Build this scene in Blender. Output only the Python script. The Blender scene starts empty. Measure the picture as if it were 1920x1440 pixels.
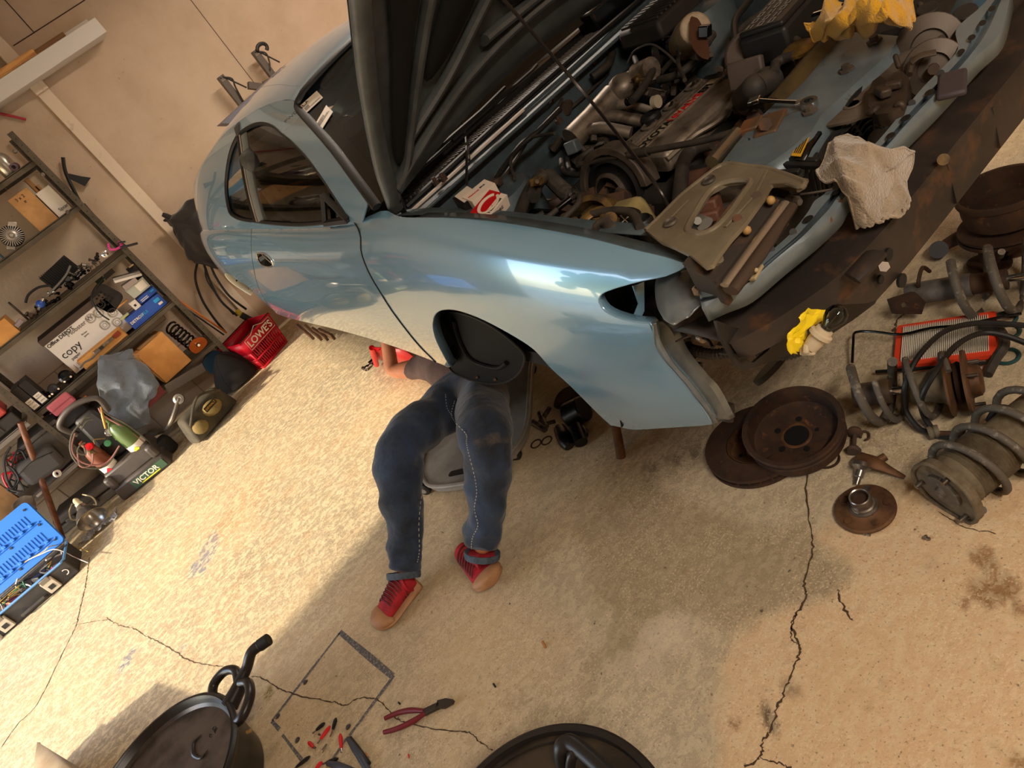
import bpy, bmesh, math, random
import numpy as np
from mathutils import Vector, Matrix, Euler
from mathutils.geometry import delaunay_2d_cdt
random.seed(7); rng = np.random.default_rng(7)
scn = bpy.context.scene; col = scn.collection
# ---------------------------------------------------------------- camera
H, FPX = 1.6, 1331.0
_D = np.array([.5146, .6984, .4963]); _D /= np.linalg.norm(_D)
_X = np.array([.658, -.693, .2936]); _X -= _D*(_X@_D); _X /= np.linalg.norm(_X)
_Z = -_D; _Y = np.cross(_Z, _X)
RW = np.stack([_X, _Y, _Z]); CAM = np.array([0, 0, H])     # camera axes (right, down, forward) -> world
cd = bpy.data.cameras.new('camera'); cam = bpy.data.objects.new('camera', cd); col.objects.link(cam)
cd.sensor_width = 36; cd.lens = FPX/1920*36; cd.clip_start = .05
M3 = RW @ np.diag([1, -1, -1])
cam.matrix_world = Matrix([[*M3[i], CAM[i]] for i in range(3)]+[[0, 0, 0, 1]])
scn.camera = cam
vs = scn.view_settings
scn.display_settings.display_device = 'sRGB'; vs.view_transform = 'Standard'; vs.look = 'None'; vs.gamma = 1; vs.use_curve_mapping = False
vs.exposure = 0.12
# ---------------------------------------------------------------- light
w = bpy.data.worlds.new('sky'); scn.world = w; w.use_nodes = True
nt = w.node_tree; nt.nodes.clear()
sk = nt.nodes.new('ShaderNodeTexSky'); sk.sky_type = 'NISHITA'; sk.sun_disc = False; sk.sun_elevation = math.radians(30); sk.sun_rotation = math.radians(-94)
bgn = nt.nodes.new('ShaderNodeBackground'); bgn.inputs[1].default_value = .95
wo = nt.nodes.new('ShaderNodeOutputWorld'); nt.links.new(sk.outputs[0], bgn.inputs[0]); nt.links.new(bgn.outputs[0], wo.inputs[0])
def light(name, kind, loc, energy, color, size=1, size_y=None, direction=None):
    l = bpy.data.lights.new(name, kind); l.energy = energy; l.color = color
    if kind == 'AREA':
        l.size = size
        if size_y: l.shape = 'RECTANGLE'; l.size_y = size_y
    if kind == 'SUN': l.angle = size
    if kind == 'POINT': l.shadow_soft_size = size
    o = bpy.data.objects.new(name, l); col.objects.link(o); o.location = loc
    if direction is not None: o.rotation_euler = Vector(direction).to_track_quat('-Z', 'Y').to_euler()
    return o
light('sun', 'SUN', (-8, 3, 6), 7.0, (1, .84, .62), math.radians(2.2), direction=(math.cos(.075), math.sin(.075), -math.tan(math.radians(27.6))))
light('ceiling_tube_light', 'AREA', (2.5, 3.7, 2.72), 92, (1, .84, .70), 1.3, .15, (0, 0, -1))
light('ceiling_tube_light', 'AREA', (.3, -1.2, 2.72), 86, (1, .86, .72), 1.3, .3, (0, 0, -1))
pt = light('doorway_portal', 'AREA', (-3.18, 3.82, 1.07), 1, (1, 1, 1), 2.85, 2.15, (1, 0, 0)); pt.data.cycles.is_portal = True
# ---------------------------------------------------------------- helpers
def at(px, py, x=None, y=None, z=None):
    r = RW @ np.array([px-960, py-720, FPX])
    t = x/r[0] if x is not None else (y/r[1] if y is not None else (z-H)/r[2])
    return Vector(CAM+t*r)
def proj(p):
    q = RW.T@(np.array(p)-CAM); return np.array([960+FPX*q[0]/q[2], 720+FPX*q[1]/q[2]])
def V(*a): return Vector(a)
def lin(c):
    if isinstance(c, str): c = [int(c[i:i+2], 16)/255 for i in (0, 2, 4)]
    return tuple(v/12.92 if v <= .04045 else ((v+.055)/1.055)**2.4 for v in c)
MATS = {}
def mat(name, c='808080', r=.5, m=0., c2=None, s=20, thr=(.4, .6), bump=0., bs=60, coat=0., trans=0., emit=0., ior=1.45, alpha=1., sheen=0., stretch=None, c3=None, s3=6, thr3=(.55, .7), spec=.5, r2=None):
    if name in MATS: return MATS[name]
    M = bpy.data.materials.new(name); M.use_nodes = True; nt = M.node_tree; N = nt.nodes; L = nt.links
    b = N['Principled BSDF']; base = (*lin(c), 1); b.inputs['Base Color'].default_value = base
    b.inputs['Roughness'].default_value = r; b.inputs['Metallic'].default_value = m; b.inputs['IOR'].default_value = ior
    b.inputs['Specular IOR Level'].default_value = spec
    b.inputs['Coat Weight'].default_value = coat; b.inputs['Coat Roughness'].default_value = .03
    b.inputs['Transmission Weight'].default_value = trans; b.inputs['Alpha'].default_value = alpha
    b.inputs['Sheen Weight'].default_value = sheen
    if emit: b.inputs['Emission Color'].default_value = base; b.inputs['Emission Strength'].default_value = emit
    tc = N.new('ShaderNodeTexCoord'); src = tc.outputs['Object']
    if stretch:
        mp = N.new('ShaderNodeMapping'); mp.inputs['Scale'].default_value = stretch; L.new(src, mp.inputs[0]); src = mp.outputs[0]
    def nz(sc, lo, hi, det=6):
        n = N.new('ShaderNodeTexNoise'); n.inputs['Scale'].default_value = sc; n.inputs['Detail'].default_value = det; n.inputs['Roughness'].default_value = .62
        L.new(src, n.inputs['Vector']); q = N.new('ShaderNodeMapRange'); q.inputs[1].default_value = lo; q.inputs[2].default_value = hi
        L.new(n.outputs[0], q.inputs[0]); return q.outputs[0]
    if c2:
        f = nz(s, *thr); mx = N.new('ShaderNodeMix'); mx.data_type = 'RGBA'; mx.inputs[6].default_value = base; mx.inputs[7].default_value = (*lin(c2), 1)
        L.new(f, mx.inputs[0]); o = mx.outputs[2]
        if c3:
            f3 = nz(s3, *thr3); m3 = N.new('ShaderNodeMix'); m3.data_type = 'RGBA'; L.new(o, m3.inputs[6]); m3.inputs[7].default_value = (*lin(c3), 1); L.new(f3, m3.inputs[0]); o = m3.outputs[2]
        L.new(o, b.inputs['Base Color'])
        if r2 is not None:
            q = N.new('ShaderNodeMapRange'); q.inputs[3].default_value = r; q.inputs[4].default_value = r2; L.new(f, q.inputs[0]); L.new(q.outputs[0], b.inputs['Roughness'])
    if bump:
        n = N.new('ShaderNodeTexNoise'); n.inputs['Scale'].default_value = bs; n.inputs['Detail'].default_value = 4; L.new(src, n.inputs['Vector'])
        bp = N.new('ShaderNodeBump'); bp.inputs['Strength'].default_value = bump; bp.inputs['Distance'].default_value = .01; L.new(n.outputs[0], bp.inputs['Height']); L.new(bp.outputs[0], b.inputs['Normal'])
    MATS[name] = M; return M
def tagp(o, label=None, cat=None, group=None, kind=None):
    for k, v in (('label', label), ('category', cat), ('group', group), ('kind', kind)):
        if v: o[k] = v
    return o
def thing(name, label, cat, loc=(0, 0, 0), group=None, rot=None):
    o = bpy.data.objects.new(name, None); col.objects.link(o); o.empty_display_size = .05
    M = Matrix.Translation(Vector(loc))
    if rot is not None: M = M @ (rot.to_4x4() if isinstance(rot, Matrix) else Euler(rot).to_matrix().to_4x4())
    o.matrix_world = M; o['_m'] = [v for r_ in M for v in r_]
    return tagp(o, label, cat, group)
def mw(o):
    if o is None: return Matrix.Identity(4)
    if '_m' in o.keys(): v = list(o['_m']); return Matrix([v[i*4:i*4+4] for i in range(4)])
    return mw(o.parent)
class MB:
    """collects geometry; build() links it as one mesh object (vertices in the parent's own frame)"""
    def __init__(s, world=True): s.v = []; s.f = []; s.world = world; s.sm = True
    def add(s, vs, fs):
        n = len(s.v); s.v += [Vector(p) for p in vs]; s.f += [tuple(i+n for i in f) for f in fs]; return s
    def box(s, c, d, rot=None, taper=1.0):
        c = Vector(c); R = rot if isinstance(rot, Matrix) else (Euler(rot).to_matrix() if rot is not None else Matrix.Identity(3))
        P = []
        for k in (-1, 1):
            t = 1 if k < 0 else taper
            for a, b in ((-1, -1), (1, -1), (1, 1), (-1, 1)): P.append(c+R@Vector((a*d[0]/2*t, b*d[1]/2*t, k*d[2]/2)))
        return s.add(P, [(3, 2, 1, 0), (4, 5, 6, 7), (0, 1, 5, 4), (1, 2, 6, 5), (2, 3, 7, 6), (3, 0, 4, 7)])
    def beam(s, a, b, w_, h, up=(0, 0, 1)):
        a = Vector(a); b = Vector(b); z = (b-a).normalized(); x = Vector(up).cross(z)
        if x.length < 1e-4: x = Vector((1, 0, 0)).cross(z)
        x.normalize(); y = z.cross(x); return s.box((a+b)/2, (w_, h, (b-a).length), Matrix((x, y, z)).transposed())
    def rings(s, rings, cap=True, closed=False, loop=True):
        n = len(rings[0]); vs = [p for r_ in rings for p in r_]; fs = []; m = len(rings)
        for i in range(m if closed else m-1):
            for j in range(n if loop else n-1):
                a, b = i*n+j, i*n+(j+1) % n; c, d = ((i+1) % m)*n+(j+1) % n, ((i+1) % m)*n+j
                fs.append((a, b, c, d))
        if cap and not closed and loop: fs += [tuple(range(n))[::-1], tuple(range((m-1)*n, m*n))]
        return s.add(vs, fs)
    def tube(s, pts, r, n=10, closed=False, smooth=0, flat=1.0, up=None):
        pts = [Vector(p) for p in pts]
        if not isinstance(r, (list, tuple)): rr = [r]*len(pts)
        else: rr = list(r)
        if smooth: 
            pts, rr = crv(pts, smooth, closed, rr)
        m = len(pts); rg = []; px = None
        for i in range(m):
            a = pts[i-1] if (i > 0 or closed) else pts[0]; b = pts[(i+1) % m] if (i < m-1 or closed) else pts[-1]
            t = (b-a); t = t.normalized() if t.length > 1e-9 else Vector((0, 0, 1))
            if up is not None: px = Vector(up)
            if px is None: px = Vector((0, 0, 1)) if abs(t.z) < .9 else Vector((1, 0, 0))
            x = px - t*px.dot(t)
            if x.length < 1e-5: x = t.orthogonal()
            x.normalize(); px = x; y = t.cross(x)
            rg.append([pts[i]+x*(rr[i]*flat*math.cos(2*math.pi*k/n))+y*(rr[i]*math.sin(2*math.pi*k/n)) for k in range(n)])
        return s.rings(rg, True, closed)
    def cyl(s, a, b, r, r2=None, n=20): return s.tube([a, b], [r, r if r2 is None else r2], n)
    def lathe(s, prof, c=(0, 0, 0), ax=(0, 0, 1), n=40, closed=False, cap=True):
        """prof = [(radius, height)...] about ax from c"""
        c = Vector(c); z = Vector(ax).normalized(); x = z.orthogonal().normalized(); y = z.cross(x)
        rg = [[c+z*h+x*(r*math.cos(2*math.pi*k/n))+y*(r*math.sin(2*math.pi*k/n)) for k in range(n)] for r, h in prof]
        return s.rings(rg, cap and not closed, closed)
    def prism(s, poly, o, ex, ey, depth, holes=()):
        """2-D outline (with holes) in the plane o + u*ex + v*ey, thickened by the vector depth"""
        o = Vector(o); ex = Vector(ex); ey = Vector(ey); dp = Vector(depth)
        loops = [list(poly)]+[list(h) for h in holes]; P = []; E = []
        for l in loops:
            k = len(P); P += [Vector((p[0], p[1])) for p in l]; E += [(k+i, k+(i+1) % len(l)) for i in range(len(l))]
        vo, _, fo, ov, _, _ = delaunay_2d_cdt(P, E, [], 0, 1e-7)
        if 1:
            fo = [f for f in fo if inpoly(sum((vo[i] for i in f), Vector((0, 0)))/len(f), loops[0]) and not any(inpoly(sum((vo[i] for i in f), Vector((0, 0)))/len(f), h) for h in holes)]
        top = [o+ex*p.x+ey*p.y for p in vo]; n = len(top)
        s.add(top+[p+dp for p in top], [tuple(f) for f in fo]+[tuple(i+n for i in reversed(f)) for f in fo])
        for l in loops:
            m = len(l); q = [o+ex*p[0]+ey*p[1] for p in l]; s.add(q+[p+dp for p in q], [((i+1) % m, i, i+m, (i+1) % m+m) for i in range(m)])
        return s
    def grid(s, fn, nu, nv, cu=False):
        vs = [fn(i/(nu if cu else nu-1), j/(nv-1)) for i in range(nu) for j in range(nv)]
        return s.add(vs, [(i*nv+j, ((i+1) % nu)*nv+j, ((i+1) % nu)*nv+j+1, i*nv+j+1) for i in range(nu if cu else nu-1) for j in range(nv-1)])
    def sph(s, c, r, n=12, sc=(1, 1, 1)):
        c = Vector(c); m = n//2
        return s.rings([[c+Vector((r*sc[0]*math.sin(math.pi*(i+.02)/(m+.04))*math.cos(2*math.pi*k/n), r*sc[1]*math.sin(math.pi*(i+.02)/(m+.04))*math.sin(2*math.pi*k/n), r*sc[2]*math.cos(math.pi*(i+.02)/(m+.04)))) for k in range(n)] for i in range(m+1)])
    def build(s, name, m, parent=None, bevel=0., smooth=True, solid=0., sub=0, label=None, weld=False, angle=40, off=-1, fixn=True):
        inv = mw(parent).inverted() if (parent is not None and s.world) else Matrix.Identity(4)
        me = bpy.data.meshes.new(name); me.from_pydata([inv@p for p in s.v], [], s.f); me.update()
        if weld or fixn:
            bm = bmesh.new(); bm.from_mesh(me)
            if weld: bmesh.ops.remove_doubles(bm, verts=bm.verts, dist=1e-5)
            bmesh.ops.recalc_face_normals(bm, faces=bm.faces); bm.to_mesh(me); bm.free()
        if smooth:
            me.polygons.foreach_set('use_smooth', [True]*len(me.polygons))
            try: me.set_sharp_from_angle(angle=math.radians(angle))
            except Exception: pass
        me.materials.append(m if not isinstance(m, str) else MATS[m])
        o = bpy.data.objects.new(name, me); col.objects.link(o)
        if parent is not None: o.parent = parent
        if label: o['label'] = label
        if bevel:
            b = o.modifiers.new('b', 'BEVEL'); b.width = bevel; b.segments = 2; b.limit_method = 'ANGLE'; b.angle_limit = math.radians(35); b.use_clamp_overlap = True
        if solid:
            q = o.modifiers.new('s', 'SOLIDIFY'); q.thickness = solid; q.offset = off
        if sub:
            q = o.modifiers.new('u', 'SUBSURF'); q.levels = sub; q.render_levels = sub
        return o
def inpoly(p, poly):
    x, y = p[0], p[1]; c = False; n = len(poly)
    for i in range(n):
        x1, y1 = poly[i]; x2, y2 = poly[(i+1) % n]
        if (y1 > y) != (y2 > y) and x < (x2-x1)*(y-y1)/(y2-y1)+x1: c = not c
    return c
def crv(pts, k=6, closed=False, rr=None):
    """Catmull-Rom through pts, k steps a span"""
    n = len(pts); out = []; ro = []
    P = lambda i: Vector(pts[i % n]) if closed else Vector(pts[max(0, min(n-1, i))])
    for i in range(n if closed else n-1):
        p0, p1, p2, p3 = P(i-1), P(i), P(i+1), P(i+2)
        for j in range(k):
            t = j/k; out.append(.5*((2*p1)+(p2-p0)*t+(2*p0-5*p1+4*p2-p3)*t*t+(3*p1-p0-3*p2+p3)*t**3))
            if rr: ro.append(rr[i]*(1-t)+rr[(i+1) % n]*t)
    if not closed:
        out.append(Vector(pts[-1]))
        if rr: ro.append(rr[-1])
    return (out, ro) if rr is not None else out
def c2(pts, k=6, closed=False): return [(p.x, p.y) for p in crv([Vector((a, b, 0)) for a, b in pts], k, closed)]
def ell(cx, cy, rx, ry, n=24, a0=0, a1=2*math.pi, rot=0):
    full = abs(a1-a0-2*math.pi) < 1e-6; o = []
    for i in range(n):
        a = a0+(a1-a0)*i/(n if full else n-1); x, y = rx*math.cos(a), ry*math.sin(a); o.append((cx+x*math.cos(rot)-y*math.sin(rot), cy+x*math.sin(rot)+y*math.cos(rot)))
    return o
def rrect(w_, h, r, n=5, cx=0, cy=0):
    o = []
    for sx, sy, a in ((1, 1, 0), (-1, 1, 90), (-1, -1, 180), (1, -1, 270)):
        for i in range(n):
            t = math.radians(a+90*i/(n-1)); o.append((cx+sx*(w_/2-r)+r*math.cos(t), cy+sy*(h/2-r)+r*math.sin(t)))
    return o
def text(body, size, m, parent, M, name='lettering', ext=.0004, bold=0, align='CENTER', label=None):
    """flat lettering; M = world matrix of its plane"""
    cu = bpy.data.curves.new(name, 'FONT'); cu.body = body; cu.size = size; cu.extrude = ext; cu.offset = bold; cu.align_x = align; cu.align_y = 'CENTER'; cu.resolution_u = 3
    oc = bpy.data.objects.new(name, cu); cu.materials.append(m); me = bpy.data.meshes.new_from_object(oc); bpy.data.objects.remove(oc); o = bpy.data.objects.new(name, me); col.objects.link(o)
    if parent is not None: o.parent = parent
    o.matrix_local = mw(parent).inverted()@M if parent is not None else M
    if label: o['label'] = label
    return o
def frame(o, ex, ey):
    """matrix with x axis ex, y axis about ey, z their normal"""
    x = Vector(ex).normalized(); z = x.cross(Vector(ey)).normalized(); y = z.cross(x)
    M = Matrix((x, y, z)).transposed().to_4x4(); M.translation = Vector(o); return M
def rotf(ax, ref=(1, 0, 0)):
    """3x3 rotation taking local z to ax"""
    z = Vector(ax).normalized(); x = Vector(ref)-z*Vector(ref).dot(z)
    if x.length < 1e-4: x = z.orthogonal()
    x.normalize(); return Matrix((x, z.cross(x), z)).transposed()
def dup(root, M=None, label=None, group=None):
    r_ = root.copy(); col.objects.link(r_)
    if M is not None: r_.matrix_world = M; r_['_m'] = [v for q in M for v in q]
    if label: r_['label'] = label
    if group: r_['group'] = group
    for ch in list(root.children):
        c = ch.copy(); col.objects.link(c); c.parent = r_
        for g in ch.children: d = g.copy(); col.objects.link(d); d.parent = c
    return r_
# ================================================================ SETTING
WY = 5.95
def struct(name, mb, m, label, **k):
    o = mb.build(name, m, None, **k); o['kind'] = 'structure'; o['label'] = label; return o
_VN = {}
def vnoise(x, y, seed=0):
    r_ = _VN.get(seed)
    if r_ is None: r_ = _VN[seed] = np.random.default_rng(seed).random((256, 256))
    xi = np.floor(x).astype(int); yi = np.floor(y).astype(int); fx = x-xi; fy = y-yi
    fx = fx*fx*(3-2*fx); fy = fy*fy*(3-2*fy); g = lambda a, b: r_[a % 256, b % 256]
    return (g(xi, yi)*(1-fx)+g(xi+1, yi)*fx)*(1-fy)+(g(xi, yi+1)*(1-fx)+g(xi+1, yi+1)*fx)*fy
def fbm(x, y, seed=0, o=4): return sum(vnoise(x*2**i, y*2**i, seed+i)*.5**i for i in range(o))/sum(.5**i for i in range(o))
def make_floor():
    def axis(a, b, lo, hi, st, coarse): return np.concatenate([np.arange(a, lo, coarse), np.arange(lo, hi, st), np.arange(hi, b+1e-6, coarse)])
    xs = axis(-3.2, 4.2, -2.0, 2.5, .014, .2); ys = axis(-3, WY, .1, 5.6, .014, .15)
    Xg, Yg = np.meshgrid(xs, ys, indexing='ij'); x, y = Xg.ravel(), Yg.ravel(); n, m = len(xs), len(ys)
    co = np.stack([x, y, np.zeros_like(x)], 1); idx = np.arange(n*m).reshape(n, m)
    F = np.stack([idx[:-1, :-1], idx[1:, :-1], idx[1:, 1:], idx[:-1, 1:]], -1).reshape(-1, 4)
    me = bpy.data.meshes.new('floor'); me.vertices.add(len(co)); me.vertices.foreach_set('co', co.ravel())
    me.loops.add(F.size); me.loops.foreach_set('vertex_index', F.ravel()); me.polygons.add(len(F)); me.polygons.foreach_set('loop_start', np.arange(0, F.size, 4)); me.update()
    base = np.tile(np.array(lin('b0a084')), (len(x), 1)); nz1 = fbm(x*1.3, y*1.3, 3); nz2 = fbm(x*5, y*5, 9); nz3 = fbm(x*22, y*22, 19)
    def mixc(c, f): nonlocal base; f = np.clip(f, 0, 1)[:, None]; base = base*(1-f)+np.array(lin(c))*f
    mixc('c9ae86', (nz1-.42)*3); mixc('9a8c72', (nz2-.58)*2.2)
    q = lambda px, py: np.array(at(px, py, z=0))[:2]
    def blob(px, py, r, c, a=1., soft=.35, ns=1., an=0, asp=1.):
        p = q(px, py); dx, dy = x-p[0], y-p[1]; ca, sa = math.cos(an), math.sin(an); u = dx*ca+dy*sa; v = (-dx*sa+dy*ca)*asp
        d = np.hypot(u, v)/r + (fbm(x*9/ns, y*9/ns, int(px) % 97)-.5)*1.1; mixc(c, a*np.clip((1-d)/soft, 0, 1))
    # bleached apron at the lower right, damp darker field left of it
    def wedge(pts, c, a, soft=.05, nsc=.16):
        P = [tuple(q(*p)) for p in pts]; nx = x+(fbm(x*6, y*6, 31)-.5)*nsc; ny = y+(fbm(x*6+9, y*6, 47)-.5)*nsc
        sd = np.full(len(x), 1e9); ins = np.zeros(len(x), bool)
        for (x1, y1), (x2, y2) in zip(P, P[1:]+P[:1]):
            ex, ey = x2-x1, y2-y1; t = np.clip(((nx-x1)*ex+(ny-y1)*ey)/(ex*ex+ey*ey), 0, 1); sd = np.minimum(sd, np.hypot(nx-x1-t*ex, ny-y1-t*ey))
            c_ = ((y1 > ny) != (y2 > ny)) & (nx < (x2-x1)*(ny-y1)/((y2-y1) or 1e-9)+x1); ins ^= c_
        f = np.clip(np.where(ins, sd, -sd)/soft+.5, 0, 1); mixc(c, f*a); return f
    wedge([(1560, 1000), (1700, 900), (2000, 900), (2050, 1600), (1250, 1600), (1330, 1440), (1400, 1170), (1500, 1130), (1560, 1090)], 'd6b48a', .8)
    damp = wedge([(1190, 870), (1330, 960), (1540, 980), (1570, 1080), (1540, 1115), (1460, 1130), (1400, 1180), (1290, 1150), (1150, 1230), (1080, 1380), (1150, 1180), (1080, 1000)], '92805f', .62, .05, .12)
    wedge([(1150, 640), (1700, 640), (1640, 900), (1340, 880), (1120, 800), (1050, 740)], '8c7a60', .35, .2)  # floor colour darkened under the nose, standing in for the car's shade
    blob(1245, 1190, .10, 'c8b79c', .9, .5, .5, .5, 1.0); blob(1205, 1240, .06, 'bfae94', .8, .5, .5)
    for p, r in (((1840, 1042), .03), ((1856, 1062), .02), ((1848, 1105), .04), ((1808, 1130), .018), ((1884, 1095), .03), ((1895, 1115), .02), ((1865, 1118), .03), ((1910, 1142), .016), ((1908, 1432), .022), ((1285, 1078), .012), ((1380, 1358), .014)): blob(*p, r, '8f6c45', .85, .3, .5)
    for p, r in (((1210, 900), .02), ((1190, 893), .016), ((1155, 902), .012), ((1150, 890), .01), ((1225, 875), .05), ((1265, 860), .04), ((1300, 850), .05)): blob(*p, r, '4b3b2b', .7, .8, .25)
    blob(1480, 1290, .03, '6e5a44', .7, .5, .4); blob(1445, 1350, .05, '54422f', .9, .4, .4, .9, 2.6)
    blob(390, 1035, .16, '83838b', .9, .25, .55, 1.15, 2.6); blob(365, 1065, .07, '83838b', .9, .25, .5, 1.0, 2); blob(240, 1237, .085, '777983', 1, .2, .5, .9, 1.9); blob(345, 1215, .03, 'a6a09a', .6, .4, .5)
    blob(440, 960, .28, 'd3925c', .45, 1.2, 2.); blob(270, 1010, .22, 'cf9460', .4, 1.2, 2); blob(420, 1150, .2, 'd09a68', .3, 1.2, 2)
    blob(505, 1300, .035, '7a6426', .95, .3, .5, 1.2, 1.4); blob(455, 1345, .11, '8d7f6c', .5, .6); blob(1000, 1370, .3, 'a4906c', .3, 1)
    ca = me.color_attributes.new('paint', 'FLOAT_COLOR', 'POINT'); rgba = np.concatenate([base, np.ones((len(x), 1))], 1).astype(np.float32); ca.data.foreach_set('color', rgba.ravel())
    sl = np.clip((y-2.2)/.8, 0, 1)*np.clip((1.4-x)/.6, 0, 1); fl = .42+.58*sl; fl = fl*(1-.5*damp)
    cb = me.color_attributes.new('wear', 'FLOAT_COLOR', 'POINT'); spk = np.clip(1-sl*.7, 0, 1); cb.data.foreach_set('color', np.stack([fl, spk, sl, np.ones_like(x)], 1).astype(np.float32).ravel())
    M = bpy.data.materials.new('concrete_floor'); M.use_nodes = True; nt = M.node_tree; N, L = nt.nodes, nt.links; b = N['Principled BSDF']; b.inputs['Roughness'].default_value = .62
    tc = N.new('ShaderNodeTexCoord'); A = N.new('ShaderNodeVertexColor'); A.layer_name = 'paint'; B = N.new('ShaderNodeVertexColor'); B.layer_name = 'wear'; sp = N.new('ShaderNodeSeparateColor'); L.new(B.outputs[0], sp.inputs[0])
    def nz(sc, lo, hi, det=5, st=None, dist=0., ro=.6):
        n = N.new('ShaderNodeTexNoise'); n.inputs['Scale'].default_value = sc; n.inputs['Detail'].default_value = det; n.inputs['Distortion'].default_value = dist; n.inputs['Roughness'].default_value = ro
        if st: mp = N.new('ShaderNodeMapping'); mp.inputs['Scale'].default_value = st; mp.inputs['Rotation'].default_value = (0, 0, .2); L.new(tc.outputs['Object'], mp.inputs[0]); L.new(mp.outputs[0], n.inputs['Vector'])
        else: L.new(tc.outputs['Object'], n.inputs['Vector'])
        r_ = N.new('ShaderNodeMapRange'); r_.inputs[1].default_value = lo; r_.inputs[2].default_value = hi; L.new(n.outputs[0], r_.inputs[0]); return r_.outputs[0]
    def mul(a, b_): m_ = N.new('ShaderNodeMath'); m_.operation = 'MULTIPLY'; L.new(a, m_.inputs[0]); (L.new(b_, m_.inputs[1]) if not isinstance(b_, float) else setattr(m_.inputs[1], 'default_value', b_)); return m_.outputs[0]
    def mix(ci, cj, f): m_ = N.new('ShaderNodeMix'); m_.data_type = 'RGBA'; L.new(ci, m_.inputs[6]); (setattr(m_.inputs[7], 'default_value', (*lin(cj), 1)) if isinstance(cj, str) else L.new(cj, m_.inputs[7])); L.new(f, m_.inputs[0]); return m_.outputs[2]
    flake = nz(26, .47, .56, 7, (1, 1.5, 1), .6, .68); c = mix(A.outputs[0], 'dccba6', mul(mul(flake, sp.outputs[0]), .85))
    c = mix(c, 'b08a64', mul(mul(nz(9, .52, .66, 6), sp.outputs[2]), .4))
    c = mix(c, 'e8d0aa', mul(mul(nz(170, .55, .63, 3), nz(5, .38, .56)), .6)); c = mix(c, '4c3c2c', mul(mul(nz(130, .60, .70, 3), sp.outputs[1]), .6)); c = mix(c, '6a5843', mul(nz(14, .6, .75, 8), .32)); c = mix(c, '3c3024', mul(mul(nz(38, .71, .76, 2), sp.outputs[1]), .8))
    L.new(c, b.inputs['Base Color']); bp = N.new('ShaderNodeBump'); bp.inputs['Strength'].default_value = .35; bp.inputs['Distance'].default_value = .004; L.new(nz(60, .3, .7, 6), bp.inputs['Height']); L.new(bp.outputs[0], b.inputs['Normal'])
    me.materials.append(M); o = bpy.data.objects.new('floor', me); col.objects.link(o); o['kind'] = 'structure'; o['label'] = 'worn and cracked concrete garage floor'; return o
floor = make_floor()
mat('crack_dark', '4a3826', .9); mat('marker', '565558', .8, c2='8b8478', s=120, thr=(.5, .6))
def ribbon(pts, w_, name, m, jit=0., z=.0012, wj=0.):
    P = [at(*p, z=0) for p in pts]; P = crv(P, 8) if jit else P; mb = MB(); L_, R_ = [], []
    if jit:
        Q = []
        for a, b in zip(P, P[1:]):
            n_ = max(1, int((b-a).length/.012)); Q += [a.lerp(b, i/n_)+Vector((random.gauss(0, jit), random.gauss(0, jit), 0)) for i in range(n_)]
        P = Q
    for i, p in enumerate(P):
        t = (P[min(i+1, len(P)-1)]-P[max(i-1, 0)]).normalized(); s_ = Vector((-t.y, t.x, 0)); ww = w_*(1+random.uniform(-wj, wj))/2
        L_.append(p+s_*ww+V(0, 0, z)); R_.append(p-s_*ww+V(0, 0, z))
    n = len(P); mb.add(L_+R_, [(i, i+1, n+i+1, n+i) for i in range(n-1)]); return mb.build(name, m, floor, fixn=False)
for pts, w_ in (([(1515, 880), (1512, 930), (1522, 1000), (1523, 1040), (1507, 1090), (1512, 1120), (1495, 1150), (1484, 1175), (1500, 1215), (1493, 1240), (1478, 1280), (1460, 1320), (1448, 1360), (1432, 1390), (1425, 1420), (1395, 1440)], .006),
    ([(1495, 1150), (1484, 1180), (1486, 1200), (1500, 1212)], .004), ([(1425, 1420), (1460, 1432), (1490, 1440)], .004), ([(1703, 558), (1698, 585), (1682, 600), (1675, 625)], .009),
    ([(168, 1045), (160, 1100), (148, 1150), (142, 1175), (115, 1230), (70, 1320), (36, 1355), (0, 1405)], .007), ([(142, 1172), (180, 1165), (205, 1162)], .003),
    ([(200, 1158), (222, 1172), (255, 1180), (268, 1190), (298, 1205), (330, 1222), (352, 1238), (390, 1247), (440, 1252)], .004), ([(472, 1268), (490, 1272), (520, 1288), (550, 1302), (600, 1312), (630, 1318), (650, 1322), (670, 1311), (705, 1309)], .005),
    ([(705, 1309), (728, 1330), (745, 1348), (780, 1360), (840, 1370), (880, 1375), (900, 1392), (925, 1408)], .0045), ([(1570, 1105), (1580, 1135), (1600, 1165)], .006), ([(1760, 960), (1810, 990), (1870, 1000)], .003)):
    ribbon(pts, w_*.72, 'crack', MATS['crack_dark'], .0019, .0012, .6)
for pts, w_ in (([(637, 1185), (736, 1268)], .02), ([(637, 1187), (573, 1270), (510, 1352)], .011), ([(739, 1267), (705, 1310), (655, 1380)], .012), ([(510, 1352), (524, 1368)], .012), ([(530, 1378), (566, 1425)], .011), ([(650, 1385), (620, 1430)], .010)):
    ribbon([(pts[0][0]+(pts[-1][0]-pts[0][0])*t, pts[0][1]+(pts[-1][1]-pts[0][1])*t) for t in (0, .2, .4, .6, .8, 1)], w_, 'marking_line', MATS['marker'], 0, .001, .25)
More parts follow.
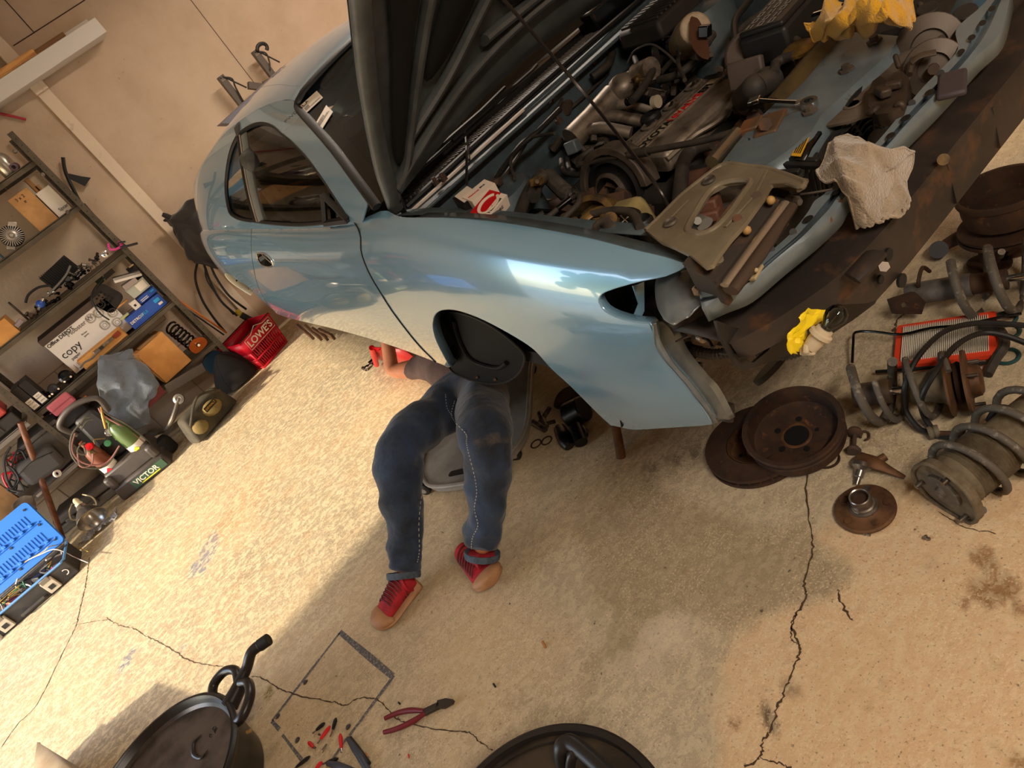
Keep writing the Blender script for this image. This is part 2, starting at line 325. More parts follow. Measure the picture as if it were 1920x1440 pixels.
# walls
wall_m = mat('wall_paint', 'c3ac94', .75, c2='b79f86', s=3, thr=(.35, .65), bump=.25, bs=35, c3='8d7760', s3=26, thr3=(.69, .75)); trim_m = mat('trim_paint', 'd8c5ae', .7, bump=.15, bs=30, c2='b09a80', s=14, thr=(.6, .72))
struct('wall_back', MB().box((.5, WY+.05, 1.4), (7.6, .1, 2.9)), wall_m, 'pinkish beige painted board wall behind the car')
wl = MB()
for y0, y1, z0, z1 in ((-3, 2.4, 0, 2.85), (5.25, WY, 0, 2.85), (2.4, 5.25, 2.15, 2.85)): wl.box((-3.25, (y0+y1)/2, (z0+z1)/2), (.1, y1-y0, z1-z0))
struct('wall_left', wl, wall_m, 'left garage wall with the open roll-up doorway')
struct('wall_right', MB().box((4.25, 1.5, 1.4), (.1, 9, 2.9)), wall_m, 'right garage wall'); struct('wall_front', MB().box((.5, -3.05, 1.4), (7.6, .1, 2.9)), wall_m, 'garage wall behind the photographer')
struct('ceiling', MB().box((.5, 1.5, 2.9), (7.6, 9.2, .1)), mat('ceiling_paint', 'd6cbbb', .8), 'painted garage ceiling')
struct('driveway', MB().box((-13, 2, -.06), (19.6, 26, .1)), mat('driveway_concrete', 'b8b0a0', .8, bump=.3, bs=20), 'concrete driveway outside the open door')
def wallp(px, py, d=0): return at(px, py, y=WY-d)
p0, p1 = wallp(61, 164), wallp(362, 486); xw = (p0.x+p1.x)/2
struct('trim_1', MB().box((xw+.03, WY-.012, 1.35), (.085, .024, 2.6)), trim_m, 'painted vertical batten on the back wall', bevel=.003)
sx = wallp(415, 75).x
struct('trim_2', MB().box((sx, WY-.001, 1.4), (.004, .004, 2.8)), MATS['crack_dark'], 'thin joint between two wall boards')
# panels above the shelf beam and block joints low on the wall
mort = mat('joint_dark', '3f2a24', .9)
jt = MB()
pa, pb, pc, pd = wallp(11, 2), wallp(63, 60), wallp(25, 86), wallp(160, 0)
jt.beam(pc, V(pd.x, WY, pc.z), .006, .006); jt.beam(V(pb.x, WY, pb.z), V(pb.x, WY, pb.z+.6), .006, .006)
struct('trim_3', jt, mort, 'dark joints between the boards high on the wall')
pl = wallp(10, 90); struct('trim_4', MB().box((pl.x-.02, WY-.03, 2.5), (.09, .05, .56)), trim_m, 'short painted stud above the wall shelf', bevel=.003)
bj = MB()
for z in (.2, .41, .62, .83): bj.box((-1.25, WY-.001, z), (2.9, .004, .006))
for k in range(7):
    for i, z in enumerate((.1, .305, .515, .725)): bj.box((-2.4+k*.4+(i % 2)*.2, WY-.001, z), (.006, .004, .2))
struct('trim_5', bj, mat('block_joint', '8f7d6a', .9), 'faint block joints low on the back wall')
# outside: trees beyond the driveway, seen as reflections in the paint
leaf = mat('leaf_green', '4f7a3c', .7, c2='7fa35a', s=5, thr=(.4, .6)); bark = mat('bark', '6b5a48', .9)
for i, (tx, ty, th) in enumerate(((-15, -2, 5.0), (-17, 3.5, 6.2), (-15.5, 8.5, 5.2), (-19, 13, 6))):
    t = thing('tree', ['bushy green tree beyond the driveway, opposite the doorway edge', 'tallest green tree beyond the driveway', 'bushy green tree beyond the driveway near the back corner', 'far green tree behind the row outside'][i], 'tree', (tx, ty, 0), 'trees outside the open door')
    MB().tube([(tx, ty, 0), (tx+.1, ty, th*.5)], [.18, .1], 8).build('trunk', bark, t)
    mb = MB()
    for k in range(26):
        a = random.random()*6.28; r_ = random.random()**.6*th*.33; mb.sph((tx+r_*math.cos(a), ty+r_*math.sin(a), th*.3+random.random()*th*.6), th*random.uniform(.08, .15), 8)
    mb.build('crown', leaf, t)
# ================================================================ THE CAR
paint = mat('blue_paint', '7ba3bd', .24, .3, coat=1.); paint_in = mat('blue_paint_dull_shaded', '4c5a60', .5, .15, c2='3f474a', s=14, thr=(.4, .7), coat=.2)  # paint_in: dull bay paint, its colour also darkened for shade under the hood
silver = mat('silver_blue_bare', '98a0a2', .36, .55, c2='80868a', s=9); blk = mat('black_rubber', '0f0f0f', .55); blk_g = mat('black_gloss', '0a0a0b', .22); blk_p = mat('black_plastic', '1b1a19', .5)
underbody = mat('underbody', '121110', .85, c2='1d1a17', s=8)
def herm(xs, ys):
    xs = np.array(xs, float); ys = np.array(ys, float); d = np.diff(ys)/np.diff(xs); m = np.zeros(len(xs)); m[0], m[-1] = d[0], d[-1]
    for i in range(1, len(xs)-1): m[i] = 0 if d[i-1]*d[i] <= 0 else 2*d[i-1]*d[i]/(d[i-1]+d[i])
    def f(x):
        x = min(max(x, xs[0]), xs[-1]); i = min(int(np.searchsorted(xs, x, 'right'))-1, len(xs)-2); h = xs[i+1]-xs[i]; t = (x-xs[i])/h
        return (2*t**3-3*t**2+1)*ys[i]+(t**3-2*t**2+t)*h*m[i]+(-2*t**3+3*t**2)*ys[i+1]+(t**3-t**2)*h*m[i+1]
    return f
def cub(xs, ys):                                            # natural cubic spline
    xs = np.array(xs, float); ys = np.array(ys, float); n = len(xs); h = np.diff(xs); A = np.eye(n); r_ = np.zeros(n)
    for i in range(1, n-1): A[i, i-1:i+2] = h[i-1], 2*(h[i-1]+h[i]), h[i]; r_[i] = 6*((ys[i+1]-ys[i])/h[i]-(ys[i]-ys[i-1])/h[i-1])
    M_ = np.linalg.solve(A, r_)
    def f(x):
        i = min(max(int(np.searchsorted(xs, x, 'right'))-1, 0), n-2); a = xs[i+1]-x; b = x-xs[i]; H_ = h[i]
        return M_[i]*a**3/6/H_+M_[i+1]*b**3/6/H_+(ys[i]/H_-M_[i]*H_/6)*a+(ys[i+1]/H_-M_[i+1]*H_/6)*b
    return f
XM = 1.42                                                  # the car's mid plane; it stands nose towards -Y, raised on stands
cX = cub([.6, .85, 1.2, 1.6, 2.4, 3.3, 4.0, 4.5, 4.9, 5.1], [.72, .655, .60, .583, .585, .575, .553, .565, .68, .80])
cB = cub([.6, 1.2, 1.6, 2.2, 3.5, 4.3, 4.9], [.52, .505, .51, .545, .555, .575, .66])
cT = cub([.6, .85, 1.1, 1.5, 1.9, 2.3, 3.2, 4.0, 4.6, 5.1], [.97, 1.003, 1.045, 1.108, 1.128, 1.112, 1.108, 1.125, 1.115, 1.05])
sD = cub([0, .3, .55, .72, .86, .95, 1.0], [.030, -.004, 0, .014, .043, .077, .115]); sH = cub([0, .3, .55, .72, .86, .95, 1.0], [0, .32, .59, .775, .915, .978, 1.0])
def S(y, v): y = float(y); return np.array([cX(y)+sD(v), y, cB(y)+sH(v)*(cT(y)-cB(y))])
def on(px, py, y0=None, v0=.5):
    tgt = np.array([px, py], float); best = None
    for y_, v_ in ((y0 or float(at(px, py, x=.6).y), v0), (2, .5), (1.2, .8), (4, .4)):
        u = np.array([min(max(y_, .7), 4.9), v_])
        for _ in range(25):
            r_ = proj(S(*u))-tgt
            if np.abs(r_).max() < .02: break
            e = 1e-3; J = np.stack([(proj(S(u[0]+e, u[1]))-tgt-r_)/e, (proj(S(u[0], min(u[1]+e, 1.2)))-tgt-r_)/e], 1)
            try: du = np.linalg.solve(J+np.eye(2)*1e-6, -r_)
            except Exception: break
            u = u+np.clip(du, -.3, .3); u[1] = min(max(u[1], 0), 1); u[0] = min(max(u[0], .6), 5.1)
        r_ = np.abs(proj(S(*u))-tgt).max()
        if best is None or r_ < best[0]: best = (r_, u)
        if r_ < .5: break
    return tuple(best[1])
def onl(pts, k=3, sm=True):
    q = c2(pts, k) if sm else pts; o = []; y0 = None; v0 = .5
    for p in q: u = on(p[0], p[1], y0, v0); o.append(u); y0, v0 = u
    return o
VS = .62
def panel(name, loops, m, parent, step=.035, fn=S, holes=(), solid=.004, label=None):
    """a skin panel cut from the body surface: outline (and holes) in its (y, v) coordinates"""
    L_ = [[(u, v*VS) for u, v in l] for l in [loops]+list(holes)]
    P = []; E = []
    for l in L_: k = len(P); P += [Vector(p) for p in l]; E += [(k+i, k+(i+1) % len(l)) for i in range(len(l))]
    xs_ = [p[0] for p in L_[0]]; ys_ = [p[1] for p in L_[0]]
    def near(p): return any((p-q_).length < step*.5 for q_ in P[:nP])
    nP = len(P); a = min(xs_)
    while a < max(xs_):
        b = min(ys_)
        while b < max(ys_):
            p = Vector((a, b))
            if inpoly(p, L_[0]) and not any(inpoly(p, h) for h in L_[1:]) and not near(p): P.append(p)
            b += step
        a += step
    vo, _, fo, _, _, _ = delaunay_2d_cdt(P, E, [], 0, 1e-6)
    fo = [f for f in fo if inpoly(sum((vo[i] for i in f), Vector((0, 0)))/len(f), L_[0]) and not any(inpoly(sum((vo[i] for i in f), Vector((0, 0)))/len(f), h) for h in L_[1:])]
    vs_ = [Vector(fn(p.x, p.y/VS)) for p in vo]; nr = []
    for p in vo:
        e = 2e-3; v_ = p.y/VS; a_ = Vector(fn(p.x+e, v_))-Vector(fn(p.x-e, v_)); b_ = Vector(fn(p.x, v_+e))-Vector(fn(p.x, v_-e)); n_ = a_.cross(b_).normalized(); nr.append(n_ if n_.x-.6*n_.z < 0 else -n_)
    fo = [tuple(f) for f in fo]; out = []
    for f in fo:
        c_ = (vs_[f[1]]-vs_[f[0]]).cross(vs_[f[2]]-vs_[f[0]]); out.append(f if c_.dot(nr[f[0]]) > 0 else f[::-1])
    n = len(vs_); V_ = list(vs_); N_ = list(nr); Fc = list(out)
    if solid:
        V_ += [p-q*solid for p, q in zip(vs_, nr)]; N_ += [-q for q in nr]; Fc += [tuple(i+n for i in reversed(f)) for f in out]
        cnt = {}
        for f in out:
            for i in range(len(f)): cnt[(f[i], f[(i+1) % len(f)])] = 1
        for (i, j) in list(cnt):
            if (j, i) not in cnt:
                k = len(V_); t_ = (vs_[j]-vs_[i]).cross(nr[i]).normalized(); V_ += [vs_[i], vs_[j], vs_[j]-nr[j]*solid, vs_[i]-nr[i]*solid]; N_ += [t_]*4; Fc.append((k+1, k, k+3, k+2))
    mb = MB(); mb.add(V_, Fc); o = mb.build(name, m, parent, angle=180, label=label, fixn=False)
    o.data.normals_split_custom_set_from_vertices([tuple(q) for q in N_])
    return o
car = thing('car', 'light blue coupe raised on stands with its hood propped open and front bumper removed', 'car', (XM, 2.7, .0))
gapF = [(665, 417), (672, 429), (677, 445), (677, 467), (684, 492), (697, 520), (715, 550), (735, 582), (765, 622), (790, 652), (820, 681)]
gR = [(472, 419), (471, 460), (475, 500), (485, 540), (503, 570)]
archR_up = [(517, 586), (505, 575), (485, 557), (465, 537), (447, 526), (431, 524)]
A_ = onl(gapF, 2)
# door
belt = [(472, 419), (530, 425), (580, 425), (630, 421), (665, 417)]
sillr = [(820, 681), (760, 667), (697, 650), (620, 627), (555, 606), (517, 587)]
door = onl(belt, 3) + A_[1:] + onl(sillr, 3)[1:] + onl([(517, 586), (503, 570), (485, 540), (475, 500), (471, 460), (472, 419)], 3)[1:-1]
hnd = [(482, 475), (488, 474), (496, 475), (503, 480), (510, 488), (512, 496), (506, 500), (497, 499), (489, 494), (483, 484)]
hu = onl(hnd, 3)
dp = panel('door', door, paint, car, holes=[hu]); 
hp = [Vector(S(*u)) for u in hu]; hc_ = sum(hp, Vector())/len(hp)
MB().tube([p+V(-.002, 0, 0) for p in hp], .0035, 8, closed=True).build('handle_rim', mat('chrome', 'd8d8d8', .12, 1.), dp)
hb = MB(); n_ = len(hp); hb.add(hp+[p.lerp(hc_, .25)+V(.03, 0, 0) for p in hp]+[hc_+V(.035, 0, 0)], [(i, (i+1) % n_, n_+(i+1) % n_, n_+i) for i in range(n_)]+[(n_+i, n_+(i+1) % n_, 2*n_) for i in range(n_)]); hb.build('handle_recess', blk_g, dp)
MB().tube([hp[2]+V(.006, 0, 0), hc_+V(.004, -.01, .012), hp[-12]+V(.006, 0, 0)], .003, 6, smooth=4).build('handle_lever', MATS['chrome'], dp)
sm_ = MB(); sm_.tube([S(*u)+np.array([-.0008, 0, 0]) for u in A_], .0028, 6); sm_.build('panel_gap', blk, car); sm_ = MB(); sm_.tube([S(*u)+np.array([-.0002, 0, 0]) for u in onl([(517, 586), (503, 570), (485, 540), (475, 500), (471, 460), (472, 419)], 3)], .0014, 6); sm_.build('panel_gap', blk, car)
# front fender
top = [(780, 408), (853, 409), (920, 415), (984, 424), (1042, 434), (1115, 449), (1188, 468), (1247, 482), (1283, 494)]
under = [(1283, 501), (1247, 517), (1203, 526), (1165, 536), (1140, 544), (1127, 551), (1121, 562), (1124, 572), (1133, 584), (1153, 595), (1188, 605), (1217, 607)]
front = [(1222, 613), (1226, 644), (1234, 662), (1251, 686), (1282, 721), (1308, 755), (1326, 782), (1334, 796)]
bot = [(1334, 797), (1256, 802), (1191, 806), (1165, 808)]
arch = [(1160, 807), (1149, 800), (1126, 780), (1100, 754), (1066, 720), (1034, 691), (1002, 656), (967, 632), (920, 606), (882, 589), (850, 580), (827, 581), (815, 590), (811, 603), (811, 617), (818, 641), (838, 679), (850, 697)]
fend = onl([(722, 390), (735, 400), (755, 407), (780, 408)], 3)+onl(top, 3)[1:]+onl(under, 2)+onl(front, 3)[1:]+onl(bot, 3)[1:]+onl(arch, 3)+A_[::-1]+onl([(665, 417), (695, 404), (722, 390)], 3)[1:-1]
fp = panel('front_fender', fend, paint, car)
archu = onl(arch, 3)
def lipstrip(us, d, name, m, parent, inn=(1, 0, 0), nrm=0):
    P = [Vector(S(*u)) for u in us]; n_ = len(P); mb = MB(); c_ = sum(P, Vector())/n_
    rows = [P, [p+Vector(inn)*.006 for p in P], [p+Vector(inn)*d+(p-c_).normalized()*nrm for p in P]]
    mb.add([p for r_ in rows for p in r_], [(k*n_+i, k*n_+i+1, (k+1)*n_+i+1, (k+1)*n_+i) for k in range(2) for i in range(n_-1)]); return mb.build(name, m, parent, solid=.002)
lipstrip(archu, .03, 'arch_lip', paint, fp)
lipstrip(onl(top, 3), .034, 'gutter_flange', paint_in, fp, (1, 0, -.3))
lipstrip(onl(under, 2)+onl(front, 3), .02, 'front_edge', paint, fp, (1, .1, -.1))
# quarter panel with the rear wheel arch
ytail = 5.08
tl = [(ytail, v) for v in (.98, .8, .6, .4, .2, .06)]
archRu = onl(archR_up[:-1], 3); av = archRu[-1]
ra = c2([av, (av[0]+.14, av[1]+.06), (av[0]+.29, av[1]+.02), (av[0]+.42, av[1]-.10), (av[0]+.50, av[1]-.26), (av[0]+.53, .02)], 4)
rear_arch_back = ra[8:]
quarter = [(archRu[0][0]*0+onl([(472, 419)], 1, False)[0][0], .965)] + [(y_, .98) for y_ in np.linspace(3.6, 4.95, 8)] + tl + [(ra[-1][0]+.1, .0)] + ra[::-1] + archRu[::-1][1:] + onl([(517, 586), (503, 570), (485, 540), (475, 500), (471, 460), (472, 419)], 3)[1:-1]
qp = panel('quarter_panel', quarter, paint, car)
lipstrip(rear_arch_back, .05, 'arch_flange', mat('white_primer', 'c9cdc9', .5), qp, (1, -.05, 0))
flp = [Vector(S(*u))+V(.03, -.004, 0) for u in rear_arch_back]
for p in flp[2::4]: MB().cyl(p, p+V(0, -.006, 0), .006, n=8).build('clip', MATS['chrome'], qp)
lipstrip(archRu+ra[1:9], .03, 'rear_arch_lip', paint, qp)
# rocker flange below the door
rk = [Vector(S(y_, 0)) for y_ in np.linspace(archu[-1][0], archRu[0][0], 14)]
MB().add([p for p in rk]+[p+V(.02, 0, -.022) for p in rk]+[p+V(.12, 0, -.012) for p in rk], [(i+k*14, i+1+k*14, i+15+k*14, i+14+k*14) for k in (0, 1) for i in range(13)]).build('sill_flange', paint, car, solid=.003)
MB().box((XM, 2.9, .64), (1.5, 2.9, .05)).build('floor_pan', underbody, car)
MB().box((XM, 4.6, .78), (1.3, .9, .35)).build('rear_floor', underbody, car)
# ---- greenhouse: side glass plane G(y, t)
HG = .37
def G(y, t):                                                # height t*HG above the belt
    return np.array([cX(y)+.080+HG*t*(.42+.35*t), y, cT(y)-.014+HG*t])
def tr(y): return (RZ(y)-cT(y)+.014)/HG
RZ = herm([1.9, 2.4, 2.8, 3.2, 3.6, 4.1, 4.6, 5.1], [1.16, 1.38, 1.462, 1.478, 1.468, 1.40, 1.27, 1.12])
def onG(px, py):
    tgt = np.array([px, py], float); best = None
    for y_ in (2.3, 2.9, 3.6, 4.2):
        u = np.array([y_, .5])
        for _ in range(30):
            r_ = proj(G(*u))-tgt
            if np.abs(r_).max() < .02: break
            e = 1e-3; J = np.stack([(proj(G(u[0]+e, u[1]))-tgt-r_)/e, (proj(G(u[0], u[1]+e))-tgt-r_)/e], 1)
            try: du = np.linalg.solve(J+np.eye(2)*1e-6, -r_)
            except Exception: break
            u = u+np.clip(du, -.25, .25); u[0] = min(max(u[0], 1.9), 5.05); u[1] = min(max(u[1], -.12), 1.3)
        r_ = np.abs(proj(G(*u))-tgt).max()
        if best is None or r_ < best[0]: best = (r_, u)
        if r_ < .5: break
    return tuple(best[1])
# ---- side frame (pillars, roof rail) with the window opening
def onGl(pts, k=3, sm=True): return [onG(*p) for p in (c2(pts, k) if sm else pts)]
winD = [(475, 416), (520, 421), (560, 423), (610, 419), (655, 412)]; winA = [(655, 412), (628, 372), (600, 330), (572, 293), (545, 265), (528, 252)]
winT = [(528, 252), (515, 240), (500, 233), (482, 232), (462, 240), (444, 254)]; winR = [(444, 254), (434, 275), (427, 300), (422, 340), (423, 370), (429, 398), (440, 408), (455, 413), (475, 416)]
def clampt(l): return [(a, max(b, -.03)) for a, b in l]
hole = clampt(onGl(winD, 2)+onGl(winA, 2)[1:]+onGl(winT, 3)[1:]+onGl(winR, 3)[1:-1])
wsn = [(700, 393), (660, 338), (620, 283), (580, 237), (558, 212), (552, 200), (556, 190)]
pil = [(y_, t_) for y_, t_ in onGl(wsn, 3)]
rail0 = pil[-1][0]
outer = [(y_, -.06) for y_ in np.linspace(5.0, 2.3, 14)]+[(2.12, -.06)]+pil[1:-1]+[(y_, tr(y_)) for y_ in np.linspace(rail0+.06, 5.0, 18)]
panel('side_frame', outer, paint, car, holes=[hole], fn=G, solid=.004)
GP = lambda u, d=0: Vector(G(*u))+V(d, 0, -d*.5)
hp_ = [GP(u, .006) for u in hole]
MB().tube(hp_, .009, 6, closed=True).build('window_seal', blk, car)
glass = mat('window_glass', 'cfd6d2', .02, trans=1., ior=1.05, spec=.5)
GM = glass.node_tree; gN = GM.nodes; gt = gN.new('ShaderNodeBsdfTransparent'); gt.inputs[0].default_value = (.62, .66, .64, 1); gg = gN.new('ShaderNodeBsdfGlossy'); gg.inputs['Roughness'].default_value = .02; gf = gN.new('ShaderNodeFresnel'); gf.inputs[0].default_value = 1.5; gm_ = gN.new('ShaderNodeMixShader')
GM.links.new(gf.outputs[0], gm_.inputs[0]); GM.links.new(gt.outputs[0], gm_.inputs[1]); GM.links.new(gg.outputs[0], gm_.inputs[2]); GM.links.new(gm_.outputs[0], gN['Material Output'].inputs[0])
bs_ = onGl([(446, 256), (455, 320), (465, 370), (478, 416)], 4)
def glasspanel(name, lp): return panel(name, lp, glass, car, fn=lambda y, t: np.array(G(y, t))+np.array([.012, 0, -.006]), solid=0)
kD = len(onGl(winD, 2)); glasspanel('side_window', clampt(onGl(winD, 2)+onGl(winA, 2)[1:]+onGl(winT, 3)[1:]+bs_[1:-1]))
glasspanel('quarter_window', clampt(onGl(winR, 3)[:-1]+bs_[::-1][:-1]))
MB().tube([GP(u, .004) for u in bs_], .013, 8, flat=.6).build('window_pillar', blk_g, car)
MB().tube([GP(u, .001)+V(0, -.035, 0) for u in bs_], .005, 8).build('window_track', MATS['chrome'], car)
MB().tube([GP(u, .012)+V(0, -.075, 0) for u in bs_], .025, 8, flat=.3).build('inner_pillar', mat('interior_grey', '6a6c68', .8), car)
mt = onGl([(608, 365), (612, 418), (655, 412)], 1, False); tri = MB(); q_ = [GP((a, max(b, -.02)), -.004) for a, b in mt]
for i in range(3): tri.beam(q_[i], q_[(i+1) % 3], .02, .014)
tri.build('mirror_mount', blk_p, car)
# ---- roof and rear hatch
def roofp(u, v):
    y_ = 5.02+(rail0-5.02)*v; e = G(y_, tr(y_)); x = e[0]+(2*XM-2*e[0])*u; s_ = math.sin(math.pi*u)
    cr_ = .055+.02*math.sin(math.pi*min(max((y_-2.6)/2.6, 0), 1)); fwd = -.05*s_ if v > .97 else -.05*s_*v**6
    return Vector((x, y_+fwd, e[2]+cr_*max(s_, 0)**.75))
MB().grid(roofp, 41, 36).build('roof', paint, car, solid=0, fixn=True)
# far side and tail closing the shell
far = MB()
ys_ = list(np.linspace(1.05, 5.05, 40)); rg = [[Vector((2*XM-S(y_, v)[0], y_, S(y_, v)[2])) for v in np.linspace(0, 1, 12)] for y_ in ys_]; far.rings(rg, False, False, loop=False); far.build('far_side', paint, car)
fg = MB(); rg = [[Vector((2*XM-G(y_, t)[0], y_, G(y_, t)[2])) for t in np.linspace(0, tr(y_), 5)] for y_ in np.linspace(3.9, 5.05, 12)]; fg.rings(rg, False, False, loop=False); fg.build('far_rear_pillar', paint, car)
fa = MB(); fa.tube([(2*XM-G(y_, t)[0], y_, G(y_, t)[2]) for y_, t in [(a, min(b, 1)) for a, b in pil[::3]]], .03, 8); fa.tube([(2*XM-G(y_, tr(y_))[0], y_, G(y_, tr(y_))[2]) for y_ in np.linspace(rail0, 4.0, 8)], .03, 8); fa.build('far_pillar', blk_p, car)
tl_ = MB(); ring = [[Vector(S(5.05, v)) for v in np.linspace(0, 1, 10)]+[Vector(G(5.05, t*tr(5.05))) for t in (0, .5, 1)]]
nn = len(ring[0]); ring += [[Vector((XM+(p.x-XM)*f, 5.05+.10*(1-f*f), p.z)) for p in ring[0]] for f in (.8, .5, 0, -.5, -.8)]+[[Vector((2*XM-p.x, p.y, p.z)) for p in ring[0]]]
tl_.rings(ring, False, False, loop=False); tl_.build('tail', paint, car)
sp_ = MB(); sa = [at(415, 232, y=4.95), at(432, 243, y=4.95), at(530, 150, y=4.95), at(520, 140, y=4.95)]
sp_.prism([(0, 0), (.05, -.035), (.62, .0), (.60, .05)], at(416, 231, y=4.98), (1, 0, 0), (0, 0, 1), (0, .16, 0)); sp_.build('rear_spoiler', mat('spoiler_grey', '5f5c62', .5), car, bevel=.008)
# ---- windscreen
def wsb(u):                                                # base, near to far
    return Vector((.735+(2*XM-1.47)*u, 2.16-.0*u+.0-.10*math.sin(math.pi*u)*-.6, 1.085+.018*math.sin(math.pi*u)))
hd0 = roofp(0, 1.)
def ws(u, v):
    a = wsb(u); b = roofp(u, 1.0)
    if v < 1 and (u < .001 or u > .999): pass
    p = a.lerp(b, v); bul = .05*math.sin(math.pi*v)*(.4+math.sin(math.pi*u)); return p+V(0, -bul*.6, bul*.5)
nE = Vector(G(*pil[3]))
def ws2(u, v):
    p = ws(u, v); k = len(pil)-1; i = v*k; j = min(int(i), k-1); e = GP(pil[j], .0).lerp(GP(pil[j+1], .0), i-j); m_ = Vector((2*XM-e.x, e.y, e.z)); base = ws(0, v); d0 = e-base; d1 = m_-ws(1, v); wgt = abs(1-2*u)**2
    return p+(d0 if u < .5 else d1)*wgt
MB().grid(ws2, 33, 25).build('windscreen', glass, car)
fr = MB(); fr.tube([ws2(0, v)+V(.012, -.004, 0) for v in np.linspace(0, 1, 16)]+[ws2(u, 1)+V(0, -.004, 0) for u in np.linspace(.04, 1, 20)], .016, 8, flat=.6); fr.build('windscreen_trim', blk, car)
bd = MB(); n1 = 18
bd.rings([[ws2(.012+.0*v, v)+V(0, 0, -.002), ws2(.06, v)+V(0, 0, -.002)] for v in np.linspace(0, 1, n1)], False, loop=False); bd.rings([[ws2(u, .99)+V(0, 0, -.002), ws2(u, .93-.05*math.sin(math.pi*u))+V(0, 0, -.002)] for u in np.linspace(0, 1, 24)], False, loop=False)
bd.rings([[ws2(u, .0)+V(0, 0, -.002), ws2(u, .07)+V(0, 0, -.002)] for u in np.linspace(0, 1, 24)], False, loop=False)
bd.build('glass_border', blk_p, car)
# stickers inside the windscreen
lab = mat('label_white', 'e8dccb', .6); ink = mat('ink_black', '1c1a19', .7); red_ink = mat('ink_red', 'c8202c', .6)
def wsfind(px, py):
    best = None
    for u in np.linspace(.02, .5, 49):
        for v in np.linspace(.3, 1, 71):
            p = ws2(u, v); d = np.abs(proj(p)-np.array([px, py])).sum()
            if best is None or d < best[0]: best = (d, p)
    return best[1]
def patch(name, cs, m, parent, up=.002, nrm=None):
    a, b, c, d = [Vector(q) for q in cs]; n = (b-a).cross(d-a).normalized(); n = n if n.dot(Vector(CAM)-a) > 0 else -n
    mb = MB(); q = [p+n*up for p in (a, b, c, d)]; mb.add(q+[p-n*.001 for p in q], [(0, 1, 2, 3), (7, 6, 5, 4), (0, 4, 5, 1), (1, 5, 6, 2), (2, 6, 7, 3), (3, 7, 4, 0)]); return mb.build(name, m, parent, smooth=False)
for (A, B, C_, D_), hd in ((((557, 200), (597, 171), (607, 184), (568, 214)), 'FWDGLA GBN FYG'), (((570, 233), (613, 200), (623, 213), (581, 246)), '')):
    cs = [wsfind(*p) for p in (A, B, C_, D_)]; st = patch('parts_sticker', cs, lab, car, .004)
    o_ = cs[3]; ex = cs[2]-cs[3]; ey = cs[0]-cs[3]; n = ex.cross(ey).normalized(); n = n if n.dot(Vector(CAM)-o_) > 0 else -n; bars = MB(); x_ = .06
    while x_ < .92:
        w_ = random.uniform(.008, .03); y0, y1 = (.12, .48) if hd else (.35, .8); bars.add([o_+ex*a+ey*b+n*.0052 for a, b in ((x_, y0), (x_+w_, y0), (x_+w_, y1), (x_, y1))], [(0, 1, 2, 3)]); x_ += w_+random.uniform(.01, .03)
    bars.build('barcode', ink, st, fixn=False)
    if hd: text(hd, ey.length*.36, ink, st, frame(o_+ex*.5+ey*.74+n*.0056, ex, ey))
# interior: dark tub, seats, parcel boxes
cab = mat('cabin_dark', '2a2826', .9); MB().box((XM, 3.3, .72), (1.45, 2.6, .06)).box((XM, 2.25, .9), (1.4, .3, .28)).box((XM, 4.5, 1.0), (1.3, .7, .06)).build('cabin_floor', cab, car)
seat = mat('seat_cloth', '4a4844', .9, c2='3a3835', s=30)
for sx in (1.02, 1.80):
    t_ = MB().box((sx, 3.0, .86), (.5, .5, .16)).build('seat', seat, car, bevel=.05); MB().box((sx, 3.36, 1.12), (.46, .14, .52), (.3, 0, 0)).box((sx, 3.47, 1.40), (.26, .09, .15), (.3, 0, 0)).build('backrest', seat, t_, bevel=.04)
MB().grid(lambda u, v: Vector((.75+(2*XM-1.5)*u, 2.18+.42*v, 1.03+.04*math.sin(math.pi*v))), 10, 8).build('dashboard', mat('dash_grey', '57554f', .8), car)
kb = mat('cardboard', 'b98c5c', .8, c2='a87c4e', s=8); 
# ---- cowl, firewall, engine bay shell
def Pz(px, py, z): return at(px, py, z=z)
steel_d = mat('dusty_steel', '5d5349', .6, .3, c2='3c342c', s=18, thr=(.4, .65)); alu = mat('dirty_alloy', '8f8375', .5, .55, c2='5a4d3f', s=14, thr=(.42, .68)); hose_m = mat('engine_hose', '2c2926', .65, c2='3e372f', s=20); iron = mat('rusty_iron', '4a3a30', .8, .2, c2='6b452c', s=16, thr=(.5, .7)); dark_e = mat('engine_dark', '171513', .8, c2='2a241e', s=14)
brass = mat('brass_dirty', '7d6236', .5, .4, c2='43382a', s=18)
MB().box((XM, 2.12, 1.055), (1.42, .16, .02)).box((XM, 2.2, 1.075), (1.42, .04, .03)).build('cowl_panel', blk_p, car)
sl = MB()
for k in range(60):
    x_ = .80+k*.0185
    sl.box((x_, 2.125, 1.069), (.006, .075, .008), (0, 0, .35))
o_ = sl.build('cowl_slats', mat('slat_grey', '5a5654', .4), car); o_['kind'] = 'stuff'
MB().tube([(.80, 2.045, 1.066), (1.0, 2.03, 1.072), (XM, 2.02, 1.08), (1.9, 2.03, 1.072), (2.05, 2.04, 1.066)], .011, 8, smooth=6).build('cowl_seal', blk, car)
MB().tube([(.78, 2.015, 1.055), (1.0, 2.0, 1.06), (1.30, 1.99, 1.066)], .006, 6, smooth=6).build('seal_backing', mat('seal_white', 'cfc2b4', .6), car)
fw = MB(); fw.box((XM, 2.03, .85), (1.44, .03, .42)); fw.box((XM, 1.99, 1.045), (1.42, .08, .012)).box((XM, 1.96, .72), (1.4, .14, .02)); fw.build('firewall', paint_in, car, bevel=.004)
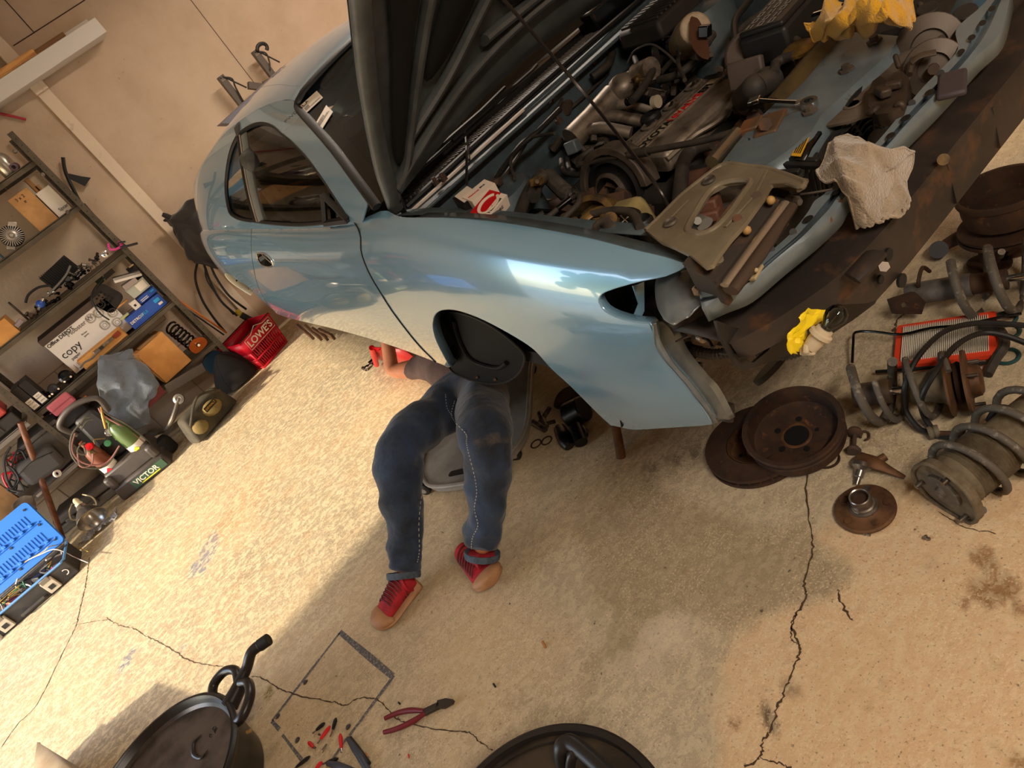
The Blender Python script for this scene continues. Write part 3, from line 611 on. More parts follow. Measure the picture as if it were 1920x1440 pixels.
for sg in (0, 1):
    X_ = lambda x: x if not sg else 2*XM-x
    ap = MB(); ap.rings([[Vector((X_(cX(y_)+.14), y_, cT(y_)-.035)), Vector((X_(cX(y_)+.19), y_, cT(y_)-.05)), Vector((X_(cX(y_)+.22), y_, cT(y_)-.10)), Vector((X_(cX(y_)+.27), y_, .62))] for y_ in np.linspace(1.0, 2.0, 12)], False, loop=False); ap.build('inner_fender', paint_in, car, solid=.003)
MB().box((XM, 1.62, .58), (1.2, .8, .04)).build('engine_undertray', dark_e, car)
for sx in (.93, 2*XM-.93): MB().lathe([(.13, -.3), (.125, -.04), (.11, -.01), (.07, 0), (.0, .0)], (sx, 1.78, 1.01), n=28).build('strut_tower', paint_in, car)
# ---- hood, open, with its pressed inner frame
def hoodP(u, v, d=0.):                                      # u across, v from hinge to nose
    x = .715+(2*XM-1.43)*u; s_ = math.sin(math.pi*u); a = math.radians(43+4*v)
    e = [(0, 1.945, 1.118), (.12, 1.86, 1.235), (.3, 1.735, 1.355), (.5, 1.60, 1.470), (.75, 1.425, 1.600), (1, 1.22, 1.735)]
    i = 0
    while i < 4 and e[i+1][0] < v: i += 1
    t = (v-e[i][0])/(e[i+1][0]-e[i][0]); y = e[i][1]+(e[i+1][1]-e[i][1])*t; z = e[i][2]+(e[i+1][2]-e[i][2])*t
    n_ = Vector((0, math.sin(a), math.cos(a))); return Vector((x, y, z))+n_*(.035*s_**.8+d)+V(0, .05*s_*(1-v), 0.03*s_*(1-v))
hood_in = mat('hood_inner', '6b7070', .42, .35, c2='5a5d5c', s=8)
hd_ = MB().grid(lambda u, v: hoodP(u, v, .0), 41, 25).build('hood', hood_in, car, solid=.006, off=1)
hs = MB().grid(lambda u, v: hoodP(u, v, .012), 41, 25).build('hood_skin', paint, hd_)
MB().tube([hoodP(.012, v, -.012) for v in np.linspace(0.0, 1, 20)], .026, 12, flat=.75).build('hood_edge', hood_in, hd_)
ins = mat('hood_pad', '161513', .95)
def hpad(name, pts, dd=-.012): P = [hoodP(a, b, dd) for a, b in c2(pts, 5, True)]; c_ = sum(P, Vector())/len(P); n = len(P); mb = MB(); mb.add(P+[p.lerp(c_, .06)+(V(0, -.5, -.5)*.008) for p in P]+[c_+V(0, -.004, -.004)], [(i, (i+1) % n, n+(i+1) % n, n+i) for i in range(n)]+[(n+i, n+(i+1) % n, 2*n) for i in range(n)]); return mb.build(name, ins, hd_)
hpad('inner_pad', [(.05, .12), (.075, .5), (.07, 1.0), (.19, 1.0), (.15, .6), (.09, .16)]); hpad('inner_pad', [(.16, .28), (.24, .6), (.3, 1.0), (.62, 1.0), (.42, .62), (.26, .3)]); hpad('inner_pad', [(.4, .28), (.5, .58), (.7, .98), (.9, .9), (.8, .4), (.6, .22)])
for pts in ([(.03, .04), (.10, .13), (.17, .5), (.23, 1.0)], [(.10, .13), (.25, .22), (.4, .45), (.62, 1.0)], [(.02, .05), (.3, .12), (.6, .14), (.97, .08)], [(.35, .2), (.6, .2), (.85, .35), (.95, .8)]):
    MB().tube([hoodP(a, b, -.012) for a, b in c2(pts, 6)], .028, 10, flat=.6).build('hood_rib', hood_in, hd_)
hi = MB(); h0 = hoodP(.01, 0, 0); hi.tube([h0+V(.02, .02, -.05), h0+V(.02, -.015, -.01), h0+V(.02, -.05, .05)], .009, 8, smooth=4); hi.sph(h0+V(.012, -.03, .01), .012); hi.build('hood_hinge', blk_p, hd_)
MB().tube([Pz(1252, 385, .93), Pz(1218, 330, .99), at(1100, 180, y=1.50), at(940, -6, y=1.50)], .0045, 8, smooth=5).build('hood_prop_rod', mat('dark_rod', '3a3532', .35, .7), car)
# wipers
for a, b, c_ in (((852, 270), (1000, 140), (1010, 128)), ((750, 350), (905, 215), (950, 170))):
    P = [Pz(a[0], a[1], 1.14), Pz(b[0], b[1], 1.125), Pz(c_[0], c_[1], 1.11)]
    w_ = MB().tube([p+V(0, 0, .012) for p in P], .006, 6).build('wiper_arm', blk_p, car); MB().tube([P[0]-V(.05, 0, 0), P[0].lerp(P[1], .8)], .005, 6).build('wiper_blade', blk, w_)
# wheel arch liner
lm = mat('liner_black', '0a0a0a', .7, spec=.25); lc = (1.62, .66); ln = MB()
def linp(u, v): a = math.radians(-25+205*u); return Vector((.615+.30*v, lc[0]-(.40-.0*v)*math.cos(a), lc[1]+(.285-.03*v)*math.sin(a)-.02))
ln.grid(linp, 24, 5); ln.prism([(p[0], p[1]) for p in ell(0, 0, .42, .30, 28)], (.93, lc[0], lc[1]-.02), (0, 1, 0), (0, 0, 1), (.01, 0, 0)); lo = ln.build('wheel_liner', lm, car, solid=.003)
lq = [at(*p, x=.655) for p in c2([(814, 600), (826, 588), (850, 584), (885, 592), (925, 612), (962, 640), (984, 665), (978, 692), (958, 711), (930, 719), (897, 716), (868, 706), (850, 697), (836, 676), (820, 645)], 3, True)]
ls_ = MB().prism([(q.y, q.z) for q in lq], (.655, 0, 0), (0, 1, 0), (0, 0, 1), (.006, 0, 0)).build('splash_shield', lm, car, bevel=.002); MB().tube([q+V(-.002, 0, 0) for q in lq], .004, 6, closed=True).build('shield_rim', blk_p, ls_)
MB().tube([at(*p, x=.65) for p in ((850, 600), (862, 640), (885, 675), (930, 690), (950, 680))], .008, 8, smooth=6).build('shield_ridge', lm, ls_)
bmat = mat('bolt_brown', '5a4c40', .5, .5)
for px, py in ((842, 653), (855, 674), (896, 706), (930, 710)): p = at(px, py, x=.654); MB().cyl(p, p+V(-.008, .004, 0), .007, n=8).build('bolt', bmat, lo)
MB().box((1.1, 1.62, .70), (.35, .2, .2)).cyl((.95, 1.62, .62), (.75, 1.62, .6), .05).build('steering_knuckle', dark_e, car, bevel=.02)
# ================================================================ ENGINE BAY AND NOSE (parts of the car)
def TB(name, pts, z, r, m, n=10, sm=5, parent=None, flat=1.):
    P = [Pz(p[0], p[1], p[2] if len(p) > 2 else z) for p in pts]; return MB().tube(P, r, n, smooth=sm, flat=flat).build(name, m, parent or car)
def ribtube(name, pts, z, r, m, parent=None, pitch=.008):
    P = crv([Pz(p[0], p[1], p[2] if len(p) > 2 else z) for p in pts], 10); Q = [P[0]]; rr = [r]; acc = 0
    for a, b in zip(P, P[1:]):
        k = max(1, int((b-a).length/(pitch/2))); 
        for i in range(1, k+1): Q.append(a.lerp(b, i/k)); rr.append(r if len(rr) % 2 else r*.82)
    return MB().tube(Q, rr, 10).build(name, m, parent or car, angle=20)
# engine block masses
eng = MB().box((1.45, 1.52, .72), (.62, .34, .26)).build('engine_block', dark_e, car, bevel=.02)
MB().box((1.45, 1.37, .74), (.5, .1, .16), (.2, 0, 0)).build('exhaust_shield', iron, eng, bevel=.02)
MB().box((1.18, 1.42, .70), (.14, .3, .3)).build('front_cover', dark_e, eng, bevel=.03)
# valve cover
vz = .90; a_, b_, c_, d_ = Pz(1152, 285, vz), Pz(1316, 137, vz), Pz(1377, 163, vz), Pz(1246, 291, vz)
ex = (b_-a_).normalized(); ey = (a_-d_).normalized()
L1, W1 = (b_-a_).length, (a_-d_).length
vo = (a_+b_+c_+d_)/4; VM = frame(vo, ex, ey); R3 = VM.to_3x3()
vc_ = MB().box(vo-R3@V(0, 0, .035), (L1*.98, W1, .07), R3, taper=.93).build('valve_cover', alu, car, bevel=.012)
VP = lambda x, y, z=0: vo+R3@V(x, y, z)
for sgn in (-1, 1): MB().beam(VP(-L1*.47, sgn*W1*.18+.028, .003), VP(L1*.47, sgn*W1*.18+.028, .003), .008, .008, R3@V(0, 0, 1)).build('rail', alu, vc_, bevel=.002)
MB().tube([VP(-L1*.46, -W1*.44, -.02), VP(-L1*.2, -W1*.46, -.02), VP(0, -W1*.58, -.022), VP(L1*.25, -W1*.46, -.02), VP(L1*.47, -W1*.42, -.02)], .014, 8, smooth=6, flat=.6).build('cover_rim', alu, vc_)
MB().box(VP(0, W1*.02, .001), (L1*.9, .048, .005), R3).build('name_strip', mat('strip_alloy', 'b5a68a', .5, .05, c2='7d6f58', s=20), vc_, bevel=.001)
for k in range(6): MB().beam(VP(-L1*.44, W1*.20+.010*k-.0, .004), VP(L1*.44, W1*.20+.010*k, .004), .004, .006, R3@V(0, 0, 1)).build('fin', alu, vc_)
for k in range(4):
    c = VP(-L1*.38+k*L1*.245, W1*.26, .008); MB().lathe([(.024, 0), (.026, .005), (.020, .008), (.019, .003), (0, .003)], c, R3@V(0, 0, 1), 24).build('plug_cap', alu, vc_); MB().box(c+R3@V(0, 0, .006), (.03, .006, .006), R3@Euler((0, 0, .5)).to_matrix()).build('cap_grip', blk_p, vc_)
tM = lambda x, y: VM @ Matrix.Translation((x, y, .0045))
text('TOYOTA', .038, mat('letter_black', '121212', .5), vc_, tM(-L1*.27, W1*.02), 'lettering', .001, .0006)
text('16VALVE', .036, mat('letter_red', 'c41f22', .5), vc_, tM(L1*.085, W1*.02), 'lettering', .001, .0004); text('EFI', .036, MATS['letter_black'], vc_, tM(L1*.32, W1*.02), 'lettering', .001, .0006)
MB().lathe([(.03, 0), (.032, .02), (.026, .028), (0, .03)], VP(-.02, W1*.36, 0), R3@V(0, 0, 1), 20).build('oil_cap', blk_p, vc_)
# intake
pl = MB().tube([Pz(1072, 262, .93), Pz(1110, 222, .94), Pz(1150, 180, .95)], [.04, .036, .04], 16, smooth=4).build('intake_plenum', alu, car)
MB().sph(Pz(1167, 163, .96), .05, 18, (1, 1, .8)).build('plenum_dome', alu, pl)
for k in range(4): a = Pz(1085+k*22, 250-k*22, .93); MB().tube([a, a+V(.03, -.07, -.01), a+V(.06, -.15, -.06)], .019, 10, smooth=4).build('intake_runner', alu, pl)
MB().cyl(Pz(1195, 140, .97), Pz(1222, 128, .98), .034, n=20).cyl(Pz(1180, 150, .96), Pz(1195, 140, .96), .026).build('throttle_body', mat('alloy_bright', 'b5a898', .35, .7, c2='7b6c5a', s=20), pl)
MB().box(Pz(1075, 275, .92), (.05, .04, .04), (0, .3, .5)).build('connector', mat('connector_grey', '5d666a', .5), pl, bevel=.005)
for p in ((1198, 158), (1206, 166)): MB().lathe([(.014, 0), (.017, .004), (.008, .008), (.008, .018), (.017, .022), (.014, .026)], Pz(p[0], p[1], .96), (.4, .4, .8), 14).build('gauge_brass', brass, pl)
tx_ = MB().box(Pz(1128, 279, .965), (.07, .035, .03), (.2, .2, .75)).build('black_connector', blk_g, car, bevel=.008)
ribtube('spark_lead', [(1175, 192), (1200, 185), (1225, 192)], .95, .012, blk_g)
MB().cyl(Pz(1226, 192, .95), Pz(1234, 190, .95), .018).build('lead_boot', mat('beige_rubber', 'a79c86', .6), car)
MB().tube([Pz(1175, 120, .97), Pz(1190, 95, 1.0), Pz(1220, 83, 1.02), Pz(1250, 100, 1.0), Pz(1272, 122, .97)], .0035, 6, smooth=8).build('throttle_cable', mat('cable_grey', '8c8680', .3, .8), car)
# timing cover and pulley (axis across the car)
pc = Pz(1162, 352, .86); ax = V(-1, -.10, .25)
tc_ = MB().lathe([(.095, -.02), (.095, .02), (.08, .028), (.075, .01), (.05, .012), (.052, .035), (.044, .045), (.035, .02), (0, .02)], pc, ax, 36).build('timing_pulley', blk_p, car)
MB().lathe([(.053, .03), (.056, .038), (.047, .047), (.044, .04)], pc, ax, 36, closed=True).build('pulley_ring', steel_d, tc_)
cvr = MB(); rgs = []
for k in range(15):
    a = math.radians(-30+k*15); u = Vector(ax).normalized().cross(V(0, 0, 1)).normalized(); v_ = u.cross(Vector(ax).normalized()); d = u*math.cos(a)+(-v_ if v_.z < 0 else v_)*math.sin(a); rgs.append([pc+d*r_+Vector(ax).normalized()*h for r_, h in ((.10, -.03), (.10, .03), (.122, .03), (.122, -.03))])
cvr.rings(rgs).build('timing_cover', steel_d, car, bevel=.003)
MB().box(pc+V(.03, -.03, -.15), (.05, .17, .22), (0, .2, 0)).build('lower_cover', dark_e, car, bevel=.02)
for k in range(8): MB().box(pc+V(-.03, .03-.014*k, -.115+.004*k), (.01, .005, .05)).build('belt_rib', steel_d, car)
# alternator / power steering cluster near the fender
ac = Pz(1118, 425, .88); MB().lathe([(.075, -.05), (.082, 0), (.075, .03), (.06, .034), (.056, .0), (0, .0)], ac, (-.6, -.3, .6), 30).build('alternator', brass, car)
MB().tube([Pz(1090, 440, .99), Pz(1095, 412, 1.0), Pz(1125, 395, 1.0), Pz(1150, 410, .99)], .014, 8, smooth=5, flat=.5).build('alternator_bracket', brass, car)
b1 = MB().tube([Pz(1118, 442, 1.0), Pz(1120, 420, 1.03), Pz(1135, 418, 1.02), Pz(1150, 438, .99)], .014, 8, smooth=4, flat=.4).build('engine_mount', steel_d, car); MB().cyl(Pz(1128, 428, 1.0), Pz(1126, 432, 1.01), .013, n=6).build('mount_nut', iron, b1)
for p, z_ in (((1060, 430), .95), ((1075, 440), .96)): MB().box(Pz(*p, z_), (.09, .03, .05), (0, 0, .6)).build('alternator_rib', brass, car, bevel=.01)
MB().cyl(Pz(1143, 410, 1.0), Pz(1150, 425, .97), .016, .02).build('brass_fitting', brass, car)
# washer tank
wt = MB().box(Pz(1192, 444, .90), (.12, .10, .16), (0, 0, .3), taper=.8).build('washer_tank', mat('washer_tank', '9c8d5e', .45, c2='6d6244', s=9), car, bevel=.02)
cM = frame(Pz(1166, 424, .97), at(1190, 395, z=.97)-at(1140, 450, z=.97), V(0, 1, .3)); c3_ = cM.to_3x3()
MB().prism(c2([(-.055, -.01), (-.03, .03), (.02, .034), (.05, .02), (.045, -.02), (0, -.034), (-.045, -.03)], 5, True), cM.translation, c3_@V(1, 0, 0), c3_@V(0, 1, 0), c3_@V(0, 0, .008)).build('washer_cap', blk_p, wt, bevel=.002)
mk = MB(); 
for a, b in (((-.03, -.015), (.0, .02)), ((.0, .02), (.012, .012)), ((.005, -.014), (.02, .016)), ((.02, .016), (.032, .0)), ((-.01, .0), (.022, -.004))): mk.beam(cM@V(*a, .009), cM@V(*b, .009), .0018, .0012, c3_@V(0, 0, 1))
mk.build('cap_mark', lab, wt)
MB().lathe([(.024, -.03), (.024, .0), (.027, .005), (.027, .02), (.022, .026), (.018, .016), (0, .014)], Pz(1206, 430, .95), (.1, -.1, 1), 24).build('filler_cap', blk_p, car)
# hoses and pipes
for nm, pts, z, r, m in (('radiator_hose', [(1335, 268), (1300, 280), (1282, 305), (1276, 350), (1272, 395)], .88, .018, hose_m), ('exhaust_pipe', [(1285, 345), (1320, 338), (1345, 330)], .84, .03, mat('rust_brown_pipe', '5b3a2c', .75, c2='42291f', s=12)), ('exhaust_pipe', [(1290, 300), (1320, 295), (1350, 300)], .80, .045, MATS['rust_brown_pipe']),
    ('brake_line', [(1084, 310), (1140, 297), (1190, 288), (1260, 275), (1325, 262), (1400, 240)], .95, .008, hose_m), ('pipe_sleeve', [(1180, 290), (1215, 284)], .95, .012, hose_m), ('coolant_hose', [(1085, 310), (1090, 295), (1110, 280)], .93, .009, hose_m),
    ('air_hose', [(1052, 300), (1058, 322), (1085, 328), (1110, 320)], .92, .008, hose_m), ('air_hose', [(1062, 290), (1066, 315), (1080, 325)], .9, .009, hose_m),
    ('vacuum_hose', [(1000, 368), (1006, 345), (1020, 330)], 1.0, .019, hose_m), ('vacuum_hose', [(975, 400), (985, 372), (1000, 345), (1018, 325)], 1.0, .016, hose_m), ('vacuum_hose', [(1030, 405), (1050, 388), (1080, 365)], 1.0, .007, blk_g), ('fluid_pipe', [(1000, 415), (1030, 405), (1060, 378), (1085, 368), (1082, 385), (1050, 415), (1035, 428)], 1.0, .007, hose_m),
    ('fluid_pipe', [(1020, 400), (1000, 412), (985, 420)], .99, .009, hose_m), ('bypass_hose', [(1110, 402), (1150, 395), (1185, 400), (1200, 425)], 1.0, .009, hose_m), ('cable_loom', [(905, 368), (940, 320), (975, 275), (1010, 245), (1050, 205)], 1.02, .009, blk_p), ('cable_loom', [(920, 365), (952, 322), (985, 270)], 1.0, .006, hose_m), ('cable_loom', [(965, 335), (958, 300), (985, 262), (1040, 250)], 1.02, .005, hose_m),
    ('heater_pipe', [(1050, 195), (1085, 165), (1115, 135), (1145, 100)], .98, .009, steel_d), ('heater_pipe', [(1060, 200), (1095, 170), (1130, 135), (1160, 110)], .96, .007, blk_p), ('heater_pipe', [(1068, 205), (1105, 172), (1140, 138)], .96, .006, hose_m), ('heater_hose', [(1060, 205), (1075, 170), (1100, 130)], .97, .022, mat('old_hose', '5a4a38', .7, c2='3a2e24', s=15)), ('heater_hose', [(1180, 80), (1200, 65), (1220, 60)], .98, .022, hose_m),
    ('fuel_line', [(1130, 130), (1145, 95), (1170, 75), (1200, 60)], .99, .006, blk_p), ('fuel_line', [(1222, 80), (1230, 115), (1205, 165), (1185, 190)], .97, .012, hose_m), ('fuel_line', [(1190, 108), (1200, 135)], .98, .009, hose_m), ('fuel_line', [(1235, 150), (1270, 140), (1300, 118)], .95, .012, hose_m), ('fuel_line', [(1240, 135), (1262, 112), (1290, 95)], .95, .008, hose_m),
    ('loop_wire', [(1250, 80), (1270, 90), (1272, 120), (1284, 150)], .98, .006, hose_m), ('loop_wire', [(1242, 75), (1248, 70), (1262, 72), (1275, 100)], 1.0, .003, hose_m), ('battery_cable', [(1380, 85), (1378, 40), (1400, 8), (1420, -20)], 1.0, .01, blk_p), ('battery_cable', [(1417, 85), (1420, 55), (1445, 15), (1470, -10)], 1.0, .008, blk_p), ('battery_cable', [(1365, 100), (1375, 70), (1420, 30), (1480, 5)], .98, .009, hose_m),
    ('radiator_pipe', [(1420, 85), (1455, 76), (1490, 75), (1500, 85)], .98, .010, steel_d), ('overflow_hose', [(1452, 135), (1455, 120), (1470, 110), (1490, 105)], .98, .012, hose_m), ('cable_loom', [(880, 300), (873, 255), (867, 232)], 1.08, .004, blk_p), ('support_rod', [(860, 190), (873, 255), (875, 345)], 1.1, .004, blk_p),
    ('cable_loom', [(1035, 215), (1052, 190), (1055, 160)], 1.0, .006, hose_m), ('wire_bundle', [(1110, 145), (1140, 120), (1150, 92)], 1.0, .014, hose_m)): TB(nm, pts, z, r, m)
ribtube('ribbed_hose', [(1028, 330), (1048, 350), (1070, 368), (1085, 362)], .97, .022, hose_m); ribtube('ribbed_hose', [(1312, 105), (1322, 85), (1335, 65)], .98, .014, hose_m); ribtube('ribbed_hose', [(1400, 640), (1430, 660), (1470, 663), (1500, 655)], .72, .014, hose_m)
for p, z_, m in (((1007, 340), 1.02, brass), ((1165, 62), 1.02, brass), ((1115, 118), 1.0, brass), ((1030, 190), 1.02, steel_d), ((930, 342), 1.03, iron)): MB().box(Pz(*p, z_), (.035, .03, .02), (.2, .3, .6)).cyl(Pz(*p, z_), Pz(*p, z_+.02), .009, n=6).build('pipe_clamp', m, car, bevel=.003)
for p, z_ in (((820, 345), 1.07), ((834, 338), 1.07), ((1050, 230), .99)): MB().lathe([(.012, 0), (.012, .012), (.007, .014), (.006, .024), (0, .024)], Pz(*p, z_), (0, 0, 1), 8).build('hinge_bolt', iron, car)
MB().box(Pz(1042, 185, 1.0), (.10, .05, .012), (.2, .1, .2)).box(Pz(1055, 195, .97), (.05, .06, .06)).build('relay_bracket', iron, car, bevel=.004)
# air cleaner, battery box, fuse box, reservoir
acb = MB().box(Pz(1238, 34, 1.03), (.24, .20, .06), (.0, .0, .0), taper=.92).build('air_cleaner', mat('black_dusty', '2e2925', .65, c2='221e1b', s=10), car, bevel=.012)
for k in range(9): c = Pz(1238, 34, 1.03)+V(-.09+.0225*k, 0, .033); MB().box(c, (.010, .17, .010)).build('lid_rib', MATS['black_dusty'], acb, bevel=.003)
MB().box(Pz(1142, 12, 1.10), (.26, .10, .08), (0, 0, .0)).build('blower_box', blk_g, car, bevel=.01)
rs = MB().tube([Pz(1280, 85, .96), Pz(1292, 68, 1.0), Pz(1305, 52, 1.03)], [.045, .05, .045], 18).build('fluid_reservoir', mat('reservoir_cream', 'b5a284', .5, c2='8f7a5c', s=6), car, bevel=.006)
MB().box(Pz(1322, 58, 1.03), (.03, .03, .03), (.3, .2, .3)).build('reservoir_plug', blk_g, rs, bevel=.003)
fzc = Pz(1478, 44, .99)
fz = MB().box(fzc, (.25, .13, .08), (0, 0, .10)).build('fuse_box', blk_p, car, bevel=.01); MB().box(fzc+V(.0, 0, .045), (.235, .12, .016), (0, 0, .10)).build('fuse_box_lid', blk_p, fz, bevel=.006)
gl = MB(); fM = Matrix.Translation(fzc+V(-.015, .0, .054))@Matrix.Rotation(.10, 4, 'Z')
for i in range(6):
    for j in range(3):
        if (i, j) in ((4, 2), (5, 0)): continue
        x_, y_ = -.08+i*.030, .036-j*.030
        for q in (((-.010, .006), (.010, .006)), ((-.010, -.006), (.010, -.006)), ((-.010, -.006), (-.010, .006)), ((.010, -.006), (.010, .006)))[:(4 if (i+j) % 3 else 2)]: gl.beam(fM@V(x_+q[0][0], y_+q[0][1], 0), fM@V(x_+q[1][0], y_+q[1][1], 0), .0022, .001)
gl.build('fuse_symbols', mat('symbol_grey', '8a857c', .6), fz)
# distributor / coil
dc = Pz(1405, 112, .97); ds = MB().cyl(dc+V(.06, .03, -.03), dc+V(-.005, 0, .02), .062, .058, 28).build('distributor', mat('distributor_grey', '4a403a', .6, c2='5a4d44', s=10), car, bevel=.01)
MB().box(dc+V(-.05, -.02, -.012), (.02, .10, .07), (0, .35, .1)).box(dc+V(.04, -.07, .0), (.09, .04, .07), (0, .3, .3)).build('distributor_flange', MATS['distributor_grey'], ds, bevel=.006)
for q in (V(-.065, .035, .02), V(-.06, -.07, -.01)): MB().cyl(dc+q, dc+q+V(-.012, 0, .008), .008, n=8).build('flange_screw', steel_d, ds)
MB().box(dc+V(.02, -.03, -.10), (.12, .10, .10)).build('distributor_body', dark_e, ds, bevel=.01)
MB().prism(c2([(0, 0), (.03, .05), (.045, .13), (.03, .14), (-.01, .06)], 4, True), Pz(1328, 112, .97), V(.7, -.5, .1), V(.4, .6, .6), V(0, .01, .006)).build('lifting_bracket', mat('rust_orange', '5a3822', .7, .3, c2='54331f', s=20), car)
# throttle linkages: small dirty clutter built as real lumps
cl = MB(); rr_ = random.Random(3)
for _ in range(150):
    u, v = rr_.random(), rr_.random(); px, py = 1010+u*320, 300-u*235+(v-.5)*110; z_ = .86+rr_.random()*.05; c = Pz(px, py, z_)
    if rr_.random() < .5: cl.cyl(c, c+V(rr_.uniform(-.05, .05), rr_.uniform(-.05, .05), rr_.uniform(-.02, .04)), rr_.uniform(.004, .014), n=8)
    else: cl.box(c, (rr_.uniform(.012, .05), rr_.uniform(.012, .04), rr_.uniform(.01, .04)), (rr_.random(), rr_.random(), rr_.random()))
o = cl.build('engine_fittings', steel_d, car); o['kind'] = 'stuff'
cl = MB()
for _ in range(110):
    u, v = rr_.random(), rr_.random(); px, py = 960+u*260, 430-u*60+(v-.5)*90; z_ = .80+rr_.random()*.08; c = Pz(px, py, z_); cl.box(c, (rr_.uniform(.015, .06), rr_.uniform(.015, .05), rr_.uniform(.01, .05)), (rr_.random(), rr_.random(), rr_.random()))
for _ in range(50):
    px, py = rr_.uniform(1330, 1440), rr_.uniform(20, 250); c = Pz(px, py, .84); cl.cyl(c, c+V(rr_.uniform(-.06, .06), rr_.uniform(-.06, .06), rr_.uniform(-.02, .04)), rr_.uniform(.006, .02), n=8)
o = cl.build('lower_fittings', iron, car); o['kind'] = 'stuff'
for _ in range(26):
    px, py = rr_.uniform(1010, 1330), rr_.uniform(40, 300)
    if abs(py-(300-(px-1010)*.75)) > 80 or py-(300-(px-1010)*.75) > -42: continue
    c = Pz(px, py, .93); MB().tube([c, c+V(rr_.uniform(-.05, .05), rr_.uniform(-.05, .05), .02), c+V(rr_.uniform(-.1, .1), rr_.uniform(-.08, .08), -.01)], rr_.uniform(.004, .008), 6, smooth=5).build('wiring', rr_.choice([blk_p, hose_m, steel_d]), car)
# ---- radiator and support panel
rt = MB().tube([Pz(1455, 205, .95), Pz(1490, 165, .955), Pz(1560, 82, .955), Pz(1590, 50, .95)], [.03, .03, .03, .028], 12).build('radiator_tank', mat('radiator_brown', '4f4126', .5, .2, c2='2e2719', s=10), car)
MB().lathe([(.018, -.03), (.018, 0), (.036, .002), (.038, .010), (.03, .015), (0, .016)], Pz(1500, 97, .975), (-.05, -.1, 1), 26).build('radiator_cap', mat('cap_gold', '9a7a3e', .35, .7, c2='6c5226', s=25), rt)
MB().box((1.32, 1.06, .74), (.66, .035, .36)).build('radiator_core', dark_e, rt)
MB().sph(Pz(1415, 165, .97), .031, 16).cyl(Pz(1415, 165, .97), Pz(1395, 185, .92), .03).cyl(Pz(1420, 163, .97), Pz(1452, 145, .96), .028).build('thermostat_elbow', hose_m, car)
for p in ((1440, 152), (1395, 188)): MB().lathe([(.031, -.01), (.033, 0), (.031, .01)], Pz(*p, .96 if p[1] < 160 else .92), Pz(1452, 145, .96)-Pz(1415, 165, .97), 20).build('hose_clamp', steel_d, car)
hn = MB().tube([Pz(1335, 305, .965), Pz(1382, 250, .965)], .016, 14).build('strut_tube', mat('chrome_dull', 'a49a88', .22, .9), car); MB().box(Pz(1445, 232, .965), (.09, .05, .01), (0, 0, .3)).box(Pz(1410, 240, .96), (.05, .045, .025), (0, 0, .3)).build('strut_bracket', mat('bracket_brown', '5c4a38', .6, .3, c2='7a4f30', s=15), car, bevel=.004)
MB().cyl(Pz(1435, 233, .975), Pz(1435, 233, .983), .014, n=6).build('bracket_bolt', iron, car)
rp = [(1348, 312), (1382, 268), (1420, 225), (1500, 150), (1560, 85), (1600, 60), (1690, 68), (1658, 108), (1600, 160), (1540, 215), (1520, 245), (1490, 270), (1452, 298), (1425, 312), (1395, 318)]
spn = mat('support_blue', '68757b', .42, .25, c2='59646a', s=7, c3='574c3e', s3=20, thr3=(.62, .68))
def platez(name, pts, z, m, th=.005, holes=(), parent=None, bev=.002, zf=None, lab_=None):
    z0 = z if zf is None else 0
    P = [Pz(p[0], p[1], z) for p in pts]; Hs = [[(q.x, q.y) for q in (Pz(a, b, z) for a, b in h)] for h in holes]
    return MB().prism([(q.x, q.y) for q in P], (0, 0, z), (1, 0, 0), (0, 1, 0), (0, 0, -th), Hs).build(name, m, parent or car, bevel=bev, label=lab_)
def holez(px, py, rx, ry, rot=0, n=16): return ell(px, py, rx, ry, n, rot=rot)
sp1 = platez('radiator_support', rp, .965, spn, .006, [holez(1403, 261, 4, 2.5), holez(1366, 302, 3, 2), holez(1441, 213, 3, 2)])
fl_ = [Pz(*p, .965) for p in ((1690, 68), (1658, 108), (1600, 160), (1540, 215), (1518, 247), (1490, 272), (1452, 300), (1425, 314))]
MB().rings([[p, p+V(-.002, -.012, -.035), p+V(-.002, -.014, -.06)] for p in fl_], False, loop=False).build('support_flange', spn, sp1, solid=.002)
for p in ((1588, 132), (1640, 78), (1519, 210)): MB().lathe([(.016, 0), (.016, .004), (.009, .005), (.009, .013), (0, .013)], Pz(p[0], p[1], .966), (0, 0, 1), 6).build('panel_clip', steel_d, sp1)
spl = mat('splash_grey', '6a6055', .6, .2, c2='55483b', s=9)
sp2 = platez('splash_panel', [(1523, 228), (1552, 200), (1610, 148), (1660, 100), (1690, 66), (1705, 72), (1722, 100), (1712, 128), (1698, 160), (1692, 195), (1660, 212), (1625, 216), (1590, 228), (1550, 236)], .945, spl, .005, [holez(1599, 194, 3, 2), holez(1538, 221, 3, 2), holez(1692, 87, 3, 2)])
for p in ((1599, 194), (1692, 87), (1630, 137), (1615, 155)): MB().lathe([(.012, 0), (.017, .002), (.02, 0)], Pz(*p, .946), (0, 0, 1), 18).build('dimple', spl, sp2)
lt = MB(); lz = [Pz(*p, .972) for p in ((1628, 170), (1636, 152), (1650, 142), (1662, 150), (1676, 136), (1692, 134), (1704, 146), (1700, 175), (1690, 200), (1668, 212), (1642, 215), (1628, 198))]; lt.prism([(q.x, q.y) for q in lz], (0, 0, .972), (1, 0, 0), (0, 1, 0), V(0, 0, -.025))
lt.cyl(Pz(1634, 203, .975), Pz(1640, 212, .965), .013).cyl(Pz(1686, 128, .97), Pz(1678, 102, .99), .005).box(Pz(1655, 172, .98), (.045, .02, .016), (.2, .1, .8)).cyl(Pz(1690, 196, .97), Pz(1684, 203, .97), .010).box(Pz(1675, 160, .98), (.02, .03, .014), (.1, .2, .3))
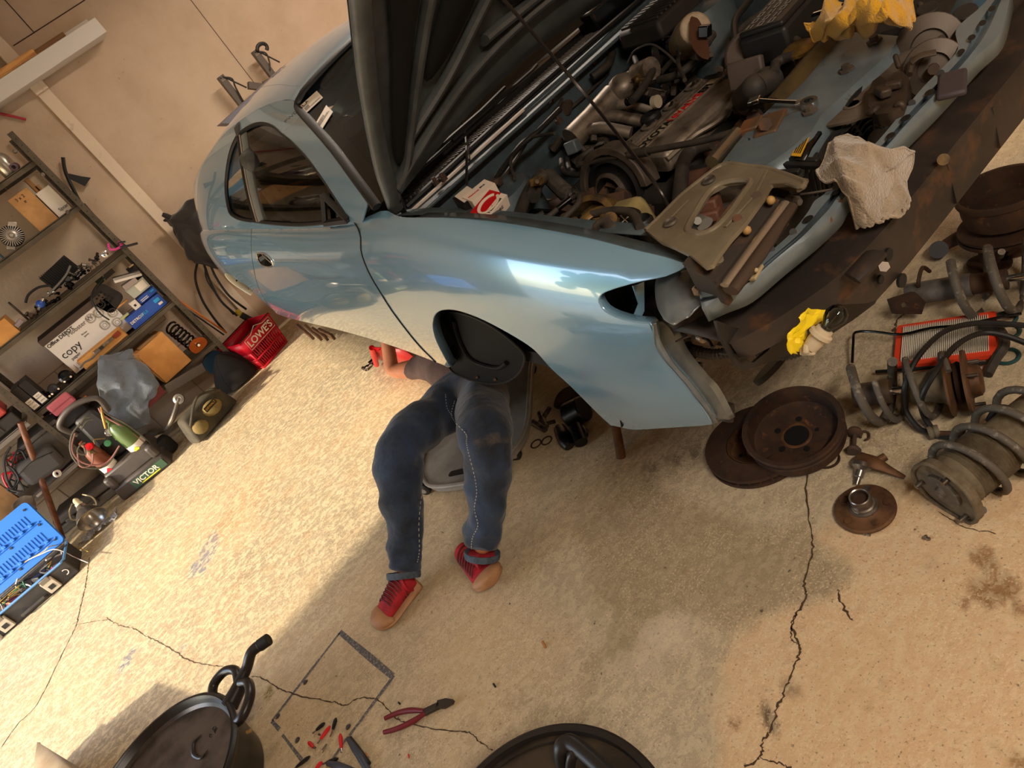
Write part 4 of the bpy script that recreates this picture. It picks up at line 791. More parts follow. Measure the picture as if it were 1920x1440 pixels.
lt.build('latch_block', mat('greasy_brown', '41352a', .55, .3, c2='2b231b', s=22), car, bevel=.004)
for c, r_ in (((1742, 88), .062), ((1750, 128), .052)):
    hr = MB().lathe([(r_*.2, -.03), (r_, -.014), (r_*1.03, 0), (r_, .012), (r_*.55, .018), (r_*.5, .010), (0, .012)], Pz(*c, .93), (-.75, -.45, .35), 32).build('horn', mat('horn_brown', '51463b', .5, .3, c2='3b3129', s=8), car); MB().cyl(Pz(*c, .93)+V(-.02, -.012, .01), Pz(*c, .93)+V(-.035, -.02, .015), .01, n=8).build('horn_stud', iron, hr)
MB().tube([Pz(1708, 118, .97), Pz(1725, 105, .975), Pz(1755, 98, .97)], .011, 8, smooth=4, flat=.35).build('horn_bracket', MATS['horn_brown'], car); MB().tube([Pz(1705, 140, .96), Pz(1712, 110, .97)], .006, 6).build('horn_stay', MATS['horn_brown'], car)
MB().cyl(Pz(1780, 88, .90), Pz(1788, 55, .93), .045).build('receiver_canister', MATS['horn_brown'], car, bevel=.006)
for p in ((1741, 30), (1812, 36)): MB().cyl(Pz(*p, .93), Pz(p[0]-2, p[1]-16, .95), .022).cyl(Pz(p[0], p[1]+12, .91), Pz(*p, .93), .014).build('filler_stub', MATS['black_dusty'], car, bevel=.003)
for pts in ([(1765, 42), (1790, 38), (1795, 50), (1785, 62)], [(1725, 8), (1730, 30), (1722, 45)], [(1760, 40), (1765, 70), (1748, 85)]): TB('ac_pipe', pts, .94, .006, steel_d)
MB().box(Pz(1700, 20, .86), (.3, .2, .05), (0, 0, .2)).build('far_splash_panel', dark_e, car)
# latch bar across the nose
def barpts(l, z): return [Pz(*p, z) for p in l]
up = c2([(1310, 545), (1345, 545), (1382, 528), (1435, 480), (1480, 440), (1513, 400), (1527, 377), (1547, 362), (1600, 310), (1647, 263), (1690, 212), (1732, 162), (1767, 127), (1796, 92), (1793, 55), (1833, 18), (1853, -2)], 4)
dn = c2([(1316, 578), (1350, 562), (1400, 540), (1460, 490), (1510, 450), (1533, 430), (1567, 397), (1585, 367), (1630, 318), (1673, 275), (1700, 245), (1745, 200), (1790, 152), (1830, 107), (1875, 62), (1893, 0), (1897, -14)], 4)
md = [((a[0]*.45+b[0]*.55), (a[1]*.45+b[1]*.55)) for a, b in zip(up, dn)]; md2 = [((a[0]*.3+b[0]*.7), (a[1]*.3+b[1]*.7)) for a, b in zip(up, dn)]; md3 = [((a[0]*.6+b[0]*.4), (a[1]*.6+b[1]*.4)) for a, b in zip(up, dn)]
U_, D_, Md, M2, M3_ = barpts(up, .955), barpts(dn, .945), barpts(md, .937), barpts(md2, .950), barpts(md3, .953)
cb_ = MB(); cb_.rings([[a+V(0, .0, -.03), a, c3, c, c2_, b, b+V(.0, -.0, -.03)] for a, c3, c, c2_, b in zip(U_, M3_, Md, M2, D_)], False, loop=False)
xb = cb_.build('latch_crossbar', mat('crossbar_blue', '7f8d95', .38, .45, c2='707b80', s=8, c3='6e4c34', s3=30, thr3=(.69, .72)), car, solid=.003)
for px, py, rx, ry in ((1515, 410, 11, 5), (1566, 361, 7, 4), (1670, 254, 10, 5), (1698, 221, 11, 5), (1743, 173, 11, 5), (1802, 97, 8, 5), (1822, 70, 8, 5), (1842, 43, 8, 5), (1860, 16, 8, 5)):
    MB().add([p for p in [Pz(px+a, py+b, .9588) for a, b in ell(0, 0, rx, ry, 16, rot=-.5)]], [tuple(range(16))]).build('slot_hole', blk, xb)
for px, py in ((1487, 435), (1446, 468), (1710, 193), (1764, 137)): MB().cyl(Pz(px, py, .955), Pz(px, py, .9575), .006, n=12).build('pin_hole', blk_p, xb)
lb = MB().box(Pz(1416, 511, .958), (.035, .016, .006), (0, 0, .2)).cyl(Pz(1416, 511, .955), Pz(1418, 506, .972), .004, n=8).build('bar_clip', mat('clip_beige', 'a08f6c', .6), xb, bevel=.002)
MB().box(Pz(1785, 158, .95), (.09, .045, .012), (.1, 0, .4)).build('bar_bumper', mat('bumper_stop', '3c3438', .6), xb, bevel=.005)
# fan shroud with ring grille
fc = V(1.27, .90, .81); fa_ = V(0, -1, .12); fx = V(1, 0, 0); fy = fx.cross(fa_.normalized()); fy = fy if fy.z > 0 else -fy
sh = MB().lathe([(.14, .04), (.14, 0), (.132, -.0), (.126, -.02), (.126, .04)], fc, fa_, 48, closed=True).build('fan_shroud', blk_p, car)
for k in range(9): r_ = .03+.0115*k; MB().tube([fc+fx*(r_*math.cos(a))+fy*(r_*math.sin(a))-fa_*-.02 for a in np.linspace(0, 2*math.pi, 40)[:-1]], .0035, 6, closed=True).build('grille_ring', blk_p, sh)
for k in range(8): a = k*math.pi/4+.3; MB().tube([fc+fx*(.03*math.cos(a))+fy*(.03*math.sin(a))+fa_*.02, fc+fx*(.13*math.cos(a))+fy*(.13*math.sin(a))+fa_*.02], .004, 6).build('grille_spoke', blk_p, sh)
MB().cyl(fc, fc+fa_*.03, .045).build('fan_hub', blk_p, sh); MB().box((1.32, .93, .80), (.72, .02, .22)).build('condenser', dark_e, sh)
yl = mat('label_yellow', 'd09a1e', .6); YL = MB()
ca_, cb2 = [], []
for k in range(9):
    t_ = k/8; px = 1498+(1517-1498)*t_; 
q4 = [Pz(1484, 294, .955), Pz(1502, 296, .955), Pz(1524, 248, .955), Pz(1511, 246, .955)]
yp = patch('warning_label', q4, yl, sh, .003); ln_ = MB(); n_ = (q4[1]-q4[0]).cross(q4[3]-q4[0]).normalized(); n_ = n_ if n_.z > 0 else -n_
for k in range(4): 
    t_ = .2+.2*k; ln_.beam(q4[0].lerp(q4[1], t_).lerp(q4[3].lerp(q4[2], t_), .1)+n_*.0038, q4[0].lerp(q4[1], t_).lerp(q4[3].lerp(q4[2], t_), .88)+n_*.0038, .0018, .0008, n_)
ln_.build('label_lines', ink, yp)
MB().rings([[Pz(1478, 297, .952), Pz(1508, 300, .952)], [Pz(1492, 268, .952), Pz(1522, 272, .952)], [Pz(1508, 243, .952), Pz(1540, 246, .952)]], False, loop=False).build('shroud_rim', blk_g, sh, solid=.006)
for a, b in (((1465, 308), (1540, 312)), ((1470, 300), (1535, 302)), ((1455, 325), (1500, 322))): MB().beam(Pz(*a, .945), Pz(*b, .945), .012, .01).build('shroud_rib', blk_p, sh, bevel=.002)
# arcs of the shroud grille close behind the label
for k in range(6):
    r0 = 10*k; TB('grille_arc', [(1520+r0*.9, 365), (1512+r0*1.0, 330), (1520+r0*.95, 290-r0*.1), (1545+r0*.65, 258-r0*.15), (1580+r0*.3, 245-r0*.2)], .925, .0035, blk_p, 6, 5, sh)
# ---- headlamp carrier (khaki plate), folded headlamp
kh = mat('khaki_steel', '857a64', .5, .25, c2='6f6350', s=6, c3='5c3f2a', s3=40, thr3=(.70, .73))
kp = [(1211, 432), (1240, 405), (1280, 365), (1340, 318), (1365, 307), (1400, 312), (1440, 317), (1500, 338), (1508, 346), (1500, 350), (1475, 343), (1445, 345), (1430, 372), (1395, 420), (1370, 447), (1345, 480), (1336, 496), (1322, 500), (1295, 478), (1262, 462), (1238, 452)]
kh_hole = [(1289, 428), (1305, 398), (1330, 360), (1362, 342), (1400, 338), (1407, 345), (1388, 372), (1370, 398), (1345, 425), (1320, 438), (1300, 436)]
kpn = platez('headlamp_carrier', kp, 1.015, kh, .008, [kh_hole], bev=.004, lab_='khaki pressed steel headlamp carrier')
MB().tube([Pz(*p, 1.014) for p in c2(kh_hole, 4, True)], .006, 8, closed=True).build('opening_rim', kh, kpn)
MB().tube([Pz(*p, 1.012) for p in c2(kp[:12], 3)], .005, 8).build('rolled_edge', kh, kpn)
for a, b in (((1360, 425), (1415, 365)), ((1415, 365), (1438, 320)), ((1245, 420), (1290, 375))): MB().beam(Pz(*a, 1.017), Pz(*b, 1.017), .006, .004).build('crease', kh, kpn, bevel=.001)
for p in ((1329, 338), (1257, 417)): MB().lathe([(.014, 0), (.012, .004), (.009, -.001), (0, -.001)], Pz(*p, 1.018), (0, 0, 1), 16).build('stamp', steel_d, kpn)
for p in ((1419, 367), (1383, 410)): MB().cyl(Pz(*p, 1.014), Pz(*p, 1.018), .008, n=10).build('plate_rivet', iron, kpn)
MB().tube([Pz(1345, 480, 1.0), Pz(1330, 500, .985)], .018, 12, flat=.7).build('carrier_foot', kh, kpn)
MB().tube([Pz(1440, 332, 1.0), Pz(1475, 342, .995), Pz(1505, 348, .99)], .016, 10, flat=.5).build('carrier_ear', kh, kpn)
MB().tube([Pz(1296, 427, .99), Pz(1310, 412, .99), Pz(1322, 420, .99)], .016, 10, flat=.6).cyl(Pz(1308, 414, .995), Pz(1308, 414, 1.008), .007).build('hinge_ear', mat('zinc_grey', '85827a', .5, .4), car)
MB().box(Pz(1335, 398, .97), (.05, .035, .06), (.1, .2, .5)).box(Pz(1325, 405, .98), (.03, .05, .02), (.1, .2, .5)).build('motor_plug', mat('connector_brown', '5f3d2c', .6), car, bevel=.004)
MB().lathe([(.055, -.02), (.05, .0), (.038, .01), (.035, 0), (0, 0)], Pz(1362, 372, .94), (.1, -.1, 1), 26).build('headlamp_motor', steel_d, car); MB().tube([Pz(1340, 425, .95), Pz(1375, 395, .955), Pz(1395, 375, .95)], .02, 10, flat=.5).build('motor_arm', brass, car)
hl = MB().prism([(0, 0), (.215, 0), (.215, .075), (0, .075)], Pz(1345, 530, .985), (Pz(1462, 375, .985)-Pz(1345, 530, .985)).normalized(), (Pz(1420, 360, 1.0)-Pz(1460, 376, .985)).normalized(), V(0, 0, -.05)).build('headlamp_body', mat('lamp_back', '38312b', .55, c2='5e4128', s=12, thr=(.5, .62)), car, bevel=.008)
MB().tube([Pz(1358, 535, .985), Pz(1405, 470, .99), Pz(1472, 380, .99)], .008, 12, flat=.6).build('lamp_bezel', mat('lamp_chrome', 'b5a794', .3, .8), hl)
MB().tube([Pz(1370, 545, .97), Pz(1420, 480, .975), Pz(1480, 388, .975)], .015, 12, flat=.7).build('lamp_rim', mat('lamp_rim', '54463b', .35, .5), hl)
for p in ((1445, 376), (1400, 432)): MB().sph(Pz(*p, 1.0), .008, 10).build('adjuster', mat('nylon_yellow', 'a8844e', .6), hl)
hx = (Pz(1416, 385, 1)-Pz(1398, 412, 1)).normalized(); text('.M MIO', .026, lab, hl, frame(Pz(1407, 400, 1.0), hx, V(-.3, .9, .3)), 'lettering', .0004)
spr = MB(); P = [Pz(1440, 352, .98).lerp(Pz(1470, 362, .975), t)+V(0, .012*math.cos(t*60), .012*math.sin(t*60)) for t in np.linspace(0, 1, 80)]; spr.tube(P, .0016, 5).build('return_spring', iron, car)
MB().cyl(Pz(1478, 376, .97), Pz(1494, 378, .97), .010).cyl(Pz(1494, 378, .97), Pz(1500, 379, .97), .006).build('lamp_motor_shaft', steel_d, car); TB('release_cable', [(1478, 367), (1520, 362), (1560, 355)], .965, .002, steel_d)
# ---- bright bracket at the fender tip
bk = MB(); rows = []
for (a, b, c, d) in (((1255, 512), (1275, 508), (1300, 505), (1315, 512)), ((1232, 520), (1262, 535), (1295, 530), (1325, 528)), ((1228, 545), (1258, 560), (1300, 548), (1330, 545)), ((1232, 575), (1262, 590), (1300, 575), (1322, 562)), ((1245, 600), (1262, 608), (1285, 598), (1300, 580))):
    rows.append([Pz(*a, .93), Pz(*b, .95), Pz(*c, .935), Pz(*d, .94)])
G_ = lambda u, v: crv([crv(r_, 4)[min(12, int(round(v*12)))] for r_ in rows], 4)[min(16, int(round(u*16)))]
nb = bk.grid(G_, 17, 13).build('nose_bracket', silver, car, solid=.003)
MB().cyl(Pz(1313, 546, .945), Pz(1310, 543, .955), .012, n=6).build('bracket_nut', MATS['alloy_bright'], nb)
MB().prism([(q.x, q.z) for q in (at(1187, 536, y=1.02), at(1208, 528, y=1.02), at(1222, 585, y=1.0), at(1212, 605, y=1.0), at(1185, 603, y=1.02), at(1198, 570, y=1.02))], (0, 1.02, 0), (1, 0, 0), (0, 0, 1), (0, .003, 0)).build('lamp_surround', paint, car)
# inward channel along the fender's front edge
ch = []
fo_ = [(1217, 609), (1226, 644), (1251, 686), (1282, 721), (1308, 755), (1334, 796)]; fi = [(1246, 598), (1270, 612), (1290, 655), (1325, 700), (1350, 728), (1378, 782)]
for (a, b) in zip(fo_, fi):
    u = on(*a); A0 = Vector(S(*u)); B0 = at(*b, x=A0.x+.052); ch.append([A0, A0+V(.008, -.012, 0), A0.lerp(B0, .45)+V(0, .014, 0), A0.lerp(B0, .7)+V(0, -.004, 0), B0, B0+V(.004, .02, 0)])
cols = [crv([r_[k] for r_ in ch], 5) for k in range(6)]; MB().rings([[c[i] for c in cols] for i in range(len(cols[0]))], False, loop=False).build('fender_channel', silver, fp, solid=.002)
for p in ((1302, 696), (1362, 772)):
    c = at(*p, x=.73); MB().box(c, (.035, .02, .035), (0, .5, 0)).box(c+V(-.015, -.012, -.005), (.02, .02, .012), (0, .8, 0)).build('bumper_clip', mat('clip_brown', '2f2926', .6), fp, bevel=.003)
MB().cyl(at(1339, 735, x=.715), at(1335, 738, x=.70), .009, n=8).build('channel_screw', MATS['alloy_bright'], fp)
# behind it: pipes and connectors
MB().tube([Pz(1298, 605, .82), Pz(1320, 580, .84)], .018, 12).build('tow_stub', steel_d, car); MB().box(Pz(1325, 615, .80), (.05, .05, .06), (.3, .2, .3)).build('lamp_connector', mat('dusty_connector', '6b5a48', .7), car, bevel=.008)
ribtube('loom_sleeve', [(1284, 622), (1300, 625), (1315, 632)], .82, .010, blk_p); MB().cyl(Pz(1312, 631, .82), Pz(1320, 634, .82), .010).build('sleeve_end', MATS['alloy_bright'], car); TB('lamp_wire', [(1318, 633), (1330, 640), (1336, 652)], .82, .003, blk_p)
ribtube('washer_hose', [(1290, 650), (1310, 660), (1340, 665), (1368, 660)], .76, .012, hose_m)
# ---- bumper beam
worn_b = mat('bolt_dull', '8c8174', .4, .6)
bm_ = mat('bumper_steel', '3d342e', .5, .25, c2='2a2421', s=5, c3='5f3f29', s3=9, thr3=(.56, .68)); 
F = herm([.62, .72, .85, 1.0, XM], [.80, .735, .69, .678, .672]); Bk = herm([.62, .72, .85, 1.0, XM], [.93, .86, .79, .77, .765])
def mir(f): return lambda x: f(x if x < XM else 2*XM-x)
Fm, Bm = mir(F), mir(Bk); rg = []
for x in list(np.linspace(.64, 2*XM-.64, 70)):
    t = min((x-.60)/.30, 1); q_ = min(max((x-.78)/.10, 0), 1); zb = .835-.078*q_; zt = .872
    fy_, by = Fm(x), Bm(x); rg.append([Vector((x, by, zt+.03)), Vector((x, by-.006, zt+.003)), Vector((x, fy_+.045, zt)), Vector((x, fy_, zt-.008)), Vector((x, fy_-.004, zt-.05)), Vector((x, fy_+.004, zb)), Vector((x, fy_+.04, zb-.004))])
bbm = MB().rings(rg, False, loop=False).build('bumper_beam', bm_, car, solid=.004)
for px, py, r_ in ((1667, 477, .011), (1652, 524, .008), (1692, 526, .013)): p = at(px, py, y=.675); MB().cyl(p+V(0, .004, 0), p+V(0, -.001, 0), r_, n=14).build('beam_hole', blk, bbm)
MB().tube([at(1640, 478, y=.66), at(1620, 500, y=.655), at(1598, 522, y=.665)], .02, 10, flat=.5).build('beam_dent', bm_, bbm); MB().cyl(at(1656, 500, y=.665), at(1658, 500, y=.65), .009, n=6).build('beam_bolt', worn_b, bbm)
MB().cyl(Pz(1769, 299, .874), Pz(1769, 299, .877), .010, n=16).build('beam_plug', brass, bbm)
for x in (1.15, 1.32, 1.5): MB().box((x, Fm(x)+.0, .808), (.005, .006, .085)).build('beam_crease', bm_, bbm)
MB().rings([[Vector((x, Bm(x)+.004, .90)), Vector((x, Bm(x)+.006, .84)), Vector((x, Bm(x)+.05, .82))] for x in np.linspace(.66, 1.3, 24)], False, loop=False).build('beam_back_flange', iron, bbm, solid=.003)
# hanging frame plate below the end of the beam
hz = lambda p, y_=.80: at(p[0], p[1], y=y_)
fo3 = [(1342, 600), (1352, 635), (1384, 692), (1394, 696), (1440, 680), (1485, 664), (1520, 652), (1600, 600), (1640, 570), (1655, 545), (1640, 535), (1600, 560), (1545, 580), (1500, 592), (1440, 606), (1380, 616)]
fh3 = [(1380, 634), (1402, 676), (1413, 680), (1443, 655), (1446, 640), (1444, 618), (1412, 624)]
Q = [hz(p, .79) for p in fo3]; Hh = [(q.x, q.z) for q in (hz(p, .79) for p in fh3)]
MB().prism([(q.x, q.z) for q in Q], (0, .79, 0), (1, 0, 0), (0, 0, 1), (0, .006, 0), [Hh]).build('lower_frame', mat('frame_black', '2a2623', .45, .3), car, bevel=.003)
MB().lathe([(.045, 0), (.045, .012), (.02, .016), (.02, .006), (0, .006)], at(1440, 688, y=.95), (0, -.6, -.8), 24).build('rubber_mount', blk_p, car); 
MB().box((.86, 1.14, .70), (.10, .3, .10)).build('front_rail', dark_e, car, bevel=.01)
MB().prism([(0, 0), (.12, 0), (.14, .12), (.02, .16)], (.86, .96, .62), (1, 0, 0), (0, 0, 1), (0, .01, 0)).build('side_baffle', mat('baffle_green', '4a4a42', .7), car, bevel=.003)
# ================================================================ THINGS ON THE FLOOR
rust = mat('rust_dark', '47301f', .75, .25, c2='2e211a', s=14, thr=(.4, .65), c3='6d4426', s3=30, thr3=(.6, .72)); rust_l = mat('rust_brown', '6b4a2e', .65, .35, c2='4a3220', s=18, thr=(.42, .62)); grime = mat('grimy_tan', '6f6450', .8, .05, c2='564935', s=22, thr=(.42, .62)); coil_m = mat('coil_grey', '5a5349', .65, .2, c2='8c8577', s=60, thr=(.55, .68))
worn = mat('worn_steel', '9a9288', .3, .85, c2='6b6258', s=20)
def F0(px, py, z=0): return at(px, py, z=z)
# brake disc lying flat, drum on top of it
ro = thing('brake_disc', 'rusty vented brake disc lying flat under the brake drum', 'brake disc', (.993, 1.322, 0))
c = V(.993, 1.322, 0)
dk = MB().lathe([(.083, .022), (.155, .022), (.155, .034), (.085, .034)], c, n=64, closed=True).build('friction_ring', rust, ro)
MB().lathe([(.083, .0), (.155, .0), (.155, .011), (.085, .011)], c, n=64, closed=True).build('friction_ring', rust, ro)
for k in range(28): a = k*2*math.pi/28; MB().beam(c+V(.09*math.cos(a), .09*math.sin(a), .0165), c+V(.15*math.cos(a), .15*math.sin(a), .0165), .006, .012).build('vane', rust, ro)
MB().lathe([(.083, .034), (.080, .008), (.074, .004), (.036, .004), (.036, .0), (.078, .0), (.085, .006), (.087, .034)], c, n=64, closed=True).build('hat', rust_l, ro)
for k in range(5): a = k*2*math.pi/5; MB().cyl(c+V(.055*math.cos(a), .055*math.sin(a), .003), c+V(.055*math.cos(a), .055*math.sin(a), .0046), .007, n=14).build('stud_hole', blk, ro)
dn_ = V(-.10, -.10, .98).normalized(); dcn = V(1.045, 1.205, .085)
dr = thing('brake_drum', 'rusty brake drum with open side up, tilted on the brake disc', 'brake drum', dcn-dn_*.05)
dM = lambda p: dcn+rotf(dn_)@p
MB().lathe([(.137, -.050), (.139, -.02), (.134, -.018), (.134, -.006), (.141, -.004), (.143, .004), (.139, .010), (.126, .008), (.124, .002), (.121, -.042), (.112, -.046), (.035, -.046), (.035, -.052), (.12, -.053)], dcn, dn_, 72, closed=True).build('drum_shell', rust, dr)
for k, r_ in ((0, .0095), (1, .0095), (2, .0095), (3, .0095), (4, .006)): a = .4+k*2*math.pi/5; p = dM(V(.058*math.cos(a), .058*math.sin(a), -.0455)); MB().cyl(p, p+dn_*.001, r_, n=16).build('stud_hole', blk, dr)
MB().lathe([(.036, -.045), (.042, -.044), (.045, -.0455)], dcn, dn_, 32, closed=True).build('bore_ring', rust_l, dr); MB().cyl(dcn-dn_*.047, dcn-dn_*.0452, .034, n=32).build('bore', blk, dr)
g = thing('rubber_ring', 'thin brown rubber ring on the floor beside the brake drum', 'ring', F0(1550, 862)); 
MB().lathe([(.030, .0), (.034, .0), (.034, .008), (.031, .008)], F0(1552, 862), n=36, closed=True).build('band', rust, g); g.children[0]
# wheel hub
hb_ = V(.905, .930, 0); hu_ = V(-.05, -.02, 1).normalized(); h_ = thing('wheel_hub', 'rust brown wheel hub flange with a bright collar, standing alone on the floor', 'wheel hub', hb_)
MB().lathe([(.0, .006), (.070, .006), (.074, .010), (.074, .016), (.070, .020), (.045, .021), (.036, .026), (.034, .024), (0, .024)], hb_, hu_, 48).build('flange', rust_l, h_)
MB().lathe([(.036, .022), (.036, .030), (.030, .032), (.030, .038), (.026, .040), (.0255, .066), (.0235, .068), (.021, .066), (.021, .03)], hb_, hu_, 40).build('collar', worn, h_)
MB().lathe([(.021, .05), (.021, .03), (0, .03)], hb_, hu_, 24).build('bore', rust, h_)
for k in range(5): a = .35+k*2*math.pi/5; q = rotf(hu_)@V(.055*math.cos(a), .055*math.sin(a), 0)+hb_; MB().cyl(q+hu_*.018, q+hu_*.024, .0095, n=16).cyl(q+hu_*-.004, q+hu_*.01, .006, n=10).build('stud', rust_l if k else worn, h_)
# suspension struts
def strut_thing(lab, P0, P1, loc):
    t = thing('suspension_strut', lab, 'suspension strut', loc, 'worn suspension struts on the floor'); A, B = Vector(P0), Vector(P1); ax = (B-A).normalized(); L_ = (B-A).length; R = rotf(ax, (0, 0, 1))
    return t, lambda s_, r_=0, a=0: A+ax*(s_*L_)+R@V(r_*math.cos(a), r_*math.sin(a), 0), ax, L_
def coil(fn, s0, s1, turns, r, wr, m, par, ph=0, taper=0):
    n = int(turns*22); P = [fn(s0+(s1-s0)*i/n, r*(1-taper*abs(2*i/n-1)**3), ph+i/22*2*math.pi) for i in range(n+1)]; return MB().tube(P, wr, 10).build('coil_spring', m, par)
A_1, B_1 = F0(1606, 742, .085), F0(1838, 712, .085)
t, f1, ax, L_ = strut_thing('dusty strut with widely spaced coils and a beige dust boot, below the air filter', A_1, B_1, (A_1+B_1)/2-V(0, 0, .085))
coil(f1, .0, .36, 1.0, .080, .013, coil_m, t, -.6); coil(f1, .22, .80, 2.0, .080, .0085, coil_m, t, .4)
MB().tube([f1(-.02), f1(.30)], .034, 20).build('damper_tube', mat('damper_brown', '3c3128', .6, .2, c2='5a4328', s=9), t); MB().tube([f1(.30), f1(.46)], .011, 14).build('damper_rod', mat('chrome', 'd8d8d8', .12, 1.), t)
MB().lathe([(.0, .44*L_), (.036, .44*L_), (.042, .46*L_), (.040, .60*L_), (.043, .62*L_), (.050, .70*L_), (.062, .76*L_), (0, .76*L_)], A_1, ax, 28).build('dust_boot', grime, t)
MB().lathe([(0, .755*L_), (.085, .755*L_), (.088, .775*L_), (.06, .80*L_), (0, .80*L_)], A_1, ax, 32).build('spring_seat', rust_l, t); MB().lathe([(0, .82*L_), (.052, .82*L_), (.056, .85*L_), (.05, .88*L_), (0, .88*L_)], A_1, ax, 30).build('bearing', rust, t)
MB().lathe([(0, .89*L_), (.082, .89*L_), (.084, .915*L_), (.045, .93*L_), (.04, 1.0*L_), (.03, 1.02*L_), (0, 1.02*L_)], A_1, ax, 32).build('top_mount', rust_l, t)
for a in (.6, 2.7, 4.8): p = f1(.92, .066, a); MB().cyl(p, p+ax*.025, .005, n=10).build('mount_stud', worn, t)
A_2, B_2 = F0(1778, 912, .085), F0(1945, 775, .085)
t, f2, ax, L_ = strut_thing('mud-caked strut with ribbed boot and three-stud top mount facing the room', A_2, B_2, (A_2+B_2)/2-V(0, 0, .085))
coil(f2, .05, 1.1, 4.2, .082, .0095, coil_m, t, 2.2)
rb_ = [(0, .02*L_), (.058, .04*L_), (.066, .10*L_)]
for k in range(16): q = .12+k*.026; rb_ += [(.066, q*L_), (.061, (q+.013)*L_)]
rb_ += [(.062, .55*L_), (.055, .62*L_), (.052, 1.05*L_), (0, 1.05*L_)]
MB().lathe(rb_, A_2, ax, 30).build('dust_boot', grime, t)
R2 = rotf(ax, (0, 0, 1)); mp_ = c2([(.085, -.02), (.06, .07), (-.03, .085), (-.085, .04), (-.075, -.06), (0, -.088)], 5, True)
mp = MB().prism(mp_, A_2-ax*.012, R2@V(1, 0, 0), R2@V(0, 1, 0), ax*.014).build('top_mount', grime, t, bevel=.004)
MB().tube([A_2-ax*.016+R2@V(x*.97, y*.97, 0) for x, y in mp_], .005, 8, closed=True).build('mount_rim', grime, mp)
MB().lathe([(.035, -.022), (.045, -.020), (.045, -.012)], A_2, ax, 28).lathe([(0, -.03), (.012, -.03), (.016, -.02), (.035, -.016)], A_2, ax, 20).build('centre_nut', coil_m, mp)
for x, y in ((.065, .03), (-.06, .045), (-.02, -.065)): p = A_2+R2@V(x, y, 0)-ax*.012; MB().cyl(p, p-ax*.022, .0065, n=10).build('mount_stud', worn, mp)
A_3, B_3 = F0(1700, 553, .075), F0(1960, 512, .085)
t, f3, ax, L_ = strut_thing('long grey strut with thick coils half out of frame below the bumper beam', A_3, B_3, (A_3+B_3)/2-V(0, 0, .08))
MB().tube([f3(0), f3(.5)], .034, 20).build('damper_tube', mat('damper_grey', '4f4a46', .55, .3, c2='6e6862', s=14), t); MB().tube([f3(.5), f3(.75)], .03, 20).build('inner_tube', rust, t); MB().tube([f3(.74), f3(1.)], .011, 12).build('damper_rod', MATS['chrome'], t)
coil(f3, .40, 1.1, 2.6, .095, .013, coil_m, t, 0.); tw = MB().prism([(0, -.03), (.07, -.045), (.09, 0), (.07, .045), (0, .03)], f3(.02)+V(-.06, .02, -.0), ax, V(0, 0, 1), V(.0, .012, 0), [ell(.035, .0, .012, .012, 12)]); tw.build('bracket', rust, t, bevel=.003)
MB().tube([f3(.12, .035, .3), f3(.14, .06, .2), f3(.16, .075, -.5), f3(.18, .07, -1.2)], .006, 8, smooth=4).build('hose_hook', rust, t)
# stack at the right edge: second drum over loose plates
d2 = V(1.99, 1.03, .20); t = thing('brake_drum', 'second rust brown brake drum, at the right edge on a heap of parts', 'brake drum', d2-V(0, 0, .12))
MB().lathe([(0, -.085), (.112, -.085), (.118, -.05), (.118, -.012), (.126, -.010), (.127, .006), (.120, .009), (.114, .006), (.110, -.07), (0, -.075)], d2, V(.04, .03, 1), 60).build('drum_shell', rust, t)
t = thing('brake_disc', 'dark rusted brake disc under the right-hand drum', 'brake disc', (1.97, 1.02, .0)); MB().lathe([(.05, .07), (.14, .07), (.14, .078), (.05, .078)], (1.97, 1.02, .0), V(.08, .05, 1), 48, closed=True).build('friction_ring', rust, t); MB().lathe([(.05, .085), (.137, .085), (.137, .093), (.05, .093)], (1.97, 1.02, .0), V(.08, .05, 1), 48, closed=True).lathe([(.0, .0), (.06, .0), (.06, .085), (0, .085)], (1.97, 1.02, 0), n=24).build('hat', rust, t)
t = thing('control_arm', 'dark forged control arm behind the long grey strut', 'control arm', F0(1800, 460)); MB().tube([F0(1760, 468, .03), F0(1800, 445, .05), F0(1850, 440, .07), F0(1900, 470, .05)], [.02, .03, .03, .02], 10, smooth=4, flat=.6).build('arm', rust, t); MB().cyl(F0(1760, 468, .0), F0(1760, 468, .05), .028).build('bushing', blk_p, t)
t = thing('wheel_hub', 'dark rusty hub between the thick coils of the grey strut', 'wheel hub', F0(1850, 495)); MB().lathe([(0, 0), (.06, 0), (.06, .012), (.03, .02), (.03, .06), (0, .06)], F0(1855, 498), (.2, -.1, 1), 30).build('flange', rust, t); MB().cyl(F0(1875, 480, .07), F0(1878, 472, .10), .01, n=10).build('stud', worn, t)
# air filter
fz_ = .03; q4 = [F0(*p, fz_) for p in ((1690, 614), (1850, 590), (1858, 654), (1691, 676))]; o4 = [F0(*p, .022) for p in ((1678, 612), (1872, 598), (1875, 664), (1682, 692))]
t = thing('air_filter', 'flat air filter with white pleats in an orange rubber frame', 'air filter', (o4[0]+o4[2])/2-V(0, 0, .022))
cc = (q4[0]+q4[2])/2; ex = (q4[1]-q4[0]).normalized(); ey = V(0, 0, 1).cross(ex); W_, H_ = (q4[1]-q4[0]).length, ((q4[3]-q4[0]).dot(-ey)+(q4[2]-q4[1]).dot(-ey))/2
FM = frame(cc-V(0, 0, .02), ex, ey); B3 = FM.to_3x3(); org = mat('filter_orange', 'd8401f', .5)
MB().prism(rrect(W_+.036, H_+.036, .01), FM.translation, ex, ey, V(0, 0, .014), [rrect(W_-.004, H_-.004, .004)]).build('frame', org, t, bevel=.003)
pp = MB()
